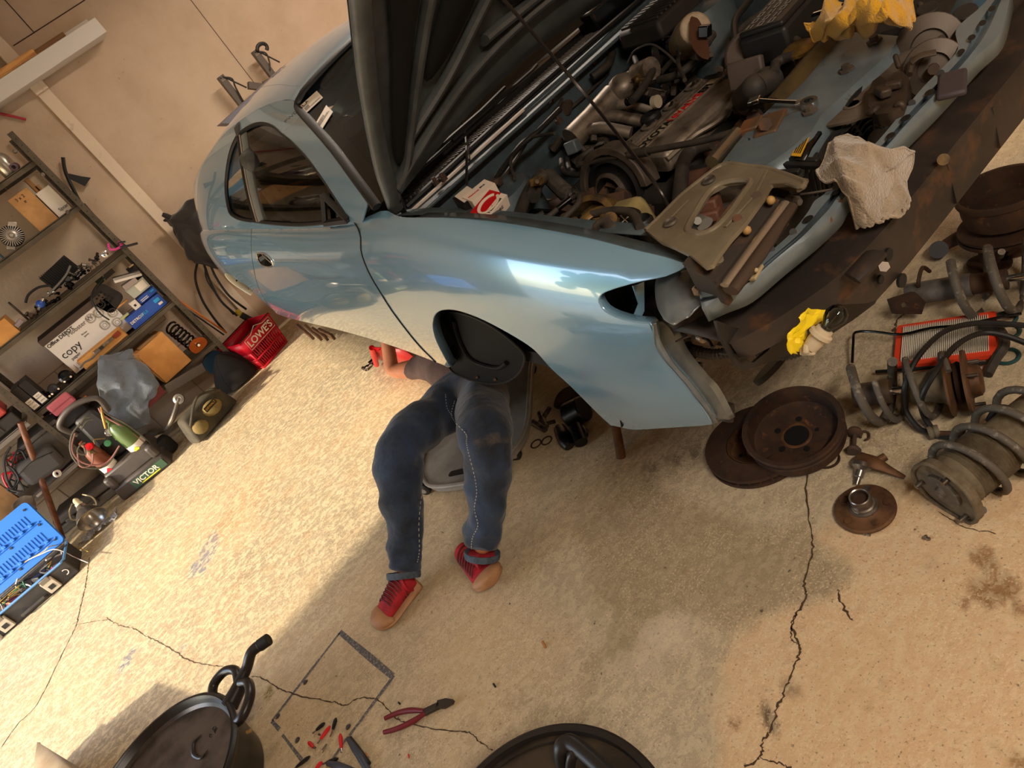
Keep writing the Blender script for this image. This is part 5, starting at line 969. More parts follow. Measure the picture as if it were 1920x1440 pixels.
for k in range(46): x_ = -W_/2+(k+.5)*W_/46; a, b, c_ = FM@V(x_-W_/150, 0, .010), FM@V(x_, 0, .024), FM@V(x_+W_/150, 0, .010); e = ey*(H_/2); pp.add([a-e, b-e, c_-e, a+e, b+e, c_+e], [(0, 1, 4, 3), (1, 2, 5, 4), (0, 2, 1), (3, 4, 5)])
o = pp.build('pleats', mat('filter_paper', 'f2ecdf', .85), t, smooth=False); o['kind'] = 'stuff'; MB().box(FM@V(0, 0, .008), (W_, H_, .006), B3).build('filter_base', MATS['filter_paper'], t)
teal = mat('teal_rubber', '1f4444', .45)
for p, l in (((1884, 598), 'top'), ((1890, 622), 'middle'), ((1888, 668), 'bottom')): g = thing('seal_ring', {'top': 'dark teal seal ring at the upper corner of the air filter', 'middle': 'dark teal seal ring just below the upper one by the air filter', 'bottom': 'dark teal seal ring near the short hose piece'}[l], 'seal ring', F0(*p), 'teal seal rings by the air filter'); MB().tube([F0(*p, .006)+V(.028*math.cos(a), .028*math.sin(a), 0) for a in np.linspace(0, 6.283, 25)[:-1]], .005, 8, closed=True).build('ring', teal, g)
def line_thing(name, lab, cat, pts, r, m, sm=6, part='body', grp=None, n=8):
    P = [F0(*p) for p in pts]; t = thing(name, lab, cat, V(P[0].x, P[0].y, 0), grp); MB().tube(P, r, n, smooth=sm).build(part, m, t); return t
line_thing('hose_loop', 'long black rubber belt looping over the air filter and strut', 'hose', [(1935, 612, .06), (1895, 608, .08), (1830, 606, .10), (1770, 622, .14), (1722, 668, .17), (1698, 720, .14), (1697, 765, .06), (1720, 800, .02), (1745, 812, .012), (1800, 823, .012), (1860, 815, .02), (1935, 780, .05)], .0075, blk_p)
line_thing('hose_loop', 'second black rubber belt curving just inside the longer one', 'hose', [(1940, 650, .06), (1880, 628, .09), (1835, 626, .11), (1790, 650, .15), (1752, 700, .17), (1728, 745, .12), (1730, 775, .05), (1745, 800, .014)], .0075, blk_p)
line_thing('sway_rod', 'thin black bent rod lying beyond the air filter', 'rod', [(1598, 680, .03), (1600, 640, .05), (1604, 623, .05), (1640, 622, .05), (1690, 627, .05), (1745, 615, .05), (1800, 610, .05), (1870, 596, .04), (1915, 588, .03)], .0042, blk_g, 3)
line_thing('flat_bar', 'black bar lying just behind the beige-booted strut', 'rod', [(1642, 697, .02), (1760, 688, .02), (1850, 680, .02)], .005, blk_p, 0)
line_thing('hose_piece', 'short cut piece of brown hose beside the air filter', 'hose', [(1852, 702, .015), (1868, 672, .02), (1884, 645, .03), (1870, 615, .04), (1838, 610, .045)], .013, hose_m, 5)
bh = line_thing('brake_hose', 'brake hose with a worn metal end fitting', 'hose', [(1745, 812, .02), (1772, 813, .02), (1800, 812, .018), (1806, 806, .018)], .007, rust_l, 3); MB().lathe([(0, -.012), (.017, -.012), (.018, -.004), (.014, 0), (.018, .004), (.016, .014), (0, .014)], F0(1750, 810, .02), F0(1770, 806, .02)-F0(1745, 812, .02), 20).build('end_fitting', grime, bh)
line_thing('brake_hose', 'black hose running behind the mud-caked strut', 'hose', [(1930, 805, .07), (1900, 770, .10), (1870, 765, .09), (1852, 790, .06)], .007, blk_p, 5)
t = thing('sway_bar_link', 'short dark sway bar link with two rubber cups beside the drum', 'link', F0(1598, 830)); MB().lathe([(0, 0), (.016, 0), (.02, .008), (.014, .016), (.006, .018), (.006, .06), (.014, .062), (.021, .07), (.016, .08), (0, .082)], F0(1600, 848, .015), F0(1604, 795, .02)-F0(1600, 848, .015), 20).build('link_body', iron, t)
t = thing('ball_joint', 'greasy ball joint with a bright threaded stub and forked arm', 'ball joint', F0(1640, 880)); MB().lathe([(0, 0), (.022, 0), (.024, .012), (.016, .02), (.012, .022), (.011, .040), (.008, .042), (.007, .062), (0, .062)], F0(1618, 868, .03), F0(1607, 905, .01)-F0(1618, 868, .03), 20).build('joint', worn, t)
MB().tube([F0(1608, 858, .03), F0(1640, 868, .035), F0(1665, 880, .02), F0(1697, 895, .006)], [.02, .02, .012, .005], 10, smooth=4, flat=.5).tube([F0(1640, 868, .03), F0(1660, 856, .03)], .011, 10).build('fork_arm', rust_l, t)
for i, (p, l) in enumerate((((1675, 783), 'small rusty spring clip in front of the beige-booted strut'), ((1622, 815), 'bent dark clip just right of the link cups'))):
    t = thing('spring_clip', l, 'clip', F0(*p)); MB().tube([F0(p[0]-8, p[1]+6, .006), F0(p[0]-6, p[1]-6, .012), F0(p[0]+6, p[1]-4, .006), F0(p[0]+8, p[1]+6, .012), F0(p[0], p[1]+10, .006)], .003, 6, smooth=3).build('wire', iron, t)
for px, py, lab_ in ((1628, 1000, 'small bolt at the foot of the wheel hub'), (1740, 1008, 'tiny dark bolt on the open floor right of the wheel hub')):
    t = thing('bolt', lab_, 'bolt', F0(px, py)); MB().cyl(F0(px-4, py, .006), F0(px+4, py+3, .006), .004, n=8).build('shank', worn, t); MB().cyl(F0(px-6, py-1, .006), F0(px-4, py, .006), .007, n=6).build('head', worn, t)
# under the car: axle stands, loose parts
def stand(lab_, top, feet, m, r_=.017):
    t = thing('jack_stand', lab_, 'jack stand', V(top.x, top.y, 0)); MB().cyl(top-V(0, 0, .02), top+V(0, 0, .12), .02).build('post', m, t); MB().box(top+V(0, 0, .13), (.09, .05, .02)).build('saddle', m, t, bevel=.004)
    for f in feet: MB().tube([top, Vector(f)], [r_*.9, r_], 10).build('leg', m, t)
    return t
ft = F0(1165, 858); tp = V(ft.x+.17, ft.y+.04, .31); stand('rusty jack stand under the front fender corner, one leg showing', tp, [ft, V(ft.x+.32, ft.y-.06, 0), V(ft.x+.26, ft.y+.14, 0)], rust_l)
red = mat('red_gloss', 'd2101c', .35, coat=.3)
rb0 = at(745, 668, z=.14); t = thing('jack_stand', 'bright red jack stand under the sill beside the elbow', 'jack stand', V(rb0.x, rb0.y, 0))
rA, rB_, rC, rD = at(698, 652, z=.2), at(757, 655, z=.22), at(740, 682, z=.0), at(708, 674, z=.02)
MB().add([rA, rB_, rB_+V(.05, .08, -.2), rC, rD], [(0, 1, 2, 3, 4)]).build('side_plate', red, t, solid=.006); MB().tube([at(697, 652, z=.2), at(706, 684, z=.02)], .016, 10).build('leg', red, t); MB().beam(at(712, 655, z=.2), at(728, 684, z=.0), .018, .006).build('leg', red, t)
MB().cyl(rb0+V(.05, .05, .0), rb0+V(.05, .05, .3), .025).build('post', red, t); text('D', .035, lab, t, frame(at(728, 660, z=.2)+V(-.012, -.012, 0), at(740, 652, z=.2)-at(728, 660, z=.2), V(0, 0, 1)), 'lettering')
for i, (p, q, l) in enumerate((((692, 682), (703, 672), 'chrome socket nearest the red stand, upper of three'), ((683, 692), (700, 680), 'chrome socket in the middle of three by the red stand'), ((681, 690), (688, 695), 'short chrome socket lowest of three by the red stand'))):
    t = thing('socket', l, 'socket', F0(*p), 'chrome sockets by the red stand'); MB().lathe([(0, 0), (.013, 0), (.013, .03), (.01, .034), (.01, .055), (.007, .055), (.007, .04), (0, .04)], F0(*p, .013), F0(*q, .013)-F0(*p, .013), 16).build('barrel', mat('chrome', 'd8d8d8', .12, 1.), t)
lp = thing('wood_blocks', 'stack of weathered wood slats under the rear sill', 'blocks', F0(600, 632))
for k, (a, b) in enumerate((((560, 612), (585, 632)), ((575, 613), (600, 634)), ((588, 618), (612, 634)), ((600, 620), (625, 632)))): MB().beam(F0(*a, .10), F0(*b, .06), .02, .05).build('slat', mat('old_wood', '6e4d33', .8, c2='4b3424', s=12), lp, bevel=.003)
t = thing('steering_parts', 'cluster of rusty drop links and bolts lying under the car', 'car parts', F0(1020, 795))
for a, b, r_ in (((1012, 775), (1024, 800), .012), ((1000, 792), (1022, 805), .014), ((1030, 765), (1008, 800), .010), ((1022, 795), (1040, 790), .008)): MB().cyl(F0(*a, .02), F0(*b, .02), r_, n=12).build('link_rod', mat('dull_metal', '6e625a', .4, .6, c2='3c2a20', s=20), t)
for p in ((1005, 832), (1025, 826)): MB().tube([F0(*p, .005)+V(.022*math.cos(a), .022*math.sin(a), 0) for a in np.linspace(0, 6.283, 17)[:-1]], .003, 6, closed=True).build('ring', rust, t)
t = thing('brake_caliper', 'black greasy brake caliper assembly under the front fender', 'brake caliper', F0(1078, 800)); bkm = mat('black_greasy', '0d0c0c', .35, .2)
MB().cyl(F0(1068, 780, .04), F0(1095, 765, .06), .055, .05, 24).build('piston_housing', bkm, t, bevel=.005); MB().tube([F0(1050, 805, .02), F0(1060, 825, .03), F0(1068, 838, .02)], [.025, .03, .02], 12, smooth=3).cyl(F0(1078, 800, .05), F0(1090, 830, .03), .025).build('bracket', bkm, t); MB().tube([F0(1088, 800, .03), F0(1095, 815, .03), F0(1080, 832, .02)], .018, 10, smooth=3).build('arm', bkm, t)
t = thing('disc_shield', 'dark flat shield lying beyond the caliper under the car', 'shield', F0(1068, 745)); MB().lathe([(.0, .01), (.05, .012), (.065, .0), (.068, .004), (.05, .02), (0, .018)], F0(1065, 746), (0, .1, 1), 24).build('plate', rust, t)
# ---- foreground: drain pan
PC = V(-.964, 2.208, 0); pz = .18; bp_ = mat('pan_black', '26221f', .33, c2='1a1715', s=6); t = thing('drain_pan', 'round black oil drain pan with moulded carrying handles and pour spout', 'drain pan', PC)
MB().lathe([(.0, .0), (.255, .0), (.275, .01), (.29, .09), (.296, .15), (.312, .168), (.316, .180), (.310, .187), (.300, .186), (.292, .176), (.286, .158), (.27, .14), (0, .11)], PC, n=96).build('pan_body', bp_, t)
MB().rings([[PC+V(r_*math.cos(a), r_*math.sin(a), h) for a in np.linspace(0, 6.2832, 97)[:-1]] for r_, h in ((.287, .162), (.278, .152), (.2, .146), (.08, .142), (.055, .137), (.05, .12))], False).build('pan_top', mat('pan_top', '4a403a', .28, c2='2c2622', s=12, thr=(.4, .62), c3='6b5c50', s3=60, thr3=(.66, .7)), t)
MB().lathe([(.296, .184), (.299, .189), (.302, .184)], PC, n=96, closed=True).build('rim_bead', bp_, t)
MB().cyl(PC+V(0, 0, .05), PC+V(0, 0, .122), .052, n=32).build('drain_hole', blk, t)
sd = (at(455, 1262, z=.2)-V(PC.x, PC.y, .2)); sd.z = 0; sd.normalize(); sp__ = V(-sd.y, sd.x, 0)
PP = lambda r_, s_, z: PC+sd*r_+sp__*s_+V(0, 0, z)
MB().tube([PP(.30, 0, .16), PP(.345, 0, .172), PP(.385, 0, .185)], [.03, .026, .022], 14, smooth=4).build('handle_root', bp_, t)
for s_ in (-1, 1): MB().tube([PP(.285, s_*.115, .170), PP(.315, s_*.135, .182), PP(.365, s_*.115, .192), PP(.390, s_*.06, .194), PP(.375, s_*.012, .188)], .0165, 12, smooth=6).build('handle', bp_, t)
MB().tube([PP(.37, 0, .185), PP(.42, 0, .2), PP(.46, -.005, .225), PP(.485, -.015, .23), PP(.505, -.03, .23)], [.02, .018, .018, .019, .019], 14, smooth=4).build('spout', bp_, t); MB().cyl(PP(.497, -.024, .23), PP(.53, -.046, .231), .021).build('spout_cap', blk, t, bevel=.002)
em = MB(); dirc = PP(0, 0, 0)
em.tube([PP(.18, .045, .150), PP(.15, .055, .148), PP(.13, .015, .147), PP(.14, -.035, .147), PP(.17, -.045, .149)], [.002, .006, .008, .006, .002], 8, smooth=5, flat=.5).build('moulded_hook', bp_, t)
t2 = text('OIL\n<-', .022, bp_, t, frame(PP(.21, 0, .1482), sp__*-1+V(0, 0, 0), sd), 'lettering', .001)
MB().cyl(PP(.2785, -.12, .12), PP(.29, -.13, .12), .006, n=8).build('side_plug', mat('nylon_yellow', 'c39a5a', .5), t)
# round tote lid in front
LC = V(-.214, .865, 0); t = thing('round_tub', 'black round lidded tub with a moulded handle, nearest the camera', 'tub', LC)
MB().lathe([(0, 0), (.22, 0), (.25, .25), (.262, .285), (.0, .285)], LC, n=72).build('tub_body', blk_p, t)
MB().lathe([(.262, .285), (.286, .285), (.287, .300), (.282, .304), (.270, .303), (.266, .292)], LC, n=96, closed=True).build('lid_rim', mat('lid_black', '1e1b19', .4), t)
MB().lathe([(.266, .293), (.225, .301), (.15, .310), (0, .312)], LC, n=72).build('lid', mat('lid_olive', '3b3024', .38, c2='241d17', s=9, thr=(.45, .6)), t)
hpx = at(1090, 1425, z=.33); hd_ir = (at(1140, 1440, z=.33)-at(1060, 1395, z=.33)).normalized(); hs_ = V(-hd_ir.y, hd_ir.x, 0)
for s_ in (0,): MB().tube([at(1052, 1432, z=.31), at(1050, 1405, z=.345), at(1068, 1392, z=.352), at(1100, 1415, z=.352), at(1160, 1470, z=.35)], .017, 12, smooth=5, flat=.7).tube([at(1068, 1450, z=.31), at(1072, 1420, z=.345), at(1085, 1405, z=.35)], .010, 10, smooth=4).build('handle', MATS['lid_black'], t)
MB().tube([LC+V(.25*math.cos(a), .25*math.sin(a), .299) for a in np.linspace(.6, 2.4, 14)], .0015, 6).build('seam', MATS['lid_black'], t)
cm = thing('carton_corner', 'grey cardboard carton flap at the lower left edge', 'carton', F0(90, 1430)); kbg = mat('carton_grey', '96856c', .8, c2='857158', s=9)
MB().add([at(72, 1392, z=.20), at(150, 1440, z=.20), at(200, 1500, z=.2), at(60, 1480, z=.2)], [(0, 1, 2, 3)]).add([at(72, 1392, z=.20), at(150, 1440, z=.20), at(170, 1500, z=.05), at(95, 1470, z=.05)], [(0, 1, 2, 3)]).add([at(72, 1392, z=.2), at(60, 1480, z=.2), at(58, 1490, z=.05), at(80, 1440, z=.05)], [(0, 1, 2, 3)]).build('flap', kbg, cm, solid=.006)
CT = at(60, 1545, z=0); MB().box(CT+V(0, 0, .08), (.24, .24, .16), (0, 0, .6)).build('box', kbg, cm)
# ---- small tools inside the chalked rectangle
mg = mat('handle_maroon', '6e1f28', .4); t = thing('crimping_pliers', 'crimping pliers with long maroon handles, open beside the chalked rectangle', 'pliers', F0(770, 1350)); gz = .012
tool = mat('tool_steel', '4a4440', .4, .6)
MB().tube([F0(722, 1347, gz), F0(745, 1337, gz), F0(770, 1332, gz), F0(795, 1333, gz)], [.007, .008, .009, .006], 10, smooth=5).build('handle', mg, t); MB().tube([F0(720, 1373, gz), F0(745, 1366, gz), F0(775, 1352, gz), F0(797, 1337, gz)], [.007, .008, .009, .006], 10, smooth=5).build('handle', mg, t)
MB().beam(F0(793, 1337, .010), F0(825, 1322, .010), .020, .012).build('pivot_plate', tool, t, bevel=.002); MB().prism([(0, -.012), (.03, -.016), (.058, -.006), (.06, .004), (.03, .012), (0, .01)], F0(822, 1322, .006), (F0(856, 1316)-F0(822, 1322)).normalized(), V(0, 0, 1).cross((F0(856, 1316)-F0(822, 1322)).normalized()), V(0, 0, .010)).build('jaw', tool, t, bevel=.002)
t = thing('cutting_pliers', 'pliers with blue-grey rubber grips at the bottom of the rectangle', 'pliers', F0(670, 1400)); bg = mat('grip_bluegrey', '3d4450', .45); bg2 = mat('grip_dark', '17181b', .5)
MB().tube([F0(652, 1384, .012), F0(664, 1402, .014), F0(678, 1422, .014), F0(690, 1445, .012)], [.006, .010, .012, .010], 10, smooth=5).build('grip', bg, t); MB().tube([F0(657, 1383, .010), F0(672, 1404, .010), F0(692, 1432, .010)], [.005, .007, .007], 8, smooth=4).build('grip_edge', bg2, t); MB().tube([F0(615, 1432, .012), F0(635, 1436, .014), F0(665, 1448, .012)], [.008, .011, .010], 10, smooth=4).build('grip', bg, t)
gr = 'alligator clips on the chalked rectangle'
def clip(a, b, m, lab_, jaw=None, op=False):
    A, B = F0(*a, .007), F0(*b, .007); t = thing('alligator_clip', lab_, 'clip', V(A.x, A.y, 0), gr); d = (B-A)
    if m: MB().tube([A, A.lerp(B, .25), A.lerp(B, .65), B], [.0025, .0065, .006, .004], 8, smooth=4).build('boot', m, t)
    J = F0(*jaw, .006) if jaw else B+d.normalized()*.015; s_ = V(-d.y, d.x, 0).normalized()*(.006 if op else .002)
    MB().tube([B, J+s_], [.003, .0015], 6).build('jaw', MATS['worn_steel'], t); MB().tube([B, J-s_], [.003, .0015], 6).build('jaw', MATS['worn_steel'], t)
rg_, bk_ = mat('boot_red', 'd0202a', .4), mat('boot_black', '121214', .4)
clip((616, 1385), (600, 1378), None, 'bare clip leaning on the large red clip', (597, 1376)); clip((609, 1355), (593, 1369), bk_, 'short black clip, uppermost left of the cluster'); clip((630, 1346), (624, 1368), bk_, 'long black clip standing above the red one', (619, 1381)); clip((619, 1361), (601, 1386), rg_, 'large red clip in the middle of the cluster')
clip((578, 1391), (588, 1401), rg_, 'small red clip apart to the left', (592, 1403)); clip((638, 1376), (640, 1403), rg_, 'red clip standing alone beside the grey grips'); clip((626, 1384), (612, 1395), None, 'bare metal clip with open jaws', (604, 1409), True); clip((581, 1418), (556, 1438), bk_, 'black clip at the bottom left of the cluster'); clip((604, 1428), (592, 1441), rg_, 'red clip cut off by the bottom edge of the photo'); clip((634, 1422), (612, 1430), bk_, 'black clip touching the second blue-grey grip')
for i, p in enumerate(((573, 1279), (521, 1343), (558, 1388), (653, 1363))): t = thing('floor_anchor', ['threaded floor anchor at the upper edge of the chalked rectangle', 'threaded floor anchor in the left corner of the rectangle', 'threaded floor anchor below the left corner', 'threaded floor anchor above the grey pliers'][i], 'anchor', F0(*p), 'threaded anchors set in the floor'); MB().lathe([(.006, -.002), (.007, .002), (.0095, .003), (.0105, .001)], F0(*p), n=20).build('sleeve', worn, t); MB().cyl(F0(*p, -.001), F0(*p, .0015), .0065, n=14).build('bore', blk, t)
for p, q, r_, m, l in (((1017, 1203), (1023, 1214), .004, mat('tan_filter', 'b27a4a', .7), 'tan cigarette-filter stub on the open floor'), ((925, 1282), (929, 1288), .003, blk_p, 'tiny black chip above the tub'), ((685, 1412), (690, 1420), .0035, MATS['tan_filter'], 'brown stub beside the grey pliers'), ((766, 1414), (767, 1421), .002, rg_, 'sliver of red wire below the maroon pliers'), ((747, 1317), (750, 1320), .003, blk_p, 'black crumb above the maroon handles')):
    t = thing('debris', l, 'debris', F0(*p)); MB().cyl(F0(*p, r_), F0(*q, r_), r_, n=8).build('scrap', m, t)
# ================================================================ PERSON ON THE CREEPER
def skin(name, J, E, m, parent, root=0, sub=2):
    """one continuous surface grown over a skeleton; J = [(x, y, z, rx, ry)]"""
    inv = mw(parent).inverted(); me = bpy.data.meshes.new(name); me.from_pydata([inv@Vector(j[:3]) for j in J], E, []); o = bpy.data.objects.new(name, me); col.objects.link(o); o.parent = parent
    o.modifiers.new('k', 'SKIN'); sv = me.skin_vertices[0].data
    for i, j in enumerate(J): sv[i].radius = (j[3], j[4] if len(j) > 4 else j[3]); sv[i].use_root = (i == root)
    o.modifiers['k'].use_smooth_shade = True
    q = o.modifiers.new('u', 'SUBSURF'); q.levels = sub; q.render_levels = sub
    me.materials.append(m); return o
def J_(p, r, r2=None): return (p[0], p[1], p[2], r, r2 if r2 else r)
aL, kL, hL = at(757, 1078, z=.10), at(742, 850, z=.37), at(850, 752, z=.22); aR, kR, hR = at(904, 1040, z=.10), at(912, 808, z=.40), at(905, 730, z=.24)
pel = V((hL.x+hR.x)/2+.03, (hL.y+hR.y)/2+.06, .215)
per = thing('person', 'person in brown T-shirt, blue jeans and red shoes lying under the car, knees bent', 'person', V(pel.x, pel.y, 0))
skn = mat('skin', 'd08a66', .5, c2='c27c58', s=12); chest = at(858, 668, z=.21); cd_ = (chest-pel); cd_.z = 0; cd_.normalize(); neck = chest+cd_*.25; head = neck+cd_*.17
sx_ = V(-cd_.y, cd_.x, 0); shL = chest+sx_*.17+cd_*.10; shR = chest-sx_*.17+cd_*.10; elL = at(735, 697, z=.20); haL = V(elL.x+.16, elL.y+.06, .42)
J = [J_(pel, .08), J_(pel.lerp(chest, .5), .085, .08), J_(chest, .10, .08), J_(neck, .05), J_(neck+V(.02, .06, 0), .055), J_(head, .085, .095), J_(shL, .05), J_(elL, .042), J_(elL.lerp(haL, .6), .034), J_(haL, .024), J_(shR, .05), J_(shR+V(.12, .1, .1), .04), J_(shR+V(.1, .25, .3), .028),
     J_(hL, .08), J_(kL, .052), J_(kL.lerp(aL, .35), .05), J_(aL, .033), J_(hR, .08), J_(kR, .052), J_(kR.lerp(aR, .35), .05), J_(aR, .033)]
skin('body', J, [(0, 1), (1, 2), (2, 3), (3, 4), (4, 5), (2, 6), (6, 7), (7, 8), (8, 9), (2, 10), (10, 11), (11, 12), (0, 13), (13, 14), (14, 15), (15, 16), (0, 17), (17, 18), (18, 19), (19, 20)], skn, per)
for k in range(4): a = haL+V(-.03+.02*k, .0, .02); MB().tube([a, a+V(.0, .02, .035), a+V(.0, .045, .045)], [.009, .008, .007], 8, smooth=3).build('finger', skn, per)
MB().tube([haL+V(-.03, 0, 0), haL+V(-.05, .015, .02), haL+V(-.045, .035, .035)], [.010, .009, .008], 8, smooth=3).build('thumb', skn, per)
hr_ = MB().sph(head+V(.02, .04, -.02), .10, 16, (1, 1, .9)).build('hair', mat('hair_dark', '2a1d15', .8), per)
# jeans: one surface from waist to hems
def densify(a, b, n): return [a.lerp(b, i/n) for i in range(1, n)]
den = mat('denim', '2e3f58', .85, c2='19212d', s=7, thr=(.35, .65), bump=.9, bs=17, c3='6b5a44', s3=4.2, thr3=(.57, .70), sheen=.2)
waist = pel.lerp(chest, .28); jj = [J_(pel+V(0, 0, .01), .145, .115), J_(waist.lerp(pel, .5), .14, .12)]; ee = [(0, 1)]
def leg_(h, k, a, so):
    n0 = len(jj); pts = [(h, .110), (h.lerp(k, .35)+V(0, 0, .015), .103), (h.lerp(k, .7)+V(0, 0, .02), .094), (k, .088), (k.lerp(a, .12), .083), (k.lerp(a, .3)+so*.012, .080), (k.lerp(a, .5)+so*.02, .078), (k.lerp(a, .68)+so*.015, .072), (k.lerp(a, .8), .077), (k.lerp(a, .9), .066), (a+V(0, 0, .01), .064)]
    for p, r in pts: jj.append(J_(p, r))
    ee.append((0, n0))
    for i in range(len(pts)-1): ee.append((n0+i, n0+i+1))
leg_(hL, kL, aL, V(.3, -.6, 0)); leg_(hR, kR, aR, V(.5, -.4, 0))
je = skin('jeans', jj, ee, den, per)
tex = bpy.data.textures.new('folds', 'CLOUDS'); tex.noise_scale = .07; tex.noise_depth = 2; dm_ = je.modifiers.new('d', 'DISPLACE'); dm_.texture = tex; dm_.strength = .055; dm_.mid_level = .5; dm_.texture_coords = 'LOCAL'
tex2 = bpy.data.textures.new('creases', 'MARBLE'); tex2.noise_scale = .12; tex2.turbulence = 6; tex2.marble_type = 'SHARP'; tex2.noise_depth = 1; q3 = je.modifiers.new('d3', 'DISPLACE'); q3.texture = tex2; q3.strength = .020; q3.texture_coords = 'LOCAL'; q = je.modifiers.new('u2', 'SUBSURF'); q.levels = 1; q.render_levels = 1
hem = mat('denim_hem', '4e5a68', .85, c2='39444f', s=60, thr=(.4, .6)); 
def around(c, d, r, n=28, sq=1.): R = rotf(d); return [c+R@V(r*math.cos(a), r*sq*math.sin(a), 0) for a in np.linspace(0, 2*math.pi, n+1)[:-1]]
for a, k in ((aL, kL), (aR, kR)):
    d = (k-a).normalized(); rr_ = [around(a+d*s_+V(0, 0, .0), d, r_, 32) for s_, r_ in ((-.012, .058), (-.004, .060), (.010, .060), (.010, .055), (-.012, .053))]; MB().rings(rr_, False, True).build('hem', hem, per)
# side seam stitching on the near leg, waist label
stc = mat('stitching', 'a9a8a0', .8)
def seam(pts, zoff=0):
    P = [Vector(p) for p in pts]; P = crv(P, 12); sm__ = MB()
    for a, b in list(zip(P, P[1:]))[::2]: sm__.tube([a, b], .0018, 5)
    o_ = sm__.build('stitching', stc, per); o_['kind'] = 'stuff'
bpy.context.view_layer.update(); dg = bpy.context.evaluated_depsgraph_get(); je_e = je.evaluated_get(dg); jinv = je.matrix_world.inverted()
def onj(px, py):
    o_ = jinv@Vector(CAM); d_ = (jinv.to_3x3()@(at(px, py, y=3)-Vector(CAM))).normalized(); ok, loc, nn_, _ = je_e.ray_cast(o_, d_); return je.matrix_world@(loc+nn_*.0012) if ok else None
def stitch(pts):
    P = [onj(*p) for p in c2(pts, 10)]; sm__ = MB()
    for a, b in list(zip(P, P[1:]))[::2]:
        if a is not None and b is not None and (a-b).length < .04: sm__.tube([a, b], .0016, 5)
    if sm__.v: o_ = sm__.build('stitching', stc, per); o_['kind'] = 'stuff'
stitch([(852, 752), (846, 775), (852, 790), (874, 814), (875, 830), (880, 853), (890, 892), (894, 923), (890, 954), (896, 985), (886, 1009), (884, 1030)]); stitch([(800, 880), (790, 930), (785, 980), (786, 1030), (782, 1055)]); stitch([(835, 740), (838, 765), (848, 780)])
# T-shirt
shm = mat('tshirt_brown', '6b5650', .9, c2='5b4843', s=9, bump=.2, bs=150); up_ = shL.lerp(elL, .55)
sh_ = skin('tshirt', [J_(pel.lerp(chest, .12)+V(0, 0, .01), .14, .135), J_(pel.lerp(chest, .6), .15, .14), J_(chest, .15, .14), J_(neck-V(.01, .04, 0), .08), J_(shL, .068), J_(shL.lerp(elL, .25), .058), J_(shL.lerp(elL, .42), .060), J_(shR, .085), J_(shR+V(.08, .06, .06), .07)], [(0, 1), (1, 2), (2, 3), (2, 4), (4, 5), (5, 6), (2, 7), (7, 8)], shm, per, 2)
dm2 = sh_.modifiers.new('d', 'DISPLACE'); dm2.texture = tex; dm2.strength = .035; dm2.texture_coords = 'LOCAL'
# shoes: heel to toe lofts
sole_m = mat('sole_tan', 'b0845e', .6, c2='9a6f4c', s=10); red_k = mat('shoe_red', 'b01f2a', .8, c2='8a1620', s=14, bump=.25, bs=160); red_s = mat('shoe_strap', '5e1c1f', .7)
def shoe(heel, toe, lift, side, up_, ank):
    root = thing('shoe', up_[1], 'shoe', V(heel.x, heel.y, 0), 'red shoes of the person'); d = toe-heel; L_ = d.length; ex = d.normalized(); s_ = V(-ex.y, ex.x, 0)*side; z = ex.cross(s_)*side
    if z.z < 0: z = -z
    P = lambda u, v, h: heel+ex*(u*L_)+s_*v+z*h+V(0, 0, lift*max(u-.55, 0)**1.5)
    def ring(u, w_, b, h, n=20): return [P(u, 1.22*w_*math.cos(a), b+(h-b)*(.5+.5*math.sin(a))) for a in np.linspace(0, 2*math.pi, n+1)[:-1]]
    MB().rings([ring(u, w_, .002, h) for u, w_, h in ((-.02, .018, .045), (.0, .032, .05), (.08, .036, .05), (.2, .035, .040), (.38, .034, .032), (.5, .040, .032), (.7, .049, .034), (.85, .048, .040), (.95, .036, .05), (1.01, .014, .048))]).build('sole', sole_m, root, sub=1)
    MB().rings([ring(u, w_, .024, h) for u, w_, h in ((.0, .022, .075), (.04, .030, .10), (.15, .034, .115), (.3, .036, .105), (.45, .038, .088), (.6, .042, .072), (.75, .042, .058), (.88, .034, .05), (.97, .012, .045))]).build('upper', red_k, root, sub=1)
    MB().rings([ring(u, w_, .008, h) for u, w_, h in ((.66, .050, .050), (.75, .052, .064), (.86, .046, .062), (.95, .036, .056), (1.02, .012, .046))]).build('toe_cap', sole_m, root, sub=1)
    MB().tube([P(.18, 0, .07), ank], [.040, .042], 18).build('collar', red_k, root)
    for k in range(7): u = .24+.06*k; hh = .112-.075*(u-.2); MB().tube([P(u+.10, -.040, .045), P(u+.03, -.034, hh-.015), P(u, 0, hh+.004), P(u-.02, .034, hh-.018), P(u+.02, .040, .045)], .0035, 6, smooth=5).build('strap', red_s, root)
    return root
shoe(at(790, 1098, z=.0), at(728, 1158, z=.0)+V(-.05, -.02, 0), .02, 1, (0, 'red shoe with tan sole on the left foot side, toe nearest the chalked rectangle'), aL-V(0, 0, .03))
shoe(at(886, 1050, z=.0), at(928, 1100, z=.0)+V(.0, -.04, 0), .12, 1, (0, 'red shoe nearer the car front, tan toe cap tipped up'), aR-V(0, 0, .03))
for o_ in [o for o in col.objects if o.name.startswith('shoe') and o.parent is None]:
    o_.parent = per; o_.matrix_parent_inverse = mw(per).inverted(); 
    for k in ('category', 'group', 'label'):
        if k in o_.keys(): del o_[k]
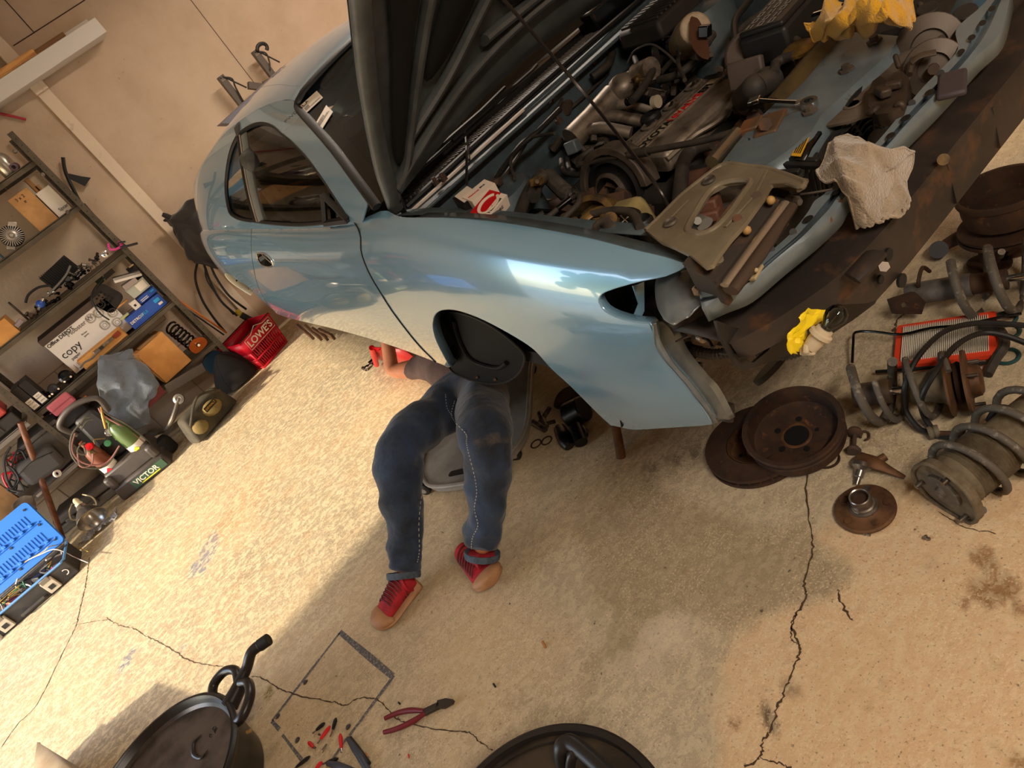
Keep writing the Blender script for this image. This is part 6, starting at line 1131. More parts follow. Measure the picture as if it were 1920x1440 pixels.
# creeper
cz = .085; crm = mat('creeper_grey', '8b867e', .45, c2='77726a', s=9); cr = thing('creeper', 'light grey plastic mechanic creeper on small casters under the person', 'creeper', V(.62, 2.45, 0))
o_ = [F0(*p, cz) for p in ((792, 872), (795, 898), (812, 912), (860, 908), (905, 896), (940, 868), (975, 825), (988, 790), (992, 740), (995, 690), (1000, 640), (960, 610), (880, 640), (835, 700), (822, 760), (806, 820))]
oo = c2([(p.x, p.y) for p in o_], 4, True)
MB().prism(oo, (0, 0, cz), (1, 0, 0), (0, 1, 0), (0, 0, -.03)).build('deck', crm, cr, bevel=.008)
MB().tube([V(x, y, cz) for x, y in oo], .010, 8, closed=True).build('deck_rim', crm, cr)
MB().prism(rrect(.11, .03, .014), F0(862, 885, cz+.001), (F0(890, 878, 0)-F0(835, 890, 0)).normalized(), V(0, 0, 1).cross((F0(890, 878, 0)-F0(835, 890, 0)).normalized()), V(0, 0, .001)).build('hand_slot', blk, cr)
for k, p in enumerate(((972, 860), (803, 925), (1000, 700))):
    b = F0(*p); b.z = 0; w__ = MB().lathe([(.0, -.012), (.022, -.012), (.030, -.008), (.030, .008), (.022, .012), (0, .012)], b+V(0, 0, .03), (.8, .5, 0), 24).build('caster_wheel', blk_p, cr); MB().beam(b+V(.018, .012, .03), b+V(.03, .03, .085), .012, .02).build('caster_fork', crm, w__); MB().cyl(b+V(-.010, -.007, .03), b+V(-.012, -.0085, .03), .014, n=16).build('hub_cap', crm, w__)
# ================================================================ SHELVING AND BACK WALL
olive = mat('shelf_olive', '5e5344', .55, .3, c2='4c4336', s=8); olive_d = mat('shelf_dark', '3c3a33', .55, .3); kbr = mat('kraft', 'b98a58', .8, c2='a67a4b', s=9); ora = mat('kraft_bright', 'cf934f', .8, c2='c08546', s=9); wht = mat('white_card', 'd9cfc4', .7); gry = mat('grey_plastic', '5b5651', .55, c2='4c4844', s=10); chrome = MATS['chrome']
FY = 5.51
def fp_(px, py, y=FY): return at(px, py, y=y)
def shelf_unit(lab_, x0, x1, zs, z0, m, posts):
    t = thing('shelving_unit', lab_, 'shelving', ((x0+x1)/2, FY+.2, 0), 'steel shelving along the back wall')
    for z in zs:
        MB().box(((x0+x1)/2, FY+.2, z-.006), (x1-x0, .40, .006)).box(((x0+x1)/2, FY+.002, z-.018), (x1-x0, .004, .038)).box(((x0+x1)/2, FY+.398, z-.018), (x1-x0, .004, .038)).build('shelf', m, t, bevel=.001)
    for x, y in posts:
        sx = 1 if x > (x0+x1)/2 else -1; sy = -1 if y < FY+.2 else 1
        p = MB().box((x+sx*.002, y, 1.05), (.003, .036, 2.1)).box((x-sx*.017, y+sy*.018, 1.05), (.036, .003, 2.1)).build('post', m, t)
        hl = MB()
        for k in range(46): 
            z = .03+k*.045; yy = y+sy*.018-.002
            hl.add([V(x-sx*.017+a, yy if sy < 0 else yy-.001, z+b) for a, b in ell(0, 0, .004, .004, 6)], [tuple(range(6))])
        o = hl.build('post_holes', blk, p, fixn=False); o['kind'] = 'stuff'
    return t
su = shelf_unit('olive steel shelving unit loaded with car parts and boxes', -.86, .333, (1.92, 1.58, 1.196, .76, .36), 0, olive, ((.333, FY), (.333, FY+.38), (-.86, FY), (-.86, FY+.38)))
MB().beam((.338, FY+.02, 1.2), (.338, FY+.37, 1.56), .012, .003).build('cross_brace', olive_d, su); MB().beam((.338, FY+.37, 1.2), (.338, FY+.02, 1.56), .012, .003).build('cross_brace', olive_d, su)
for p in ((28, 284), (80, 328), (127, 398), (196, 475)): q = fp_(*p); MB().lathe([(0, 0), (.014, 0), (.012, .008), (.005, .01), (0, .01)], q+V(0, -.01, 0), (0, -1, 0), 12).build('bolt', worn, su)
s2 = shelf_unit('lower steel shelving continuing behind the wooden handle', -2.3, -.90, (.76, .36), 0, mat('shelf_grey', '8a8176', .5, .3), ())
def BX(name, lab_, cat, a, b, y, dep, m, bev=.003, z0=None, rot=0, grp=None, fl=None):
    """a carton-like thing: a, b = opposite corners of its front face in the photo"""
    A, B = fp_(*a, y), fp_(*b, y); x0, x1 = sorted((A.x, B.x)); z_0, z1 = sorted((A.z, B.z)); z_0 = z0 if z0 is not None else z_0
    t = thing(name, lab_, cat, ((x0+x1)/2, y+dep/2, z_0), grp); MB().box(((x0+x1)/2, y+dep/2, (z_0+z1)/2), (x1-x0, dep, z1-z_0)).build('body', m, t, bevel=bev)
    t['_b'] = [x0, x1, z_0, z1, y]; return t
def face(t, u0, v0, u1, v1, m, name='label', e=.0012):
    x0, x1, z0, z1, y = t['_b']; X = lambda u: x0+(x1-x0)*u; Z = lambda v: z0+(z1-z0)*v
    return MB().box(((X(u0)+X(u1))/2, y-e/2, (Z(v0)+Z(v1))/2), (abs(X(u1)-X(u0)), e, abs(Z(v1)-Z(v0)))).build(name, m, t)
def ftext(t, s, u, v, size, m, e=.0016, bold=0):
    x0, x1, z0, z1, y = t['_b']; return text(s, size, m, t, frame((x0+(x1-x0)*u, y-e, z0+(z1-z0)*v), (1, 0, 0), (0, 0, 1)), 'lettering', .0003, bold)
# top shelf
t = thing('metal_canister', 'polished steel canister on the top shelf', 'canister', fp_(2, 310, 5.6)); c = fp_(2, 303, 5.6); MB().lathe([(0, 0), (.05, 0), (.055, .01), (.055, .10), (.04, .13), (0, .13)], V(c.x, c.y, 1.92), n=28).build('can', mat('steel_soft', 'a9a49c', .3, .85), t)
t = thing('tape_roll', 'small dark tube roll beside the steel canister', 'roll', V(.20, 5.56, 1.92)); MB().lathe([(.012, 0), (.024, 0), (.024, .05), (.012, .05)], V(.205, 5.58, 1.945), (-.3, -1, 0), 20, closed=True).build('roll', mat('roll_mauve', '5d4652', .5), t)
# second shelf
c1 = BX('carton', 'small carton with orange and white label, on the shelf above the alternator', 'carton', (2, 345), (30, 372), 5.62, .12, kbr, z0=1.58); face(c1, .1, .62, .9, .92, mat('label_orange', 'dd5a2a', .6)); face(c1, .1, .15, .9, .6, lab)
for k, (a, b) in enumerate((((45, 338), (72, 352)), ((64, 350), (88, 362)))):
    c = BX('carton', ['small brown carton with white label left of its twin', 'small brown carton with white label touching the shelf post'][k], 'carton', a, b, 5.72, .10, kbr, z0=1.58); 
    z_ = c['_b'][3]; MB().box(((c['_b'][0]+c['_b'][1])/2, 5.77, z_+.0007), (.05, .06, .001)).build('label', lab, c)
c = BX('carton', 'tall plain brown carton with handwriting beside the alternator', 'carton', (14, 376), (105, 405), 5.56, .22, kbr, z0=1.58); ftext(c, '3 x 2\n  e', .45, .82, .03, ink)
c = BX('carton', 'carton with white lid and a scribble next to the shelf post', 'carton', (66, 364), (132, 387), 5.57, .2, wht, z0=1.58); ftext(c, 'Spcar', .65, .18, .03, ink)
AC = fp_(22, 442, 5.60); t = thing('alternator', 'aluminium alternator with slotted housing lying on the second shelf', 'alternator', V(AC.x, AC.y, 1.58)); ad = V(.1, -1, .12).normalized(); aR_ = rotf(ad); al = mat('cast_alloy', 'b3aca3', .4, .7)
MB().lathe([(0, -.06), (.06, -.06), (.068, -.03), (.068, .0), (.062, .008), (.060, .0), (0, -.02)], AC, ad, 40).build('housing', mat('alt_dark', '2f2b28', .6), t)
for k in range(28): a = k*2*math.pi/28; MB().beam(AC+aR_@V(.028*math.cos(a), .028*math.sin(a), .012), AC+aR_@V(.066*math.cos(a), .066*math.sin(a), .006), .005, .008, ad).build('fin', al, t)
MB().lathe([(.024, .004), (.030, .018), (.020, .022), (.012, .016), (.010, .026), (0, .026)], AC, ad, 28).build('hub', al, t); [MB().box(AC+V(s_*.055, .02, s_*.05), (.05, .045, .03), (0, .8, 0)).build('lug', al, t, bevel=.004) for s_ in (-1, 1)]
c = BX('battery_charger', 'teal-blue boxed part half out of frame at the left edge', 'box', (-10, 468), (12, 492), 5.58, .1, mat('teal_box', '2d5666', .5), z0=1.58)
# third shelf: heap of hardware
plate = fp_(112, 512, 5.72); t = thing('ribbed_plate', 'black plastic heat-sink plate with rows of ribs behind the hardware heap', 'plate', V(plate.x, 5.72, 1.196)); MB().box(plate, (.22, .012, .12), (0, -.1, 0)).build('plate', blk_p, t)
for k in range(15): MB().box(plate+V(-.10+k*.0143, -.012, .0), (.005, .014, .12), (0, -.1, 0)).build('rib', blk_p, t)
rr_ = random.Random(11); gh = 'small chrome and black fittings heaped on the third shelf'
for k in range(34):
    u = k/33; px, py = 62+u*125+rr_.uniform(-5, 5), 600-u*115+rr_.uniform(-14, 3); c = fp_(px, py, 5.56+rr_.random()*.1); c.z = max(c.z, 1.21); t = thing('pipe_fitting', 'small metal or black fitting in the heap on the third shelf', 'fitting', V(c.x, c.y, 1.196), gh)
    d = Vector((rr_.uniform(-1, 1), rr_.uniform(-.6, .2), rr_.uniform(-.3, .9))).normalized(); mm = rr_.choice([worn, chrome, blk_g, blk_p, blk_g, iron]); r_ = rr_.uniform(.008, .017)
    MB().lathe([(0, 0), (r_, 0), (r_, .012), (r_*.7, .014), (r_*.7, .035), (r_*1.1, .037), (r_*1.1, .045), (0, .045)], c, d, 12).build('fitting', mm, t)
for k, p in enumerate(((183, 494), (175, 500), (166, 507))): c = fp_(*p, 5.54); t = thing('pipe_fitting', ['open chrome ring end nearest the shelf post', 'middle of three open chrome ring ends on the third shelf', 'lowest of three open chrome ring ends on the third shelf'][k], 'fitting', V(c.x, c.y, 1.196), 'open ring ends on the third shelf'); MB().lathe([(.010, -.05), (.014, -.05), (.014, .004), (.010, .004)], V(c.x, c.y, max(c.z, 1.212)), (-.2, -1, 0), 18, closed=True).build('sleeve', chrome, t)
def wall_line(name, lab_, cat, pts, y, r, m, sm=6, part='body', dy=0): 
    P = [fp_(p[0], p[1], y if len(p) < 3 else p[2]) for p in pts]; t = thing(name, lab_, cat, P[0]); MB().tube(P, r, 8, smooth=sm).build(part, m, t); return t
wall_line('grey_tube', 'bent grey tube lying across the hardware heap', 'tube', [(132, 498), (124, 515), (110, 532), (95, 548), (82, 560)], 5.54, .007, mat('tube_grey', '6f6d6b', .4, .3))
wall_line('rubber_hose', 'black rubber hose arching left of the blue valve', 'hose', [(48, 568), (52, 555), (62, 545), (75, 538), (95, 535)], 5.6, .008, blk_p)
c = fp_(76, 570, 5.54); t = thing('blue_valve', 'bright blue shut-off valve with chrome ends on the third shelf', 'valve', V(c.x, c.y, 1.196)); MB().sph(c, .028, 14).build('knob', mat('valve_blue', '2c4c9a', .3), t); MB().cyl(c, c+V(.04, -.01, .02), .010).cyl(c, c+V(-.035, -.01, -.02), .011).build('stem', chrome, t); wall_line('throttle_part', 'white ribbed plug end at the left of the heap', 'fitting', [(30, 612), (36, 606), (41, 600)], 5.54, .018, mat('plug_mauve', '8f7f80', .5), 0)
c = BX('framed_card', 'dark framed card leaning at the back of the third shelf', 'card', (14, 568), (52, 596), 5.82, .02, mat('frame_brown', '3a2a1c', .6), z0=1.2); face(c, .15, .2, .85, .85, mat('card_brown', '5a4a3c', .7))
c = BX('carton', 'orange-brown carton at the left end of the third shelf', 'carton', (-30, 625), (31, 616), 5.52, .25, ora, z0=1.196); B_ = c['_b']; c.children[0].data.transform(Matrix.Identity(4))
t = thing('wire_brush_cap', 'round chrome cap hanging on the shelf corner by the pink clamp', 'cap', fp_(196, 476)); MB().lathe([(0, 0), (.022, 0), (.022, .008), (.015, .012), (.006, .010), (0, .010)], fp_(196, 476)+V(.0, -.02, 0), (0, -1, 0), 22).build('cap', chrome, t)
pk = mat('pink_plastic', 'c83a82', .4); t = thing('spring_clamp', 'pink and black spring clamp gripping the shelf post', 'clamp', fp_(214, 462)); MB().tube([fp_(203, 457, 5.48), fp_(206, 467, 5.47), fp_(218, 467, 5.47), fp_(228, 460, 5.47), fp_(222, 453, 5.48)], .008, 8, smooth=5).build('jaw', pk, t); MB().tube([fp_(226, 464, 5.46), fp_(240, 461, 5.44), fp_(258, 456, 5.42)], .008, 10, smooth=3).tube([fp_(222, 455, 5.47), fp_(235, 453, 5.45)], .006).build('handle', blk_p, t)
# fourth shelf
BXW = lambda *a, **k: BX(*a, **k)
cb = thing('paper_box', 'large white copy paper box with brown lid and printed circles', 'box', (-.26, 5.72, .76)); x0, x1, z0, z1, yb = -.485, .0, .775, 1.05, 5.60
MB().box(((x0+x1)/2, yb+.11, (z0+z1)/2), (x1-x0, .22, z1-z0)).build('body', wht, cb, bevel=.002); MB().box(((x0+x1)/2, yb+.125, z1+.006), (x1-x0+.02, .26, .045)).build('lid', mat('lid_brown', '4a3a2f', .7), cb, bevel=.003); cb['_b'] = [x0, x1, z0, z1, yb]
ftext(cb, 'Office DEPOT', .22, .87, .034, ink, bold=.0008); ftext(cb, 'copy', .19, .5, .075, ink); ftext(cb, 'paper', .17, .32, .03, ink); ftext(cb, 'Mobster W', .50, .80, .042, mat('scribble', '5d554e', .7)); ftext(cb, 'Brake\nparts', .47, .58, .018, MATS['scribble'])
for k in range(5): face(cb, .06+.05*k, .04, .065+.05*k, .2, MATS['scribble'], 'printed_line')
for cx_, cz_ in ((-.10, .985), (-.035, .93), (-.13, .90), (-.05, 1.02), (-.16, .99), (-.06, .865)):
    for r_ in (.030, .024, .013): MB().tube([V(cx_+r_*math.copysign(abs(math.cos(a))**.8, math.cos(a)), yb-.0008, cz_+r_*math.copysign(abs(math.sin(a))**.8, math.sin(a))) for a in np.linspace(0, 6.283, 21)[:-1]], .0012, 4, closed=True).build('printed_ring', MATS['scribble'], cb)
tr_ = thing('parts_tray', 'open brown carton tray of small parts in front of the paper box', 'tray', (-.26, 5.53, .78)); A, B = fp_(138, 672, 5.53), fp_(220, 610, 5.53)
MB().box(((A.x+B.x)/2, 5.53, .80), (B.x-A.x, .004, .075)).box(((A.x+B.x)/2, 5.585, .80), (B.x-A.x, .004, .085)).box((A.x, 5.557, .80), (.004, .058, .075)).box((B.x, 5.557, .80), (.004, .058, .075)).box(((A.x+B.x)/2, 5.557, .766), (B.x-A.x, .058, .004)).build('tray', ora, tr_)
for k in range(5): MB().lathe([(0, 0), (.014, 0), (.016, .01), (.008, .02), (0, .05)], V(A.x+.04+k*.055, 5.555, .80), (rr_.uniform(-.6, .6), -.3, .6), 10).build('part', rr_.choice([worn, blk_p, wht]), tr_)
mt_ = thing('circuit_module', 'silver slotted module lying at the front edge before the tray', 'module', (-.2, 5.49, .76)); MB().beam(fp_(176, 662, 5.51), fp_(212, 633, 5.51), .03, .02).build('case', worn, mt_, bevel=.002); MB().box(fp_(190, 652, 5.495), (.03, .006, .02)).build('slot', blk_p, mt_); MB().beam(fp_(214, 632, 5.52), fp_(224, 622, 5.52), .03, .03).build('coil', mat('copper_coil', '8a3a28', .4, .4), mt_)
wall_line('ribbon_cables', 'grey ribbon of thin cables hanging over the shelf front', 'cable', [(150, 690), (158, 680), (172, 672), (184, 660), (195, 650)], 5.5, .006, mat('tube_grey', '6f6d6b', .4, .3))
ph = thing('phone_deck', 'black moulded phone deck with keypad standing on the fourth shelf', 'phone', (.02, 5.62, .9)); M_ = frame(fp_(200, 560, 5.60), fp_(225, 535, 5.60)-fp_(190, 590, 5.60), V(0, 0, 1)); pw = M_.to_3x3()
MB().prism(rrect(.16, .17, .04), M_.translation, pw@V(1, 0, 0), pw@V(0, 1, 0), pw@V(0, 0, -.03)).build('case', mat('phone_black', '201e1d', .4), ph, bevel=.008)
for i in range(4):
    for j in range(3): MB().box(M_@V(-.03+j*.025, .05-i*.025, .003), (.014, .006, .012)).build('key', blk_g, ph)
wall_line('head_band', 'thin black band looping down over the paper box', 'band', [(196, 520), (178, 540), (172, 560), (185, 585), (205, 600)], 5.58, .005, blk_p)
for a, b, y, d, m, l, n_ in (((212, 526), (262, 512), 5.60, .12, mat('drive_grey', '9b968c', .4, .4), 'grey metal drive bay with cream front strip, topmost on the fourth shelf', 'disk_drive'), ((231, 540), (255, 523), 5.59, .1, mat('drive_pink', 'a2938c', .5, .2), 'narrow grey-pink disk drive under the metal bay', 'disk_drive')):
    A, B = fp_(*a, y), fp_(*b, y); t = thing(n_, l, 'disk drive', ((A.x+B.x)/2, y, A.z)); MB().beam(A, B, .035, d, V(0, 1, 0)).build('case', m, t, bevel=.002)
    if 'cream' in l: MB().beam(A+V(0, -.062, -.008), B+V(0, -.062, -.008), .016, .003, V(0, 1, 0)).build('front_strip', wht, t)
t = thing('hard_disk', 'upright open hard disk with white label beside the blue boxes', 'hard disk', (.2, 5.6, .95)); Q = [fp_(*p, 5.56) for p in ((234, 545), (252, 560), (282, 536), (267, 519))]; patch('case', Q, mat('disk_white', 'b9bbae', .4, .3), t, .004); 
LQ = [Q[0].lerp(Q[3], .45).lerp(Q[1].lerp(Q[2], .45), .15), Q[0].lerp(Q[3], .45).lerp(Q[1].lerp(Q[2], .45), .85), Q[0].lerp(Q[3], .92).lerp(Q[1].lerp(Q[2], .92), .85), Q[0].lerp(Q[3], .92).lerp(Q[1].lerp(Q[2], .92), .15)]; patch('label', LQ, lab, t, .006)
c = BX('wood_block', 'small pale wood block at the top near the shelf post', 'block', (243, 503), (255, 500), 5.6, .05, mat('pale_wood', 'd6ad78', .7), z0=1.09); su2 = MB().box((.26, 5.66, 1.0), (.05, .08, .17)).build('support', blk_p, c)
blu = mat('box_blue', '27499a', .5, c2='2f55aa', s=8); cy = mat('cyan_print', '2b9fd8', .5)
c = BX('parts_box', 'long bright blue parts box lying along the front of the fourth shelf', 'box', (234, 600), (315, 568), 5.54, .14, blu, z0=.76); ftext(c, 'DETROIT', .22, .5, .026, lab, bold=.0006); ftext(c, 'AXLE', .42, .5, .026, cy, bold=.0006); face(c, .78, .55, .93, .8, cy); face(c, .82, .25, .93, .42, lab)
c = BX('parts_box', 'second blue box stacked on the long bright blue one', 'box', (256, 562), (296, 545), 5.56, .12, blu, z0=.86); face(c, .7, .5, .9, .75, cy); face(c, .1, .2, .5, .3, lab); face(c, .1, .45, .5, .55, lab)
c = BX('parts_box', 'small white parts box on top of the long blue box', 'box', (242, 570), (264, 572), 5.545, .08, wht, z0=.855); face(c, .3, .35, .6, .6, ink)
c = BX('blister_pack', 'yellow and silver blister card at the left of the long blue box', 'pack', (224, 598), (246, 592), 5.56, .02, mat('pack_silver', 'a3a48e', .4), z0=.86); face(c, .1, .15, .9, .45, mat('pack_yellow', 'd9d030', .5))
c = BX('cardboard_strip', 'orange-brown cardboard strip behind the small white box', 'card', (214, 580), (240, 562), 5.6, .02, ora, z0=.93)
t = thing('circuit_board', 'green printed circuit board at the back of the fourth shelf', 'board', (.02, 5.84, 1.05)); patch('board', [fp_(168, 522, 5.85), fp_(189, 510, 5.85), fp_(196, 527, 5.85), fp_(187, 535, 5.85)], mat('pcb', '2c4a2a', .6, c2='1c331c', s=40), t, .003)
t = thing('foam_wedge', 'grey folded card at the back next to the circuit board', 'card', (.1, 5.84, 1.05)); patch('card', [fp_(190, 508, 5.83), fp_(204, 497, 5.83), fp_(216, 510, 5.83), fp_(198, 526, 5.83)], gry, t, .004)
for k, (p, r_, l) in enumerate((((122, 705), .045, 'round black lamp housing with chrome reflector at the shelf front'), ((92, 722), .035, 'ribbed black motor standing on the fourth shelf'), ((78, 738), .035, 'black bracket with two chrome bolts beside the labelled boxes'))):
    c = fp_(*p, 5.58); c.z = .76+r_; t = thing('electric_part', l, 'car part', V(c.x, c.y, .76)); MB().lathe([(0, -.04), (r_, -.035), (r_, .02), (r_*.7, .03), (0, .02)], c, (.1, -1, .25), 22).build('housing', blk_g if k != 1 else MATS['black_dusty'], t)
    for s_ in (-1, 1): MB().cyl(c+V(s_*.02, -.03, -.01), c+V(s_*.025, -.05, -.012), .007, n=10).build('terminal', chrome, t)
for k, (u, l) in enumerate((((-.825, -.77), 'black carton with white label, left of the pair by the post'), ((-.765, -.71), 'black carton with white label, right of the pair by the post'))):
    x0, x1 = u; t = thing('carton', l, 'carton', ((x0+x1)/2, 5.62, .76)); MB().box(((x0+x1)/2, 5.63, .86), (x1-x0, .20, .19)).build('body', mat('carton_black', '241e1c', .5), t, bevel=.002); t['_b'] = [x0, x1, .765, .955, 5.53]; face(t, .1, .06, .9, .44, lab); [ftext(t, s, .5, v, .012, ink, e=.002) for s, v in (('SCN', .36), ('MOUNT', .28), ('4 PCS', .15))]
# fifth shelf
c = BX('carton', 'large open orange-brown carton sticking out of the fifth shelf', 'carton', (-1, -1), (-1, -1), 5.5, .01, ora) if False else None
t = thing('carton', 'large orange-brown carton standing askew on the fifth shelf', 'carton', (-.03, 5.6, .36)); MB().box((-.03, 5.60, .505), (.235, .24, .285), (0, 0, .12)).build('body', ora, t, bevel=.004); MB().box((-.03, 5.60, .652), (.15, .245, .002), (.0, 0, .12)).box((-.155, 5.55, .66), (.01, .2, .09), (0, -.9, .12)).build('flap', kbr, t); MB().box((-.10, 5.476, .56), (.08, .003, .04), (0, 0, .12)).build('tape', mat('tape_tan', 'b87f3e', .35), t)
cs = fp_(330, 640, 5.56); t = thing('coilover', 'black coil spring shock with an orange end bracket behind the carton', 'shock absorber', (cs.x, cs.y, .36)); a, b = V(.17, 5.68, .60), V(.19, 5.5, .42); R = rotf(b-a); Lc = (b-a).length
MB().tube([a+(b-a)*(i/100)+R@V(.045*math.cos(i*.44), .045*math.sin(i*.44), 0) for i in range(101)], .008, 8).build('coil', blk_g, t); MB().prism(c2([(-.05, -.05), (.05, -.045), (.06, .02), (.0, .06), (-.06, .03)], 4, True), b+V(.02, -.02, 0), (1, 0, 0), V(0, -.5, 1).normalized(), V(0, .02, 0), [ell(0, 0, .018, .018, 12)]).build('bracket', mat('orange_alloy', 'c4652a', .35, .4), t, bevel=.004); MB().cyl(b+V(.02, -.03, 0), b+V(.02, -.045, 0), .010, n=10).build('nut', chrome, t)
cl_ = mat('fleece_grey', '6d747e', .95, c2='5b626b', s=8, bump=.3, bs=120, sheen=.4)
def cloth(name, lab_, cat, fn, m, nu=30, nv=24, th=.006, par=None):
    t = par or thing(name, lab_, cat, fn(.5, .5)); MB().grid(fn, nu, nv).build('cloth', m, t, solid=th, sub=1); return t
def bump3(p, s, amp, seed): x, y, z = [float(v) for v in p]; return V(*(amp*(float(fbm(np.array([x*s+10+k*7]), np.array([(y+z)*s+20]), seed+k, 3)[0])-.5) for k in range(3)))
Bp = [[(188, 672), (215, 655), (245, 655), (262, 678)], [(182, 700), (210, 690), (245, 690), (292, 708)], [(190, 735), (215, 740), (250, 735), (303, 735)], [(200, 770), (225, 780), (250, 770), (280, 762)], [(222, 795), (240, 800), (262, 805), (278, 790)]]
BR_ = [crv([fp_(*p, 5.36-.05*math.sin(3.1*i)+(.12 if i == 0 else 0)) for p in r_], 6) for i, r_ in enumerate(Bp)]
def bl(u, v):
    rows = BR_; c = [r_[min(18, int(round(v*18)))] for r_ in rows]; P = crv(c, 6); p = P[min(24, int(round(u*24)))]; return p+bump3(p, 9, .10, 5)+bump3(p, 22, .03, 8)
cloth('blanket', 'bluish grey fleece blanket spilling over the lower shelf', 'blanket', bl, cl_, 25, 19)
c = BX('case', 'small pink plastic case under the fourth shelf by the post', 'case', (85, 765), (143, 750), 5.50, .05, mat('pink_case', 'c5646a', .5), .012, z0=.655); MB().box((-.69, 5.497, .70), (.17, .004, .003)).build('seam', mat('pink_dark', '9c4b50', .6), c)
t = BX('case', 'dark grey case lying below the pink case', 'case', (95, 800), (160, 760), 5.56, .2, mat('case_dark', '33302d', .5), .01, z0=.54); MB().box((-.61, 5.68, .45), (.42, .3, .17)).build('lower_half', MATS['case_dark'], t, bevel=.01); MB().box((-.56, 5.53, .63), (.03, .012, .02)).build('orange_latch', mat('latch_orange', 'd9701c', .5), t)
for k, (z_, h_, m, l) in enumerate(((.99, .09, mat('case_black', '37322e', .5), 'black tool case on top of the stack at the left edge'), (.91, .075, mat('case_red', 'bf4a42', .5), 'coral red tool case in the stack at the left edge'), (.82, .085, MATS['case_black'], 'black tool case at the bottom of the left stack'))):
    t = thing('case', l, 'case', (-1.15, 5.62, z_-h_/2)); MB().box((-1.13+.02*k, 5.62, z_), (.36, .22, h_)).build('body', m, t, bevel=.01)
    for q in range(5): MB().box((-1.27+q*.06, 5.506, z_), (.012, .006, h_*.7)).build('rib', m, t, bevel=.002)
t = thing('storage_bin', 'grey plastic bin on the lower shelf behind the wooden handle', 'bin', (-.95, 5.66, .36)); MB().box((-.93, 5.68, .50), (.26, .3, .26), taper=1.06).build('bin', gry, t, bevel=.015); MB().box((-.93, 5.68, .64), (.30, .33, .03)).build('rim', gry, t, bevel=.008)
t = thing('bag', 'dark red soft bag beside the grey bin', 'bag', (-1.05, 5.6, .36)); MB().box((-1.06, 5.6, .48), (.24, .14, .2), (.1, .5, 0)).build('bag', mat('bag_maroon', '5c1a1c', .8), t, bevel=.03)
t = thing('work_bag', 'grey zipped cloth bag behind the wooden handle', 'bag', (-1.2, 5.54, .36)); c = fp_(75, 870, 5.5); MB().box(c, (.26, .14, .18), (.1, .15, 0)).build('bag', mat('bag_grey', '4c4845', .85), t, bevel=.04); MB().tube([c+V(-.11, -.075, .05), c+V(0, -.085, .06), c+V(.12, -.07, .02)], .003, 6, smooth=4).build('zip', blk_p, t)
t = thing('tape_ring', 'white ring roll at the right end of the grey cloth bag', 'roll', fp_(106, 888, 5.45)); MB().lathe([(.014, -.01), (.024, -.01), (.024, .01), (.014, .01)], fp_(107, 888, 5.44), (.6, -.8, 0), 24, closed=True).build('ring', wht, t)
t = thing('carton', 'torn brown carton with cables at the left of the lower shelf', 'carton', (-1.42, 5.6, .36)); MB().box((-1.42, 5.62, .47), (.2, .2, .2), (0, 0, .2)).build('body', kbr, t, bevel=.003)
for k in range(9):
    pts = [(rr_.uniform(5, 55), rr_.uniform(845, 925)) for _ in range(4)]; cm_ = [blk_p, red, hose_m][k % 3]; t = wall_line('cable', ['loose black cable in the tangle on the lower shelf', 'loose red cable in the tangle on the lower shelf', 'loose brown cable in the tangle on the lower shelf'][k % 3], 'cable', pts, 5.45+rr_.random()*.05, rr_.uniform(.004, .007), cm_, 8); t['group'] = 'tangled cables on the lower shelf'
wall_line('grab_ring', 'black curved strap loop at the left edge above the blue tool box', 'strap', [(20, 838), (8, 862), (12, 895), (22, 915), (35, 900), (25, 880), (12, 872)], 5.44, .007, blk_p); t = BX('price_tag', 'white card tag hanging on the shelf edge behind the handle', 'tag', (67, 930), (82, 923), 5.49, .003, wht)
t = thing('cloth_scrap', 'brown rag hanging under the cable tangle', 'rag', fp_(40, 960, 5.45)); Rg = [[(22, 945), (40, 930), (62, 928)], [(28, 960), (45, 950), (66, 945)], [(40, 972), (55, 965), (70, 955)]]; MB().grid(lambda u, v: crv([crv([fp_(*p, 5.42+.02*i) for p in r_], 4)[int(round(v*8))] for i, r_ in enumerate(Rg)], 4)[int(round(u*8))]+bump3((u, v, 0), 6, .03, 3), 9, 9).build('cloth', mat('rag_brown', '6d5c4a', .9), t, solid=.004, sub=1)
# wooden handle leaning on the shelf
hA, hB = at(118, 1010, z=.02), fp_(38, 792, 5.42); t = thing('wooden_handle', 'long worn wooden tool handle leaning against the shelving', 'handle', V(hA.x, hA.y, 0)); MB().tube([hB, hB.lerp(hA, .1), hA.lerp(hB, .3), hA], [.019, .019, .02, .017], 14).build('shaft', mat('old_handle', '7d4a2b', .5, c2='5c3520', s=7, stretch=(6, 6, 1)), t)
# floor in front of the shelves
t = thing('jack_saddle_case', 'dark red moulded case leaning behind the aluminium arm', 'case', (-.1, 5.55, 0)); MB().prism([(0, 0), (.32, .02), (.34, .16), (.26, .30), (.20, .30), (.02, .12)], fp_(245, 800, 5.38)+V(0, 0, .0), V(1, 0, 0), V(0, 0, 1), V(0, .10, 0)).build('shell', mat('case_dark_red', '5f1617', .45), t, bevel=.012)
A, B, C_ = at(275, 815, z=.05), fp_(315, 800, 5.30), fp_(336, 748, 5.25); t = thing('alloy_link', 'cast aluminium suspension arm propped on the dark red case', 'suspension arm', V(A.x, A.y, 0)); am = mat('arm_alloy', '99928a', .4, .7, c2='837c74', s=14); MB().tube([A, B, C_], [.03, .032, .028], 12, smooth=6, flat=.55).build('arm', am, t, bevel=0); MB().lathe([(0, -.02), (.034, -.02), (.036, .02), (.020, .026), (.016, .02), (0, .02)], C_, (-.2, -1, .4), 24).build('bushing', am, t)
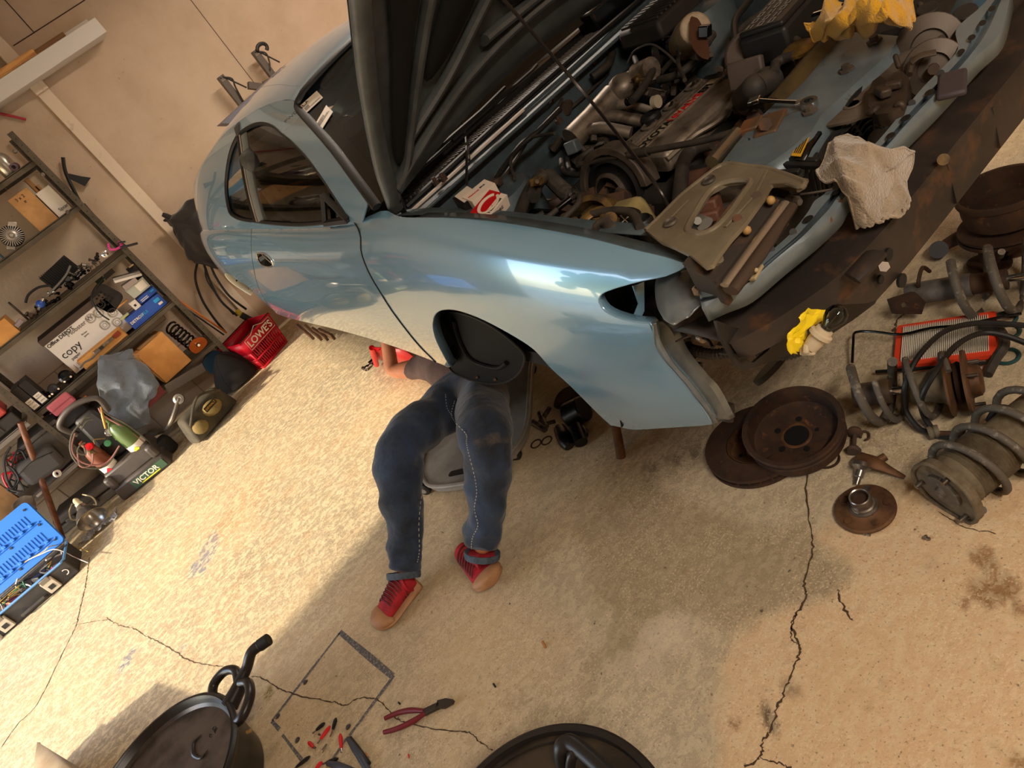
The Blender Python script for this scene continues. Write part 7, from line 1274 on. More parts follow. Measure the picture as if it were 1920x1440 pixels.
bag = mat('tool_bag', '4e4738', .85, c2='3c372c', s=9); by = mat('bag_tan', '7f6c3c', .85, c2='6b5a33', s=9); c = at(385, 775, z=.11); t = thing('tool_bag', 'open khaki and black canvas tool bag on the floor by the blanket', 'tool bag', V(c.x, c.y, 0)); bR = Euler((0, 0, .35)).to_matrix()
MB().box(c, (.42, .17, .20), bR, taper=.8).build('bag', bag, t, bevel=.03, sub=1); MB().sph(c+bR@V(.03, -.09, .02), .06, 14, (1.2, .5, .9)).sph(c+bR@V(-.12, -.09, -.01), .055, 14, (1, .5, .9)).build('pocket', by, t); MB().box(c+bR@V(.02, -.125, .05), (.10, .006, .035), bR).build('patch', mat('patch_black', '16140f', .6), t); text('DEWALT', .022, mat('patch_yellow', 'd39a2a', .6), t, frame(c+bR@V(.02, -.1295, .05), bR@V(1, 0, 0), (0, 0, 1)), 'lettering'); MB().tube([c+bR@V(-.16, -.08, .04), c+bR@V(0, -.12, .15), c+bR@V(.16, -.08, .06)], .009, 8, smooth=6).build('strap', bag, t)
c = fp_(402, 680, 5.62); t = thing('plastic_cover', 'dusty blue plastic panel with two white screws inside the shelf foot', 'panel', V(c.x, c.y, 0)); MB().prism(c2([(-.06, -.07), (.07, -.06), (.08, .05), (.0, .08), (-.07, .04)], 3, True), c, (1, 0, 0), (0, 0, 1), (0, .02, 0)).build('panel', mat('panel_blue', '264a63', .5), t, bevel=.004); [MB().cyl(c+V(a, 0, b), c+V(a, -.004, b), .005, n=8).build('screw', wht, t) for a, b in ((-.02, -.04), (.03, .02))]
c = at(445, 700, z=.12); t = thing('umbrella', 'folded black umbrella stuffed under the lowest shelf', 'umbrella', V(c.x, c.y+.12, 0)); MB().rings([[V(c.x+.16*f*math.cos(a)*(1+.18*math.cos(6*a)), c.y+.15, .12+h) + V(0, .09*f*math.sin(a), 0) for a in np.linspace(0, 6.283, 37)[:-1]] for f, h in ((1, -.1), (.9, 0), (.5, .1), (.1, .16))]).build('canopy', mat('umbrella_black', '1c1816', .7), t)
c = at(300, 845, z=.07); t = thing('pouch', 'small black zip pouch between welding kit and tool bag', 'bag', V(c.x, c.y, 0)); MB().box(c, (.22, .13, .14), (0, 0, .3)).build('pouch', mat('pouch_black', '1b1817', .75), t, bevel=.03, sub=1); text('PRO', .022, mat('scribble', '5d554e', .7), t, frame(c+V(.02, -.072, .02), (1, .3, 0), (0, 0, 1)), 'lettering')
t = thing('grey_board', 'flat grey trim board leaning out below the orange carton', 'board', (.14, 5.42, .36)); MB().beam(fp_(312, 730, 5.40), fp_(382, 688, 5.46), .07, .012, V(0, 1, .3)).build('board', mat('board_grey', '6b6159', .6), t, bevel=.003)
# welding kit
W0 = at(228, 925, z=0); kx = (at(325, 868, z=0)-at(232, 942, z=0)); kx.z = 0; KW = kx.length; kx.normalize(); ky = V(-kx.y, kx.x, 0); K0 = at(232, 942, z=0); KP = lambda x, y, z: K0+kx*x+ky*y+V(0, 0, z)
t = thing('welding_kit', 'portable gas welding kit: grey plastic caddy with green and copper-coloured cylinders', 'welding kit', KP(KW/2, .15, 0)); cad = mat('caddy_grey', '4d4540', .45, c2='403934', s=6); KR = Matrix((kx, ky, V(0, 0, 1))).transposed()
MB().box(KP(KW/2, .13, .055), (KW, .26, .11), KR, taper=.95).box(KP(KW/2, .14, .16), (KW*.92, .24, .12), KR, taper=.9).box(KP(.04, .03, .15), (.06, .06, .10), KR).box(KP(KW-.04, .03, .15), (.06, .06, .10), KR).build('caddy', cad, t, bevel=.02)
MB().box(KP(KW/2, .20, .40), (KW*.55, .10, .38), KR, taper=.7).build('caddy_spine', mat('caddy_dark', '1f1c1b', .5), t, bevel=.03)
MB().tube([KP(KW*.2, .20, .5), KP(KW*.15, .17, .62), KP(KW*.5, .16, .67), KP(KW*.85, .17, .62), KP(KW*.8, .20, .5)], .02, 12, smooth=6).build('handle', cad, t)
g_ = MB().box(KP(KW*.62, -.004, .05), (KW*.62, .004, .06), KR).build('name_plate', mat('plate_green', '3d5b42', .5), t); text('VICTOR', .052, lab, g_, frame(KP(KW*.58, -.0075, .055), kx, (0, 0, 1)), 'lettering', .0005, .001); MB().box(KP(KW*.62, -.007, .028), (KW*.36, .002, .008), KR).build('underline', mat('pack_yellow', 'd9d030', .5), g_)
for x_, m, mn, r_, h_ in ((.09, mat('copper_tank', '8c4a2c', .5, c2='6f3b24', s=10), 'fuel_cylinder', .055, .30), (KW-.10, mat('tank_green', '55693c', .3), 'oxygen_cylinder', .06, .33)):
    b = KP(x_, .10, .12); cy_ = MB().lathe([(r_, 0), (r_, h_-.09), (r_*.85, h_-.04), (r_*.4, h_), (.015, h_+.01), (.015, h_+.05), (0, h_+.05)], b, n=30).build(mn, m, t); MB().lathe([(r_+.001, .05), (r_+.001, .14)], b, n=30).build('label', lab, cy_)
    MB().box(b+ky*(-r_-.002)+V(0, 0, .10), (.03, .003, .03), KR@Euler((0, .785, 0)).to_matrix()).build('hazard_mark', mat('ink_red', 'c8202c', .6) if x_ < .15 else mat('pack_yellow', 'd9d030', .5), cy_)
fc2 = lambda px, py, d=.0: at(px, py, y=K0.y+.02+d)
rk_ = MB().lathe([(0, -.02), (.024, -.02), (.026, 0), (.022, .016), (0, .018)], fc2(168, 837), (-.1, -1, .3), 20).build('fuel_knob', red, t); MB().box(fc2(173, 848), (.03, .03, .04)).build('regulator', brass, rk_, bevel=.005); gk = MB().lathe([(0, -.02), (.022, -.02), (.024, 0), (.02, .012), (0, .014)], fc2(202, 831), (-.1, -1, .3), 20).build('oxygen_knob', mat('knob_green', '3f7a4d', .4), t)
for p in ((205, 810), (221, 818)): q = fc2(*p); gg_ = MB().lathe([(0, -.012), (.026, -.012), (.027, .006), (.024, .008), (.023, .002), (0, .002)], q, (-.1, -1, .3), 26).build('gauge', chrome, t); MB().lathe([(0, .003), (.022, .003)], q, (-.1, -1, .3), 26).build('dial', wht, gg_)
for pts, m, r_ in (([(185, 765), (195, 780), (230, 800), (270, 830), (290, 850), (285, 857), (265, 845), (242, 820)], mat('hose_red', '8e6058', .5), .006), ([(188, 762), (200, 776), (236, 795), (275, 825), (292, 848), (288, 853), (262, 838)], mat('hose_olive', '4f4a3c', .5), .006), ([(150, 795), (135, 815), (132, 845), (145, 868), (170, 878), (200, 872), (222, 840)], MATS['hose_olive'], .006), ([(140, 812), (134, 840), (146, 862), (172, 872), (202, 866), (224, 836)], MATS['hose_red'], .006), ([(145, 850), (148, 870), (158, 876), (172, 870), (174, 850)], MATS['hose_red'], .006), ([(160, 830), (150, 835), (145, 848), (160, 852), (158, 838)], MATS['hose_olive'], .006), ([(148, 800), (158, 785), (168, 782)], MATS['hose_olive'], .006), ([(152, 806), (162, 790), (174, 786)], MATS['hose_olive'], .006), ([(178, 832), (176, 825), (185, 823), (198, 822)], brass, .005)):
    MB().tube([fc2(*p, -.03) for p in pts], r_, 8, smooth=6).build('gas_hose', m, t)
MB().tube([fc2(189, 762, -.03), fc2(193, 782, -.03), fc2(198, 803, -.02)], [.006, .010, .008], 10).build('torch', mat('brass_bright', 'b08140', .35, .6), t)
# clamp lamp on the hard case
CA, CB = at(118, 1005, z=.0), at(235, 915, z=0); hx_ = (CB-CA); HL = hx_.length; hx_.normalize(); hy_ = V(-hx_.y, hx_.x, 0); HR = Matrix((hx_, hy_, V(0, 0, 1))).transposed(); HP = lambda x, y, z: CA+hx_*x+hy_*y+V(0, 0, z)
t = thing('hard_case', 'long dusty grey plastic tool case lying on the floor by the shelves', 'case', HP(HL/2, .12, 0)); hc = mat('case_dusty', '4f4943', .6, c2='665e55', s=5); MB().box(HP(HL/2, .13, .03), (HL, .26, .06), HR).build('case_base', hc, t, bevel=.012); MB().box(HP(HL/2, .13, .095), (HL*.99, .25, .06), HR, taper=.93).build('case_lid', hc, t, bevel=.018)
for x in (.25, .6): MB().box(HP(HL*x, -.005, .06), (.07, .015, .04), HR).build('latch', gry, t, bevel=.004)
c = at(168, 968, z=.13); ax_ = (at(134, 930, z=.26)-c).normalized(); t = thing('clamp_lamp', 'aluminium cone clamp lamp with cream socket on the grey case', 'lamp', V(c.x, c.y, .125)); ll = mat('spun_alloy', 'a59f97', .25, .9)
MB().lathe([(.095, -.03), (.092, -.028), (.08, .01), (.06, .045), (.045, .065), (.036, .07), (.033, .10), (0, .10)], c, ax_, 40, cap=False).build('reflector', ll, t, solid=.001); MB().lathe([(.022, .10), (.024, .13), (.016, .135), (.016, .15), (.02, .152), (.019, .165), (.012, .18), (0, .18)], c, ax_, 22).build('lamp_socket', mat('cream_bakelite', 'cbbf9a', .5), t)
MB().tube([at(135, 945, z=.2), at(130, 960, z=.16), at(134, 974, z=.14), at(150, 972, z=.14), at(170, 955, z=.15), at(176, 946, z=.15)], .005, 8, smooth=6).tube([at(155, 927, z=.18), at(172, 932, z=.16), at(180, 945, z=.14), at(172, 955, z=.14)], .005, 8, smooth=6).build('cord', MATS['cream_bakelite'], t)
pw_ = mat('plastic_film', 'b0aca6', .3, trans=.35, c2='8f8b86', s=20); Wc = at(190, 992, z=0); t = thing('plastic_wrap', 'crumpled clear plastic wrap on the floor before the grey case', 'plastic', Wc); MB().grid(lambda u, v: Wc+hx_*(u-.5)*.30+hy_*(v-.5)*.10+V(0, 0, .004+.075*max(0, float(fbm(np.array([u*9]), np.array([v*5]), 77, 4)[0])-.3)), 40, 16).build('film', pw_, t, angle=15)
# blue tool box, open
T0, T1 = at(-30, 1225, z=0), at(150, 1072, z=0); tx = (T1-T0); TL = tx.length; tx.normalize(); ty = V(-tx.y, tx.x, 0); TR = Matrix((tx, ty, V(0, 0, 1))).transposed(); TP = lambda x, y, z: T0+tx*x+ty*y+V(0, 0, z)
tb = thing('tool_box', 'open black tool box with bright blue lid full of wires and fuses', 'tool box', TP(TL/2, .12, 0)); tbk = mat('toolbox_black', '3a342f', .5, c2='2e2925', s=9); tbl = mat('toolbox_blue', '1f6fd0', .45); tbl2 = mat('rim_blue', '5b8fc4', .5)
MB().box(TP(TL/2, .01, .06), (TL, .02, .12), TR).box(TP(TL/2, .25, .06), (TL, .02, .12), TR).box(TP(.01, .13, .06), (.02, .24, .12), TR).box(TP(TL-.01, .13, .06), (.02, .24, .12), TR).box(TP(TL/2, .13, .01), (TL, .26, .02), TR).build('tray', tbk, tb, bevel=.006)
MB().tube([TP(0, 0, .122), TP(TL-.02, 0, .122), TP(TL, .02, .122), TP(TL, .25, .122)], .008, 8).build('tray_rim', tbl2, tb)
for x in (.30, .78): l_ = MB().box(TP(TL*x, -.012, .06), (.075, .018, .09), TR).build('latch', mat('latch_cream', 'b3a893', .5), tb, bevel=.004); MB().box(TP(TL*x, -.022, .05), (.034, .003, .028), TR).build('latch_window', blk_p, l_); MB().box(TP(TL*x, -.018, .105), (.06, .012, .03), TR).build('latch_hook', mat('latch_brown', '6f6455', .5), l_, bevel=.003)
for x in (.12, .93): MB().tube([TP(TL*x+.018*math.cos(a), -.006, .06+.018*math.sin(a)) for a in np.linspace(-1.9, 1.9, 12)], .003, 6).build('ring', wht, tb)
MB().tube([TP(TL*.45, -.006, .02), TP(TL*.45, -.03, .035), TP(TL*.68, -.03, .035), TP(TL*.68, -.006, .02)], .010, 8).build('carry_handle', tbk, tb)
lu = V(0, .55, .84).normalized(); LP_ = lambda u, v, h=0: TP(u*TL*1.0, .27, .13)+lu*(v*.36)+lu.cross(tx)*(-h)
lo_ = [fp_(0, 0)] and None
nl = tx.cross(lu).normalized(); lp0 = TP(0, .27, .12)
lid = MB().prism(rrect(TL*.98, .36, .03), lp0+tx*(TL/2)+lu*.19, tx, lu, -nl*.02 if nl.y > 0 else nl*-.02).build('lid', tbl, tb, bevel=.004)
fn_ = nl if nl.dot(Vector(CAM)-lp0) > 0 else -nl; LQ_ = lambda u, v, h: lp0+tx*(TL*u)+lu*(.02+.34*v)+fn_*(.0+h)
off_ = .0 if (lp0+tx*TL/2+lu*.19+fn_*.001-Vector(CAM)).length < 99 else 0; hh_ = .003 if (-nl if nl.y > 0 else -nl).dot(fn_) < 0 else .022
for v0 in (.12, .55):
    MB().beam(LQ_(.08, v0, hh_), LQ_(.95, v0, hh_), .008, .006, fn_).build('lid_rib', tbl, lid)
    for k in range(6): MB().box(LQ_(.40+.095*k, v0+.04, hh_+.006), (.022, .022, .014), Matrix((tx, lu, nl)).transposed()).build('clip', tbl, lid, bevel=.003)
    for k in range(24): MB().beam(LQ_(.10+.034*k, v0+.09, hh_), LQ_(.10+.034*k, v0+.26, hh_), .003, .003, fn_).build('fine_rib', tbl, lid)
for u, v in ((.93, .9), (.93, .5), (.93, .1), (.55, .08), (.62, .5), (.3, .5)): MB().cyl(LQ_(u, v, hh_-.001), LQ_(u, v, hh_+.003), .008, n=12).build('screw', blk_p, lid)
for k in range(26):
    a = TP(rr_.uniform(.05, TL-.05), rr_.uniform(.04, .22), .08); pts = [a+V(rr_.uniform(-.09, .09), rr_.uniform(-.05, .05), rr_.uniform(-.03, .07)) for _ in range(4)]; MB().tube(pts, rr_.uniform(.0025, .006), 6, smooth=5).build('wire', rr_.choice([blk_p, blk_g, wht, hose_m, red, mat('wire_yellow', 'c9a44a', .5), mat('wire_green', '2c6a4a', .5), gry]), tb)
for x, y, s_, m in ((.25, .1, .07, mat('bag_clear', 'b8b0a8', .4)), (.42, .12, .06, mat('bag_pink', 'a84a4e', .5)), (.12, .1, .05, mat('cap_orange', 'e08a1c', .5)), (.85, .1, .05, red), (.55, .15, .06, gry), (.7, .15, .07, blk_p)): MB().box(TP(TL*x, y, .085), (s_*1.5, s_, s_*.6), (rr_.random(), .3, rr_.random())).build('small_part', m, tb, bevel=.008)
for pts, m in (([(20, 1100), (40, 1060), (80, 1035), (95, 1024), (130, 1022), (165, 1034)], MATS['wire_yellow']), ([(20, 1078), (45, 1055), (75, 1040), (105, 1030), (140, 1045), (165, 1055)], wht)): MB().tube([at(*p, z=.17 if i in (1, 2, 3) else .06) for i, p in enumerate(pts)], .003, 6, smooth=6).build('long_wire', m, tb)
t = thing('white_pot', 'small white tub at the left edge of the floor', 'tub', at(5, 1197, z=0)); MB().lathe([(0, 0), (.035, 0), (.04, .06), (.043, .062), (.043, .068), (0, .068)], at(-2, 1200, z=0), n=24).build('tub', wht, t)
# shopping basket
bc = [at(497, 690, z=0), at(540, 641, z=0)]; bx = bc[1]-bc[0]; bx.z = 0; BL_ = bx.length; bx.normalize(); by_ = V(-bx.y, bx.x, 0); bred = mat('basket_red', 'c40f26', .4); B0 = bc[0]
t = thing('basket', 'red plastic shopping basket with slotted sides on the floor', 'basket', B0+bx*.15+by_*.12); BH = .26; BW = .27; BP_ = lambda x, y, h: B0+bx*(x*(1+.0*h)+(x-BL_/2)*h*.75)+by_*(y+(y-BW/2)*h*.75)+V(0, 0, h)
def wallp_(c0, c1, nm):
    P = lambda u, v: BP_(c0[0]+(c1[0]-c0[0])*u, c0[1]+(c1[1]-c0[1])*u, v*BH); n_ = 14; w_ = MB()
    def q(u0, u1, v0, v1): w_.add([P(u0, v0), P(u1, v0), P(u1, v1), P(u0, v1)], [(0, 1, 2, 3)])
    q(0, 1, 0, .06); q(0, 1, .30, .35); q(0, 1, .60, 1); q(0, .05, .06, .6); q(.95, 1, .06, .6)
    for k in range(n_+1):
        u = .05+.9*k/n_
        for a, b in ((.06, .30), (.35, .60)): q(max(u-.016, .05), min(u+.016, .95), a, b)
    return w_.build(nm, bred, t, solid=.004, fixn=False)
sd_ = wallp_((0, 0), (BL_, 0), 'front_wall'); wallp_((BL_, 0), (BL_, BW), 'side_wall'); wallp_((BL_, BW), (0, BW), 'back_wall'); wallp_((0, BW), (0, 0), 'side_wall')
MB().add([BP_(0, 0, .004), BP_(BL_, 0, .004), BP_(BL_, BW, .004), BP_(0, BW, .004)], [(0, 1, 2, 3)]).build('base', bred, t, solid=.004); MB().tube([BP_(0, 0, BH), BP_(BL_, 0, BH), BP_(BL_, BW, BH), BP_(0, BW, BH)], .008, 8, closed=True).build('rim', bred, t)
MB().tube([BP_(0, 0, BH+.004)+V(0, 0, .006), BP_(BL_, 0, BH+.004)+V(0, 0, .006)], .004, 6).tube([BP_(0, BW, BH)+V(0, 0, .01), BP_(BL_, BW, BH)+V(0, 0, .01)], .004, 6).build('wire_handle', blk_p, t)
vn = BP_(0, 0, BH)-BP_(0, 0, 0); text("LOWE'S", .075, lab, t, frame((BP_(BL_*.52, 0, BH*.80))-by_*.006, bx, vn), 'lettering', .001, .0015); fo4 = frame((BP_(BL_*.52, 0, BH*.80))-by_*.006, bx, vn); lg = [fo4@V(*p, 0) for p in ((-.14, -.04), (.14, -.04), (.14, .045), (.07, .045), (0, .078), (-.07, .045), (-.14, .045))]; MB().tube(lg, .0022, 5, closed=True).build('logo_outline', lab, t)
for k in range(6): MB().box(BP_(BL_*(.2+.12*k), BW*.5, .12+.01*k), (.08, .08, .1), (rr_.random(), rr_.random(), 0)).build('content', rr_.choice([blk_p, hose_m, red, blk_g]), t, bevel=.01)
# wall shelf, planks, rail, wall hangings
be = mat('white_beam', 'cfc8bf', .6); zb_, zt_ = 2.275, 2.375; t = thing('wall_shelf', 'white box beam shelf fixed high on the back wall', 'wall shelf', (.4, WY-.1, zb_)); xe = fp_(200, 60, 5.72).x; MB().box((xe/2-.6, 5.82, (zb_+zt_)/2-.0), (xe+1.2, .24, zt_-zb_)).build('beam', be, t, bevel=.004); MB().box((xe/2-.6, 5.93, zt_+.02), (xe+1.19, .02, .05)).build('back_rail', be, t)
pine = mat('pine', 'c9914f', .6, c2='9c6530', s=3, stretch=(1.2, 14, 14), thr=(.45, .6)); x1_ = fp_(82, 112, 5.66).x; x2_ = fp_(130, 68, 5.74).x
for x, y, l, m in ((x1_, 5.735, 'bright pine plank with a knot lying in front on the wall shelf', pine), (x2_, 5.84, 'darker pine plank behind the bright one on the wall shelf', mat('pine_dark', '8a6134', .6, c2='6d4a26', s=3, stretch=(1.2, 14, 14)))): t = thing('plank', l, 'plank', (x-.8, y, zt_)); MB().box((x-.8, y, zt_+.022), (1.6, .06, .042)).build('plank', m, t, bevel=.003)
wall_line('red_rod', 'thin red rod fixed to the wall left of the batten', 'rod', [(-20, 207), (0, 213), (24, 218), (49, 224)], 5.93, .009, mat('rod_red', 'a8323a', .5), 0)
t = wall_line('trim_strip', 'black plastic trim strip hanging beside the shelving', 'trim strip', [(118, 295), (122, 320), (135, 350), (160, 395), (190, 428)], 5.9, .012, blk_p, 5); MB().prism([(0, 0), (.05, -.06), (.09, -.10), (.02, -.12), (-.02, -.03)], fp_(128, 325, 5.9), (1, 0, 0), (0, 0, 1), (0, .01, 0)).build('mounting_tab', blk_p, t)
rackm = mat('rack_steel', '5a5149', .5, .4)
for k, (a, b, l) in enumerate((((412, 143), (455, 200), 'lower grey steel bracket arm with black strap on the wall'), ((476, 95), (530, 150), 'upper grey steel bracket arm with dark rope on the wall'))):
    A, B = fp_(*a, 5.80), fp_(*b, 5.80); t = thing('wall_bracket', l, 'bracket', A); MB().beam(A, V(A.x, 5.80, B.z-.1), .05, .05, V(0, 1, 0)).build('arm', rackm, t, bevel=.003); MB().box(A+V(0, -.026, -.02), (.04, .003, .04)).build('end_plate', worn, t); [MB().cyl(A+V(s_, -.027, -.015), A+V(s_, -.029, -.015), .006, n=10).build('hole', blk, t) for s_ in (-.01, .01)]
    MB().tube([A+V(.01, -.03, -.02), A+V(.05, -.04, -.06), A+V(.03, -.04, -.12), A+V(.0, -.04, -.28 if not k else -.16)], .006, 6, smooth=5).tube([A+V(.02, -.03, -.03), A+V(.10, -.03, -.16)], .006, 6).build('strap', blk_p, t)
    if k: MB().tube([A+V(.05, -.04, -.02+.0)+V(.04*math.cos(a_), 0, .03*math.sin(a_)) for a_ in np.linspace(-1, 3, 12)], .014, 8).build('rope', blk_p, t)
t = thing('wall_bracket', 'short crossbar bracket between the two steel arms', 'bracket', fp_(478, 160, 5.8)); MB().beam(fp_(465, 160, 5.80), fp_(500, 165, 5.80), .05, .05, V(0, 1, 0)).beam(fp_(492, 155, 5.85), fp_(512, 145, 5.85), .015, .015).build('arm', rackm, t, bevel=.003)
# jacket, cables and rods beside the car's tail
Jp = [[(345, 385), (372, 360), (402, 382)], [(310, 402), (350, 400), (400, 410)], [(318, 415), (345, 432), (390, 440)], [(330, 450), (355, 462), (395, 475)], [(352, 478), (372, 490), (405, 505)]]
def jk(u, v): P = crv([crv([fp_(*p, 5.82-.10*math.sin(math.pi*j/2)*.8) for j, p in enumerate(r_)], 10)[int(round(v*20))] for r_ in Jp], 6); p = P[min(24, int(round(u*24)))]; return p+bump3(p, 8, .12, 31)+bump3(p, 20, .04, 35)
t = cloth('jacket', 'crumpled black jacket hanging on the wall behind the car tail', 'jacket', jk, mat('jacket_black', '1f1a17', .9, c2='2b2521', s=9, sheen=.3), 25, 21, .01); MB().tube([fp_(345, 425, 5.80), fp_(318, 408, 5.78), fp_(304, 402, 5.78)], [.03, .022, .014], 10, smooth=4).build('sleeve', MATS['jacket_black'], t)
for k, pts in enumerate(([(372, 485), (366, 520), (378, 560), (400, 595), (422, 622)], [(380, 488), (395, 530), (415, 565), (445, 592)], [(392, 490), (405, 520), (430, 555), (462, 580)], [(384, 492), (388, 525), (412, 560), (438, 590)])): t = wall_line('hanging_hose', ['black hose looping lowest beside the shelving', 'black hose second from the wall side behind the rear wheel arch', 'black hose nearest the car tail', 'thin black cable between the hanging hoses'][k], 'hose', pts, 5.84, .009 if k < 3 else .005, blk_p); t['group'] = 'black hoses hanging behind the car tail'
t = thing('plug', 'yellow plug end among the black hoses above the basket', 'plug', fp_(448, 586, 5.8)); MB().cyl(fp_(444, 582, 5.78), fp_(452, 590, 5.78), .02).build('plug', mat('plug_yellow', 'cdb32c', .5), t); MB().tube([fp_(452, 590, 5.78), fp_(470, 600, 5.76), fp_(490, 605, 5.74)], .025, 10).build('cable_end', blk_p, t)
for k, (a, b, m, r_) in enumerate((((298, 538), (425, 624), mat('orange_rod', 'c2661c', .45), .007), ((300, 545), (420, 628), blk_p, .006))): wall_line('long_rod', ['long orange rod leaning between shelving and basket', 'long black rod just below the orange one'][k], 'rod', [a, b], 5.7, r_, m, 0)
# ================================================================ THINGS LYING ON THE CAR
def drape(name, lab_, rows, z, m, seed, amp=.02, th=.004, n=8, part='cloth', fold=.0):
    g = [[Pz(p[0], p[1], p[2] if len(p) > 2 else z) for p in r_] for r_ in rows]; nc = len(g[0])-1; nr = len(g)-1; C1 = [crv(r_, n) for r_ in g]
    def f(u, v): c = [r_[min(len(r_)-1, int(round(v*nc*n)))] for r_ in C1]; P = crv(c, n); p = P[min(len(P)-1, int(round(u*nr*n)))]; b = bump3(p, 16, amp, seed)+bump3(p, 40, amp*.4, seed+9); return p+V(b.x*.5, b.y*.5, abs(b.z)+fold*(1-abs(math.sin(2.2*math.pi*u*1.6+2.2*math.sin(5*v+seed))))**1.5+fold*.6*(1-abs(math.sin(9*v+4*u)))**2)
    t = thing(name, lab_, 'cloth', f(.5, .5)); t_ = MB().grid(f, nr*n+1, nc*n+1); t_.build(part, m, t, solid=th, sub=1, off=0)
    hm_ = [f(0, k/20) for k in range(21)]+[f(k/20, 1) for k in range(1, 21)]+[f(1, 1-k/20) for k in range(1, 21)]+[f(1-k/20, 0) for k in range(1, 20)]; MB().tube(hm_, .003, 6, closed=True).build('hem', m, t); return t
ymf = mat('microfibre_yellow', 'd9a11c', .95, c2='b07d16', s=26, thr=(.5, .7), bump=.5, bs=260, sheen=.5, c3='4a3a18', s3=9, thr3=(.66, .74)); gmf = mat('microfibre_grey', '9d8c75', .95, c2='8f7f69', s=30, bump=.6, bs=240, sheen=.5)
drape('yellow_cloth', 'crumpled yellow microfibre cloth on the radiator support', [[(1520, 66, 1.0), (1550, 30, 1.03), (1590, 12, 1.04), (1640, -8, 1.04), (1700, -4, 1.02)], [(1532, 80, .99), (1562, 55, 1.04), (1610, 35, 1.05), (1660, 22, 1.05), (1712, 30, 1.01)], [(1556, 86, .985), (1580, 70, 1.01), (1620, 62, 1.02), (1668, 52, 1.03), (1708, 58, .99)], [(1574, 76, .98), (1608, 76, .98), (1628, 72, .98), (1660, 52, .99), (1692, 62, .98)]], 1.0, ymf, 61, .05, .004, fold=.03)
t = drape('grey_cloth', 'grey-beige microfibre cloth draped over the crossbar and bumper beam', [[(1534, 330, .96), (1560, 280, .985), (1590, 256, .99), (1650, 284, .975), (1712, 288, .92)], [(1545, 345, .965), (1572, 305, .99), (1612, 285, .99), (1662, 300, .965), (1712, 305, .905)], [(1572, 350, .965), (1592, 330, .985), (1632, 322, .97), (1670, 330, .93), (1700, 345, .89)], [(1590, 370, .955), (1610, 358, .965), (1645, 352, .94), (1680, 362, .90), (1706, 378, .885)], [(1600, 402, .92), (1622, 398, .92), (1652, 396, .90), (1682, 392, .885), (1704, 396, .88)], [(1612, 432, .88), (1632, 427, .882), (1656, 421, .882), (1680, 412, .882), (1702, 402, .88)]], .95, gmf, 71, .02, .004, fold=.012)
# combination wrench on the support panel
wA, wB = Pz(1418, 188, .985), Pz(1517, 193, .975); t = thing('ratchet_wrench', 'chrome ratcheting wrench lying across the blue radiator support', 'wrench', wB); wd = (wB-wA).normalized()
MB().tube([wA, wA.lerp(wB, .5), wB-wd*.02], [.006, .005, .006], 8, flat=.6).build('shaft', chrome, t); MB().lathe([(.009, -.006), (.017, -.006), (.017, .006), (.009, .006)], wB, (.0, -.15, 1), 24, closed=True).build('ring_end', chrome, t); MB().box(wB-wd*.024, (.02, .018, .008), (0, 0, .3)).box(wA+V(0, .005, 0), (.022, .026, .01), (0, 0, .3)).build('jaw', chrome, t, bevel=.002)
t = thing('ratchet', 'chrome and black ratchet handle beside the yellow cloth', 'ratchet', Pz(1545, 25, 1.0)); MB().cyl(Pz(1530, 34, 1.03), Pz(1556, 26, 1.035), .014, n=16).build('socket_end', chrome, t); MB().tube([Pz(1556, 26, 1.035), Pz(1590, 14, 1.04), Pz(1625, 5, 1.04)], [.010, .014, .013], 12).build('grip', blk_g, t)
# parts boxes on the strut tower edge
rb = mat('box_red', 'c01018', .4); wb = mat('box_white', 'e2d3c2', .6); bb = mat('box_black', '1a1414', .4)
def obox(name, lab_, A, B, C_, h, mats):
    """A corner, B along the long edge, C along the short edge (world), h thickness downwards"""
    t = thing(name, lab_, 'box', (A+B+C_)/3, 'small parts boxes on the fender edge'); u, v = B-A, C_-A; n = u.cross(v).normalized(); n = n if n.z > 0 else -n; top = [A, B, B+v, C_]; bot = [p-n*h for p in top]
    MB().add(top+bot, [(0, 1, 2, 3), (7, 6, 5, 4)]).add([top[0], top[1], bot[1], bot[0], top[1], top[2], bot[2], bot[1], top[2], top[3], bot[3], bot[2], top[3], top[0], bot[0], bot[3]], [(0, 1, 2, 3), (4, 5, 6, 7), (8, 9, 10, 11), (12, 13, 14, 15)]).build('carton', mats, t, smooth=False); return t, u, v, n
zq = 1.135
A, B, C_ = Pz(879, 401, zq), Pz(917, 357, zq), Pz(913, 412, zq-.01)
A, B, C_ = Pz(880, 401, 1.085), Pz(918, 356, 1.085), Pz(913, 411, 1.065)
t, u, v, n = obox('parts_box', 'red and white parts box with a round emblem, nearest the engine', A, B, C_, .032, wb)
patch('red_face', [A, B, B+v*.66, A+v*.66], rb, t, .0008); cM_ = [A+u*(.5+.42*math.cos(a)*.9)+v*(.52+.33*math.sin(a)) for a in np.linspace(.2, 6.0, 30)]
MB().tube([p+n*.002 for p in cM_], .0045, 6, flat=.4).build('emblem_ring', wb, t); text('National', .018, ink, t, frame(A+u*.5+v*.83+n*.0016, u, -v), 'lettering'); text('National', .012, red_ink, t, frame(A+u*.22+v*1.0-n*.016+v.normalized()*.001, u, n), 'lettering'); text('BRG', .012, ink, t, frame(A+u*.6+v*1.0-n*.014+v.normalized()*.001, u, n), 'lettering')
A, B, C_ = Pz(866, 370, 1.10), Pz(908, 336, 1.10), Pz(885, 378, 1.09); t, u, v, n = obox('parts_box', 'white narrow parts box lying on edge in the middle', A, B, C_, .055, wb); text('National', .010, red_ink, t, frame(A+u*.3+v*.5+n*.001, u, -v), 'lettering'); text('BRG', .009, ink, t, frame(A+u*.7+v*.45+n*.001, u, -v), 'lettering')
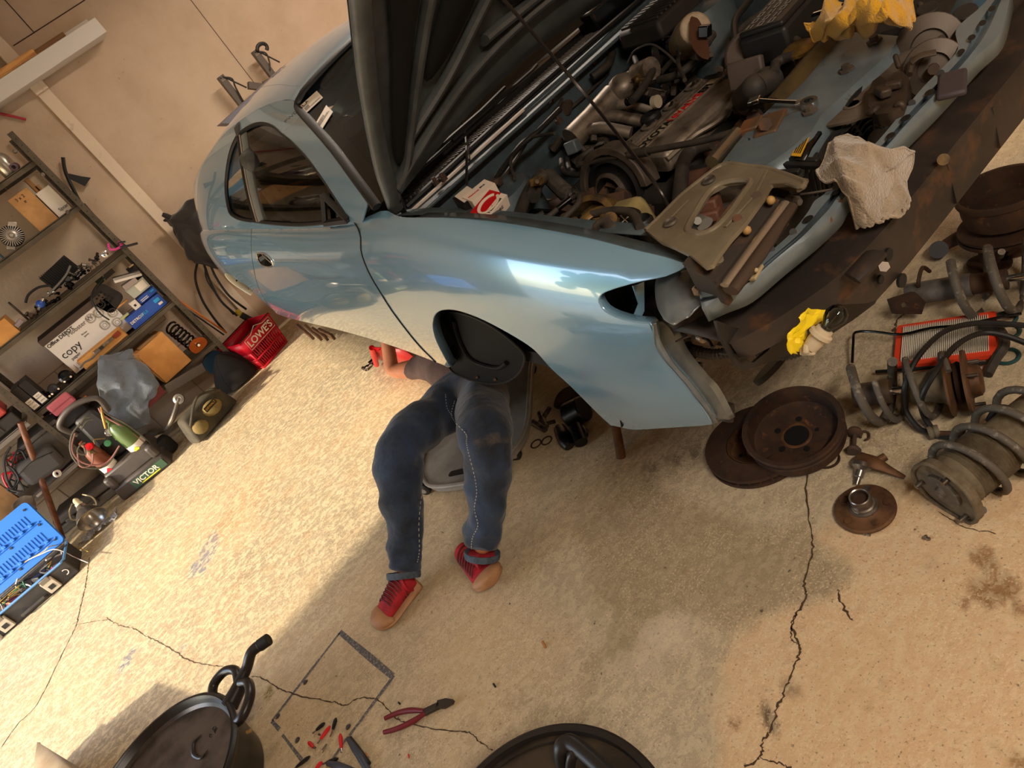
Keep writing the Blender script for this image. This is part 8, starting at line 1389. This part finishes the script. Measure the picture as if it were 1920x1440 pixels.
A, B, C_ = Pz(848, 372, 1.10), Pz(876, 349, 1.10), Pz(868, 385, 1.09); t, u, v, n = obox('parts_box', 'black and red parts box with cream top, nearest the windscreen', A, B, C_, .06, bb); patch('cream_top', [A+u*.15, B, B+v*.9, A+u*.15+v*.9], wb, t, .0008)
for k in range(2): text('NTK', .012, red_ink, t, frame(A+v*(.3+.45*k)-n*.035-u.normalized()*.001, v, n), 'lettering')
# tail bulb in its holder, taped to the hanging frame
bp0 = at(1535, 632, y=.64); t = thing('bulb_holder', 'clear indicator bulb in a white socket hanging on yellow tape', 'bulb', bp0); cr_m = mat('socket_cream', 'b8a88c', .5); d = (at(1552, 608, y=.62)-at(1522, 645, y=.64)).normalized()
MB().lathe([(0, -.022), (.011, -.022), (.013, -.01), (.013, 0), (.018, .002), (.018, .008), (.014, .010), (.013, .016), (0, .016)], bp0, d, 26).build('socket', cr_m, t); MB().box(bp0-d*.024, (.026, .009, .015), (0, .8, .2)).box(bp0-d*.027, (.009, .024, .015), (0, .8, .2)).build('socket_fins', cr_m, t, bevel=.003)
bg_ = glass; MB().lathe([(.008, .016), (.010, .022), (.015, .032), (.017, .041), (.014, .051), (.007, .057), (0, .058)], bp0, d, 26).build('bulb', bg_, t); MB().tube([bp0+d*.016, bp0+d*.035+V(.004, 0, 0), bp0+d*.04, bp0+d*.035-V(.004, 0, 0), bp0+d*.016], .0008, 5).build('filament', worn, t)
yt = mat('tape_yellow', 'e6c91a', .4); t = thing('yellow_tape', 'crumpled yellow tape strip wrapped around the hanging frame', 'tape', at(1500, 620, y=.67)); R_ = [[(1508, 580), (1560, 580)], [(1500, 596), (1548, 596)], [(1496, 610), (1520, 612)], [(1478, 628), (1510, 628)], [(1480, 645), (1508, 640)], [(1484, 668), (1518, 652)]]
MB().grid(lambda u, v: crv([at(*r_[0], y=.665).lerp(at(*r_[1], y=.665), v) for r_ in R_], 4)[int(round(u*20))]+bump3((u*2, v*2, 0), 3, .012, 3), 21, 7).build('tape', yt, t, solid=.001, angle=20)
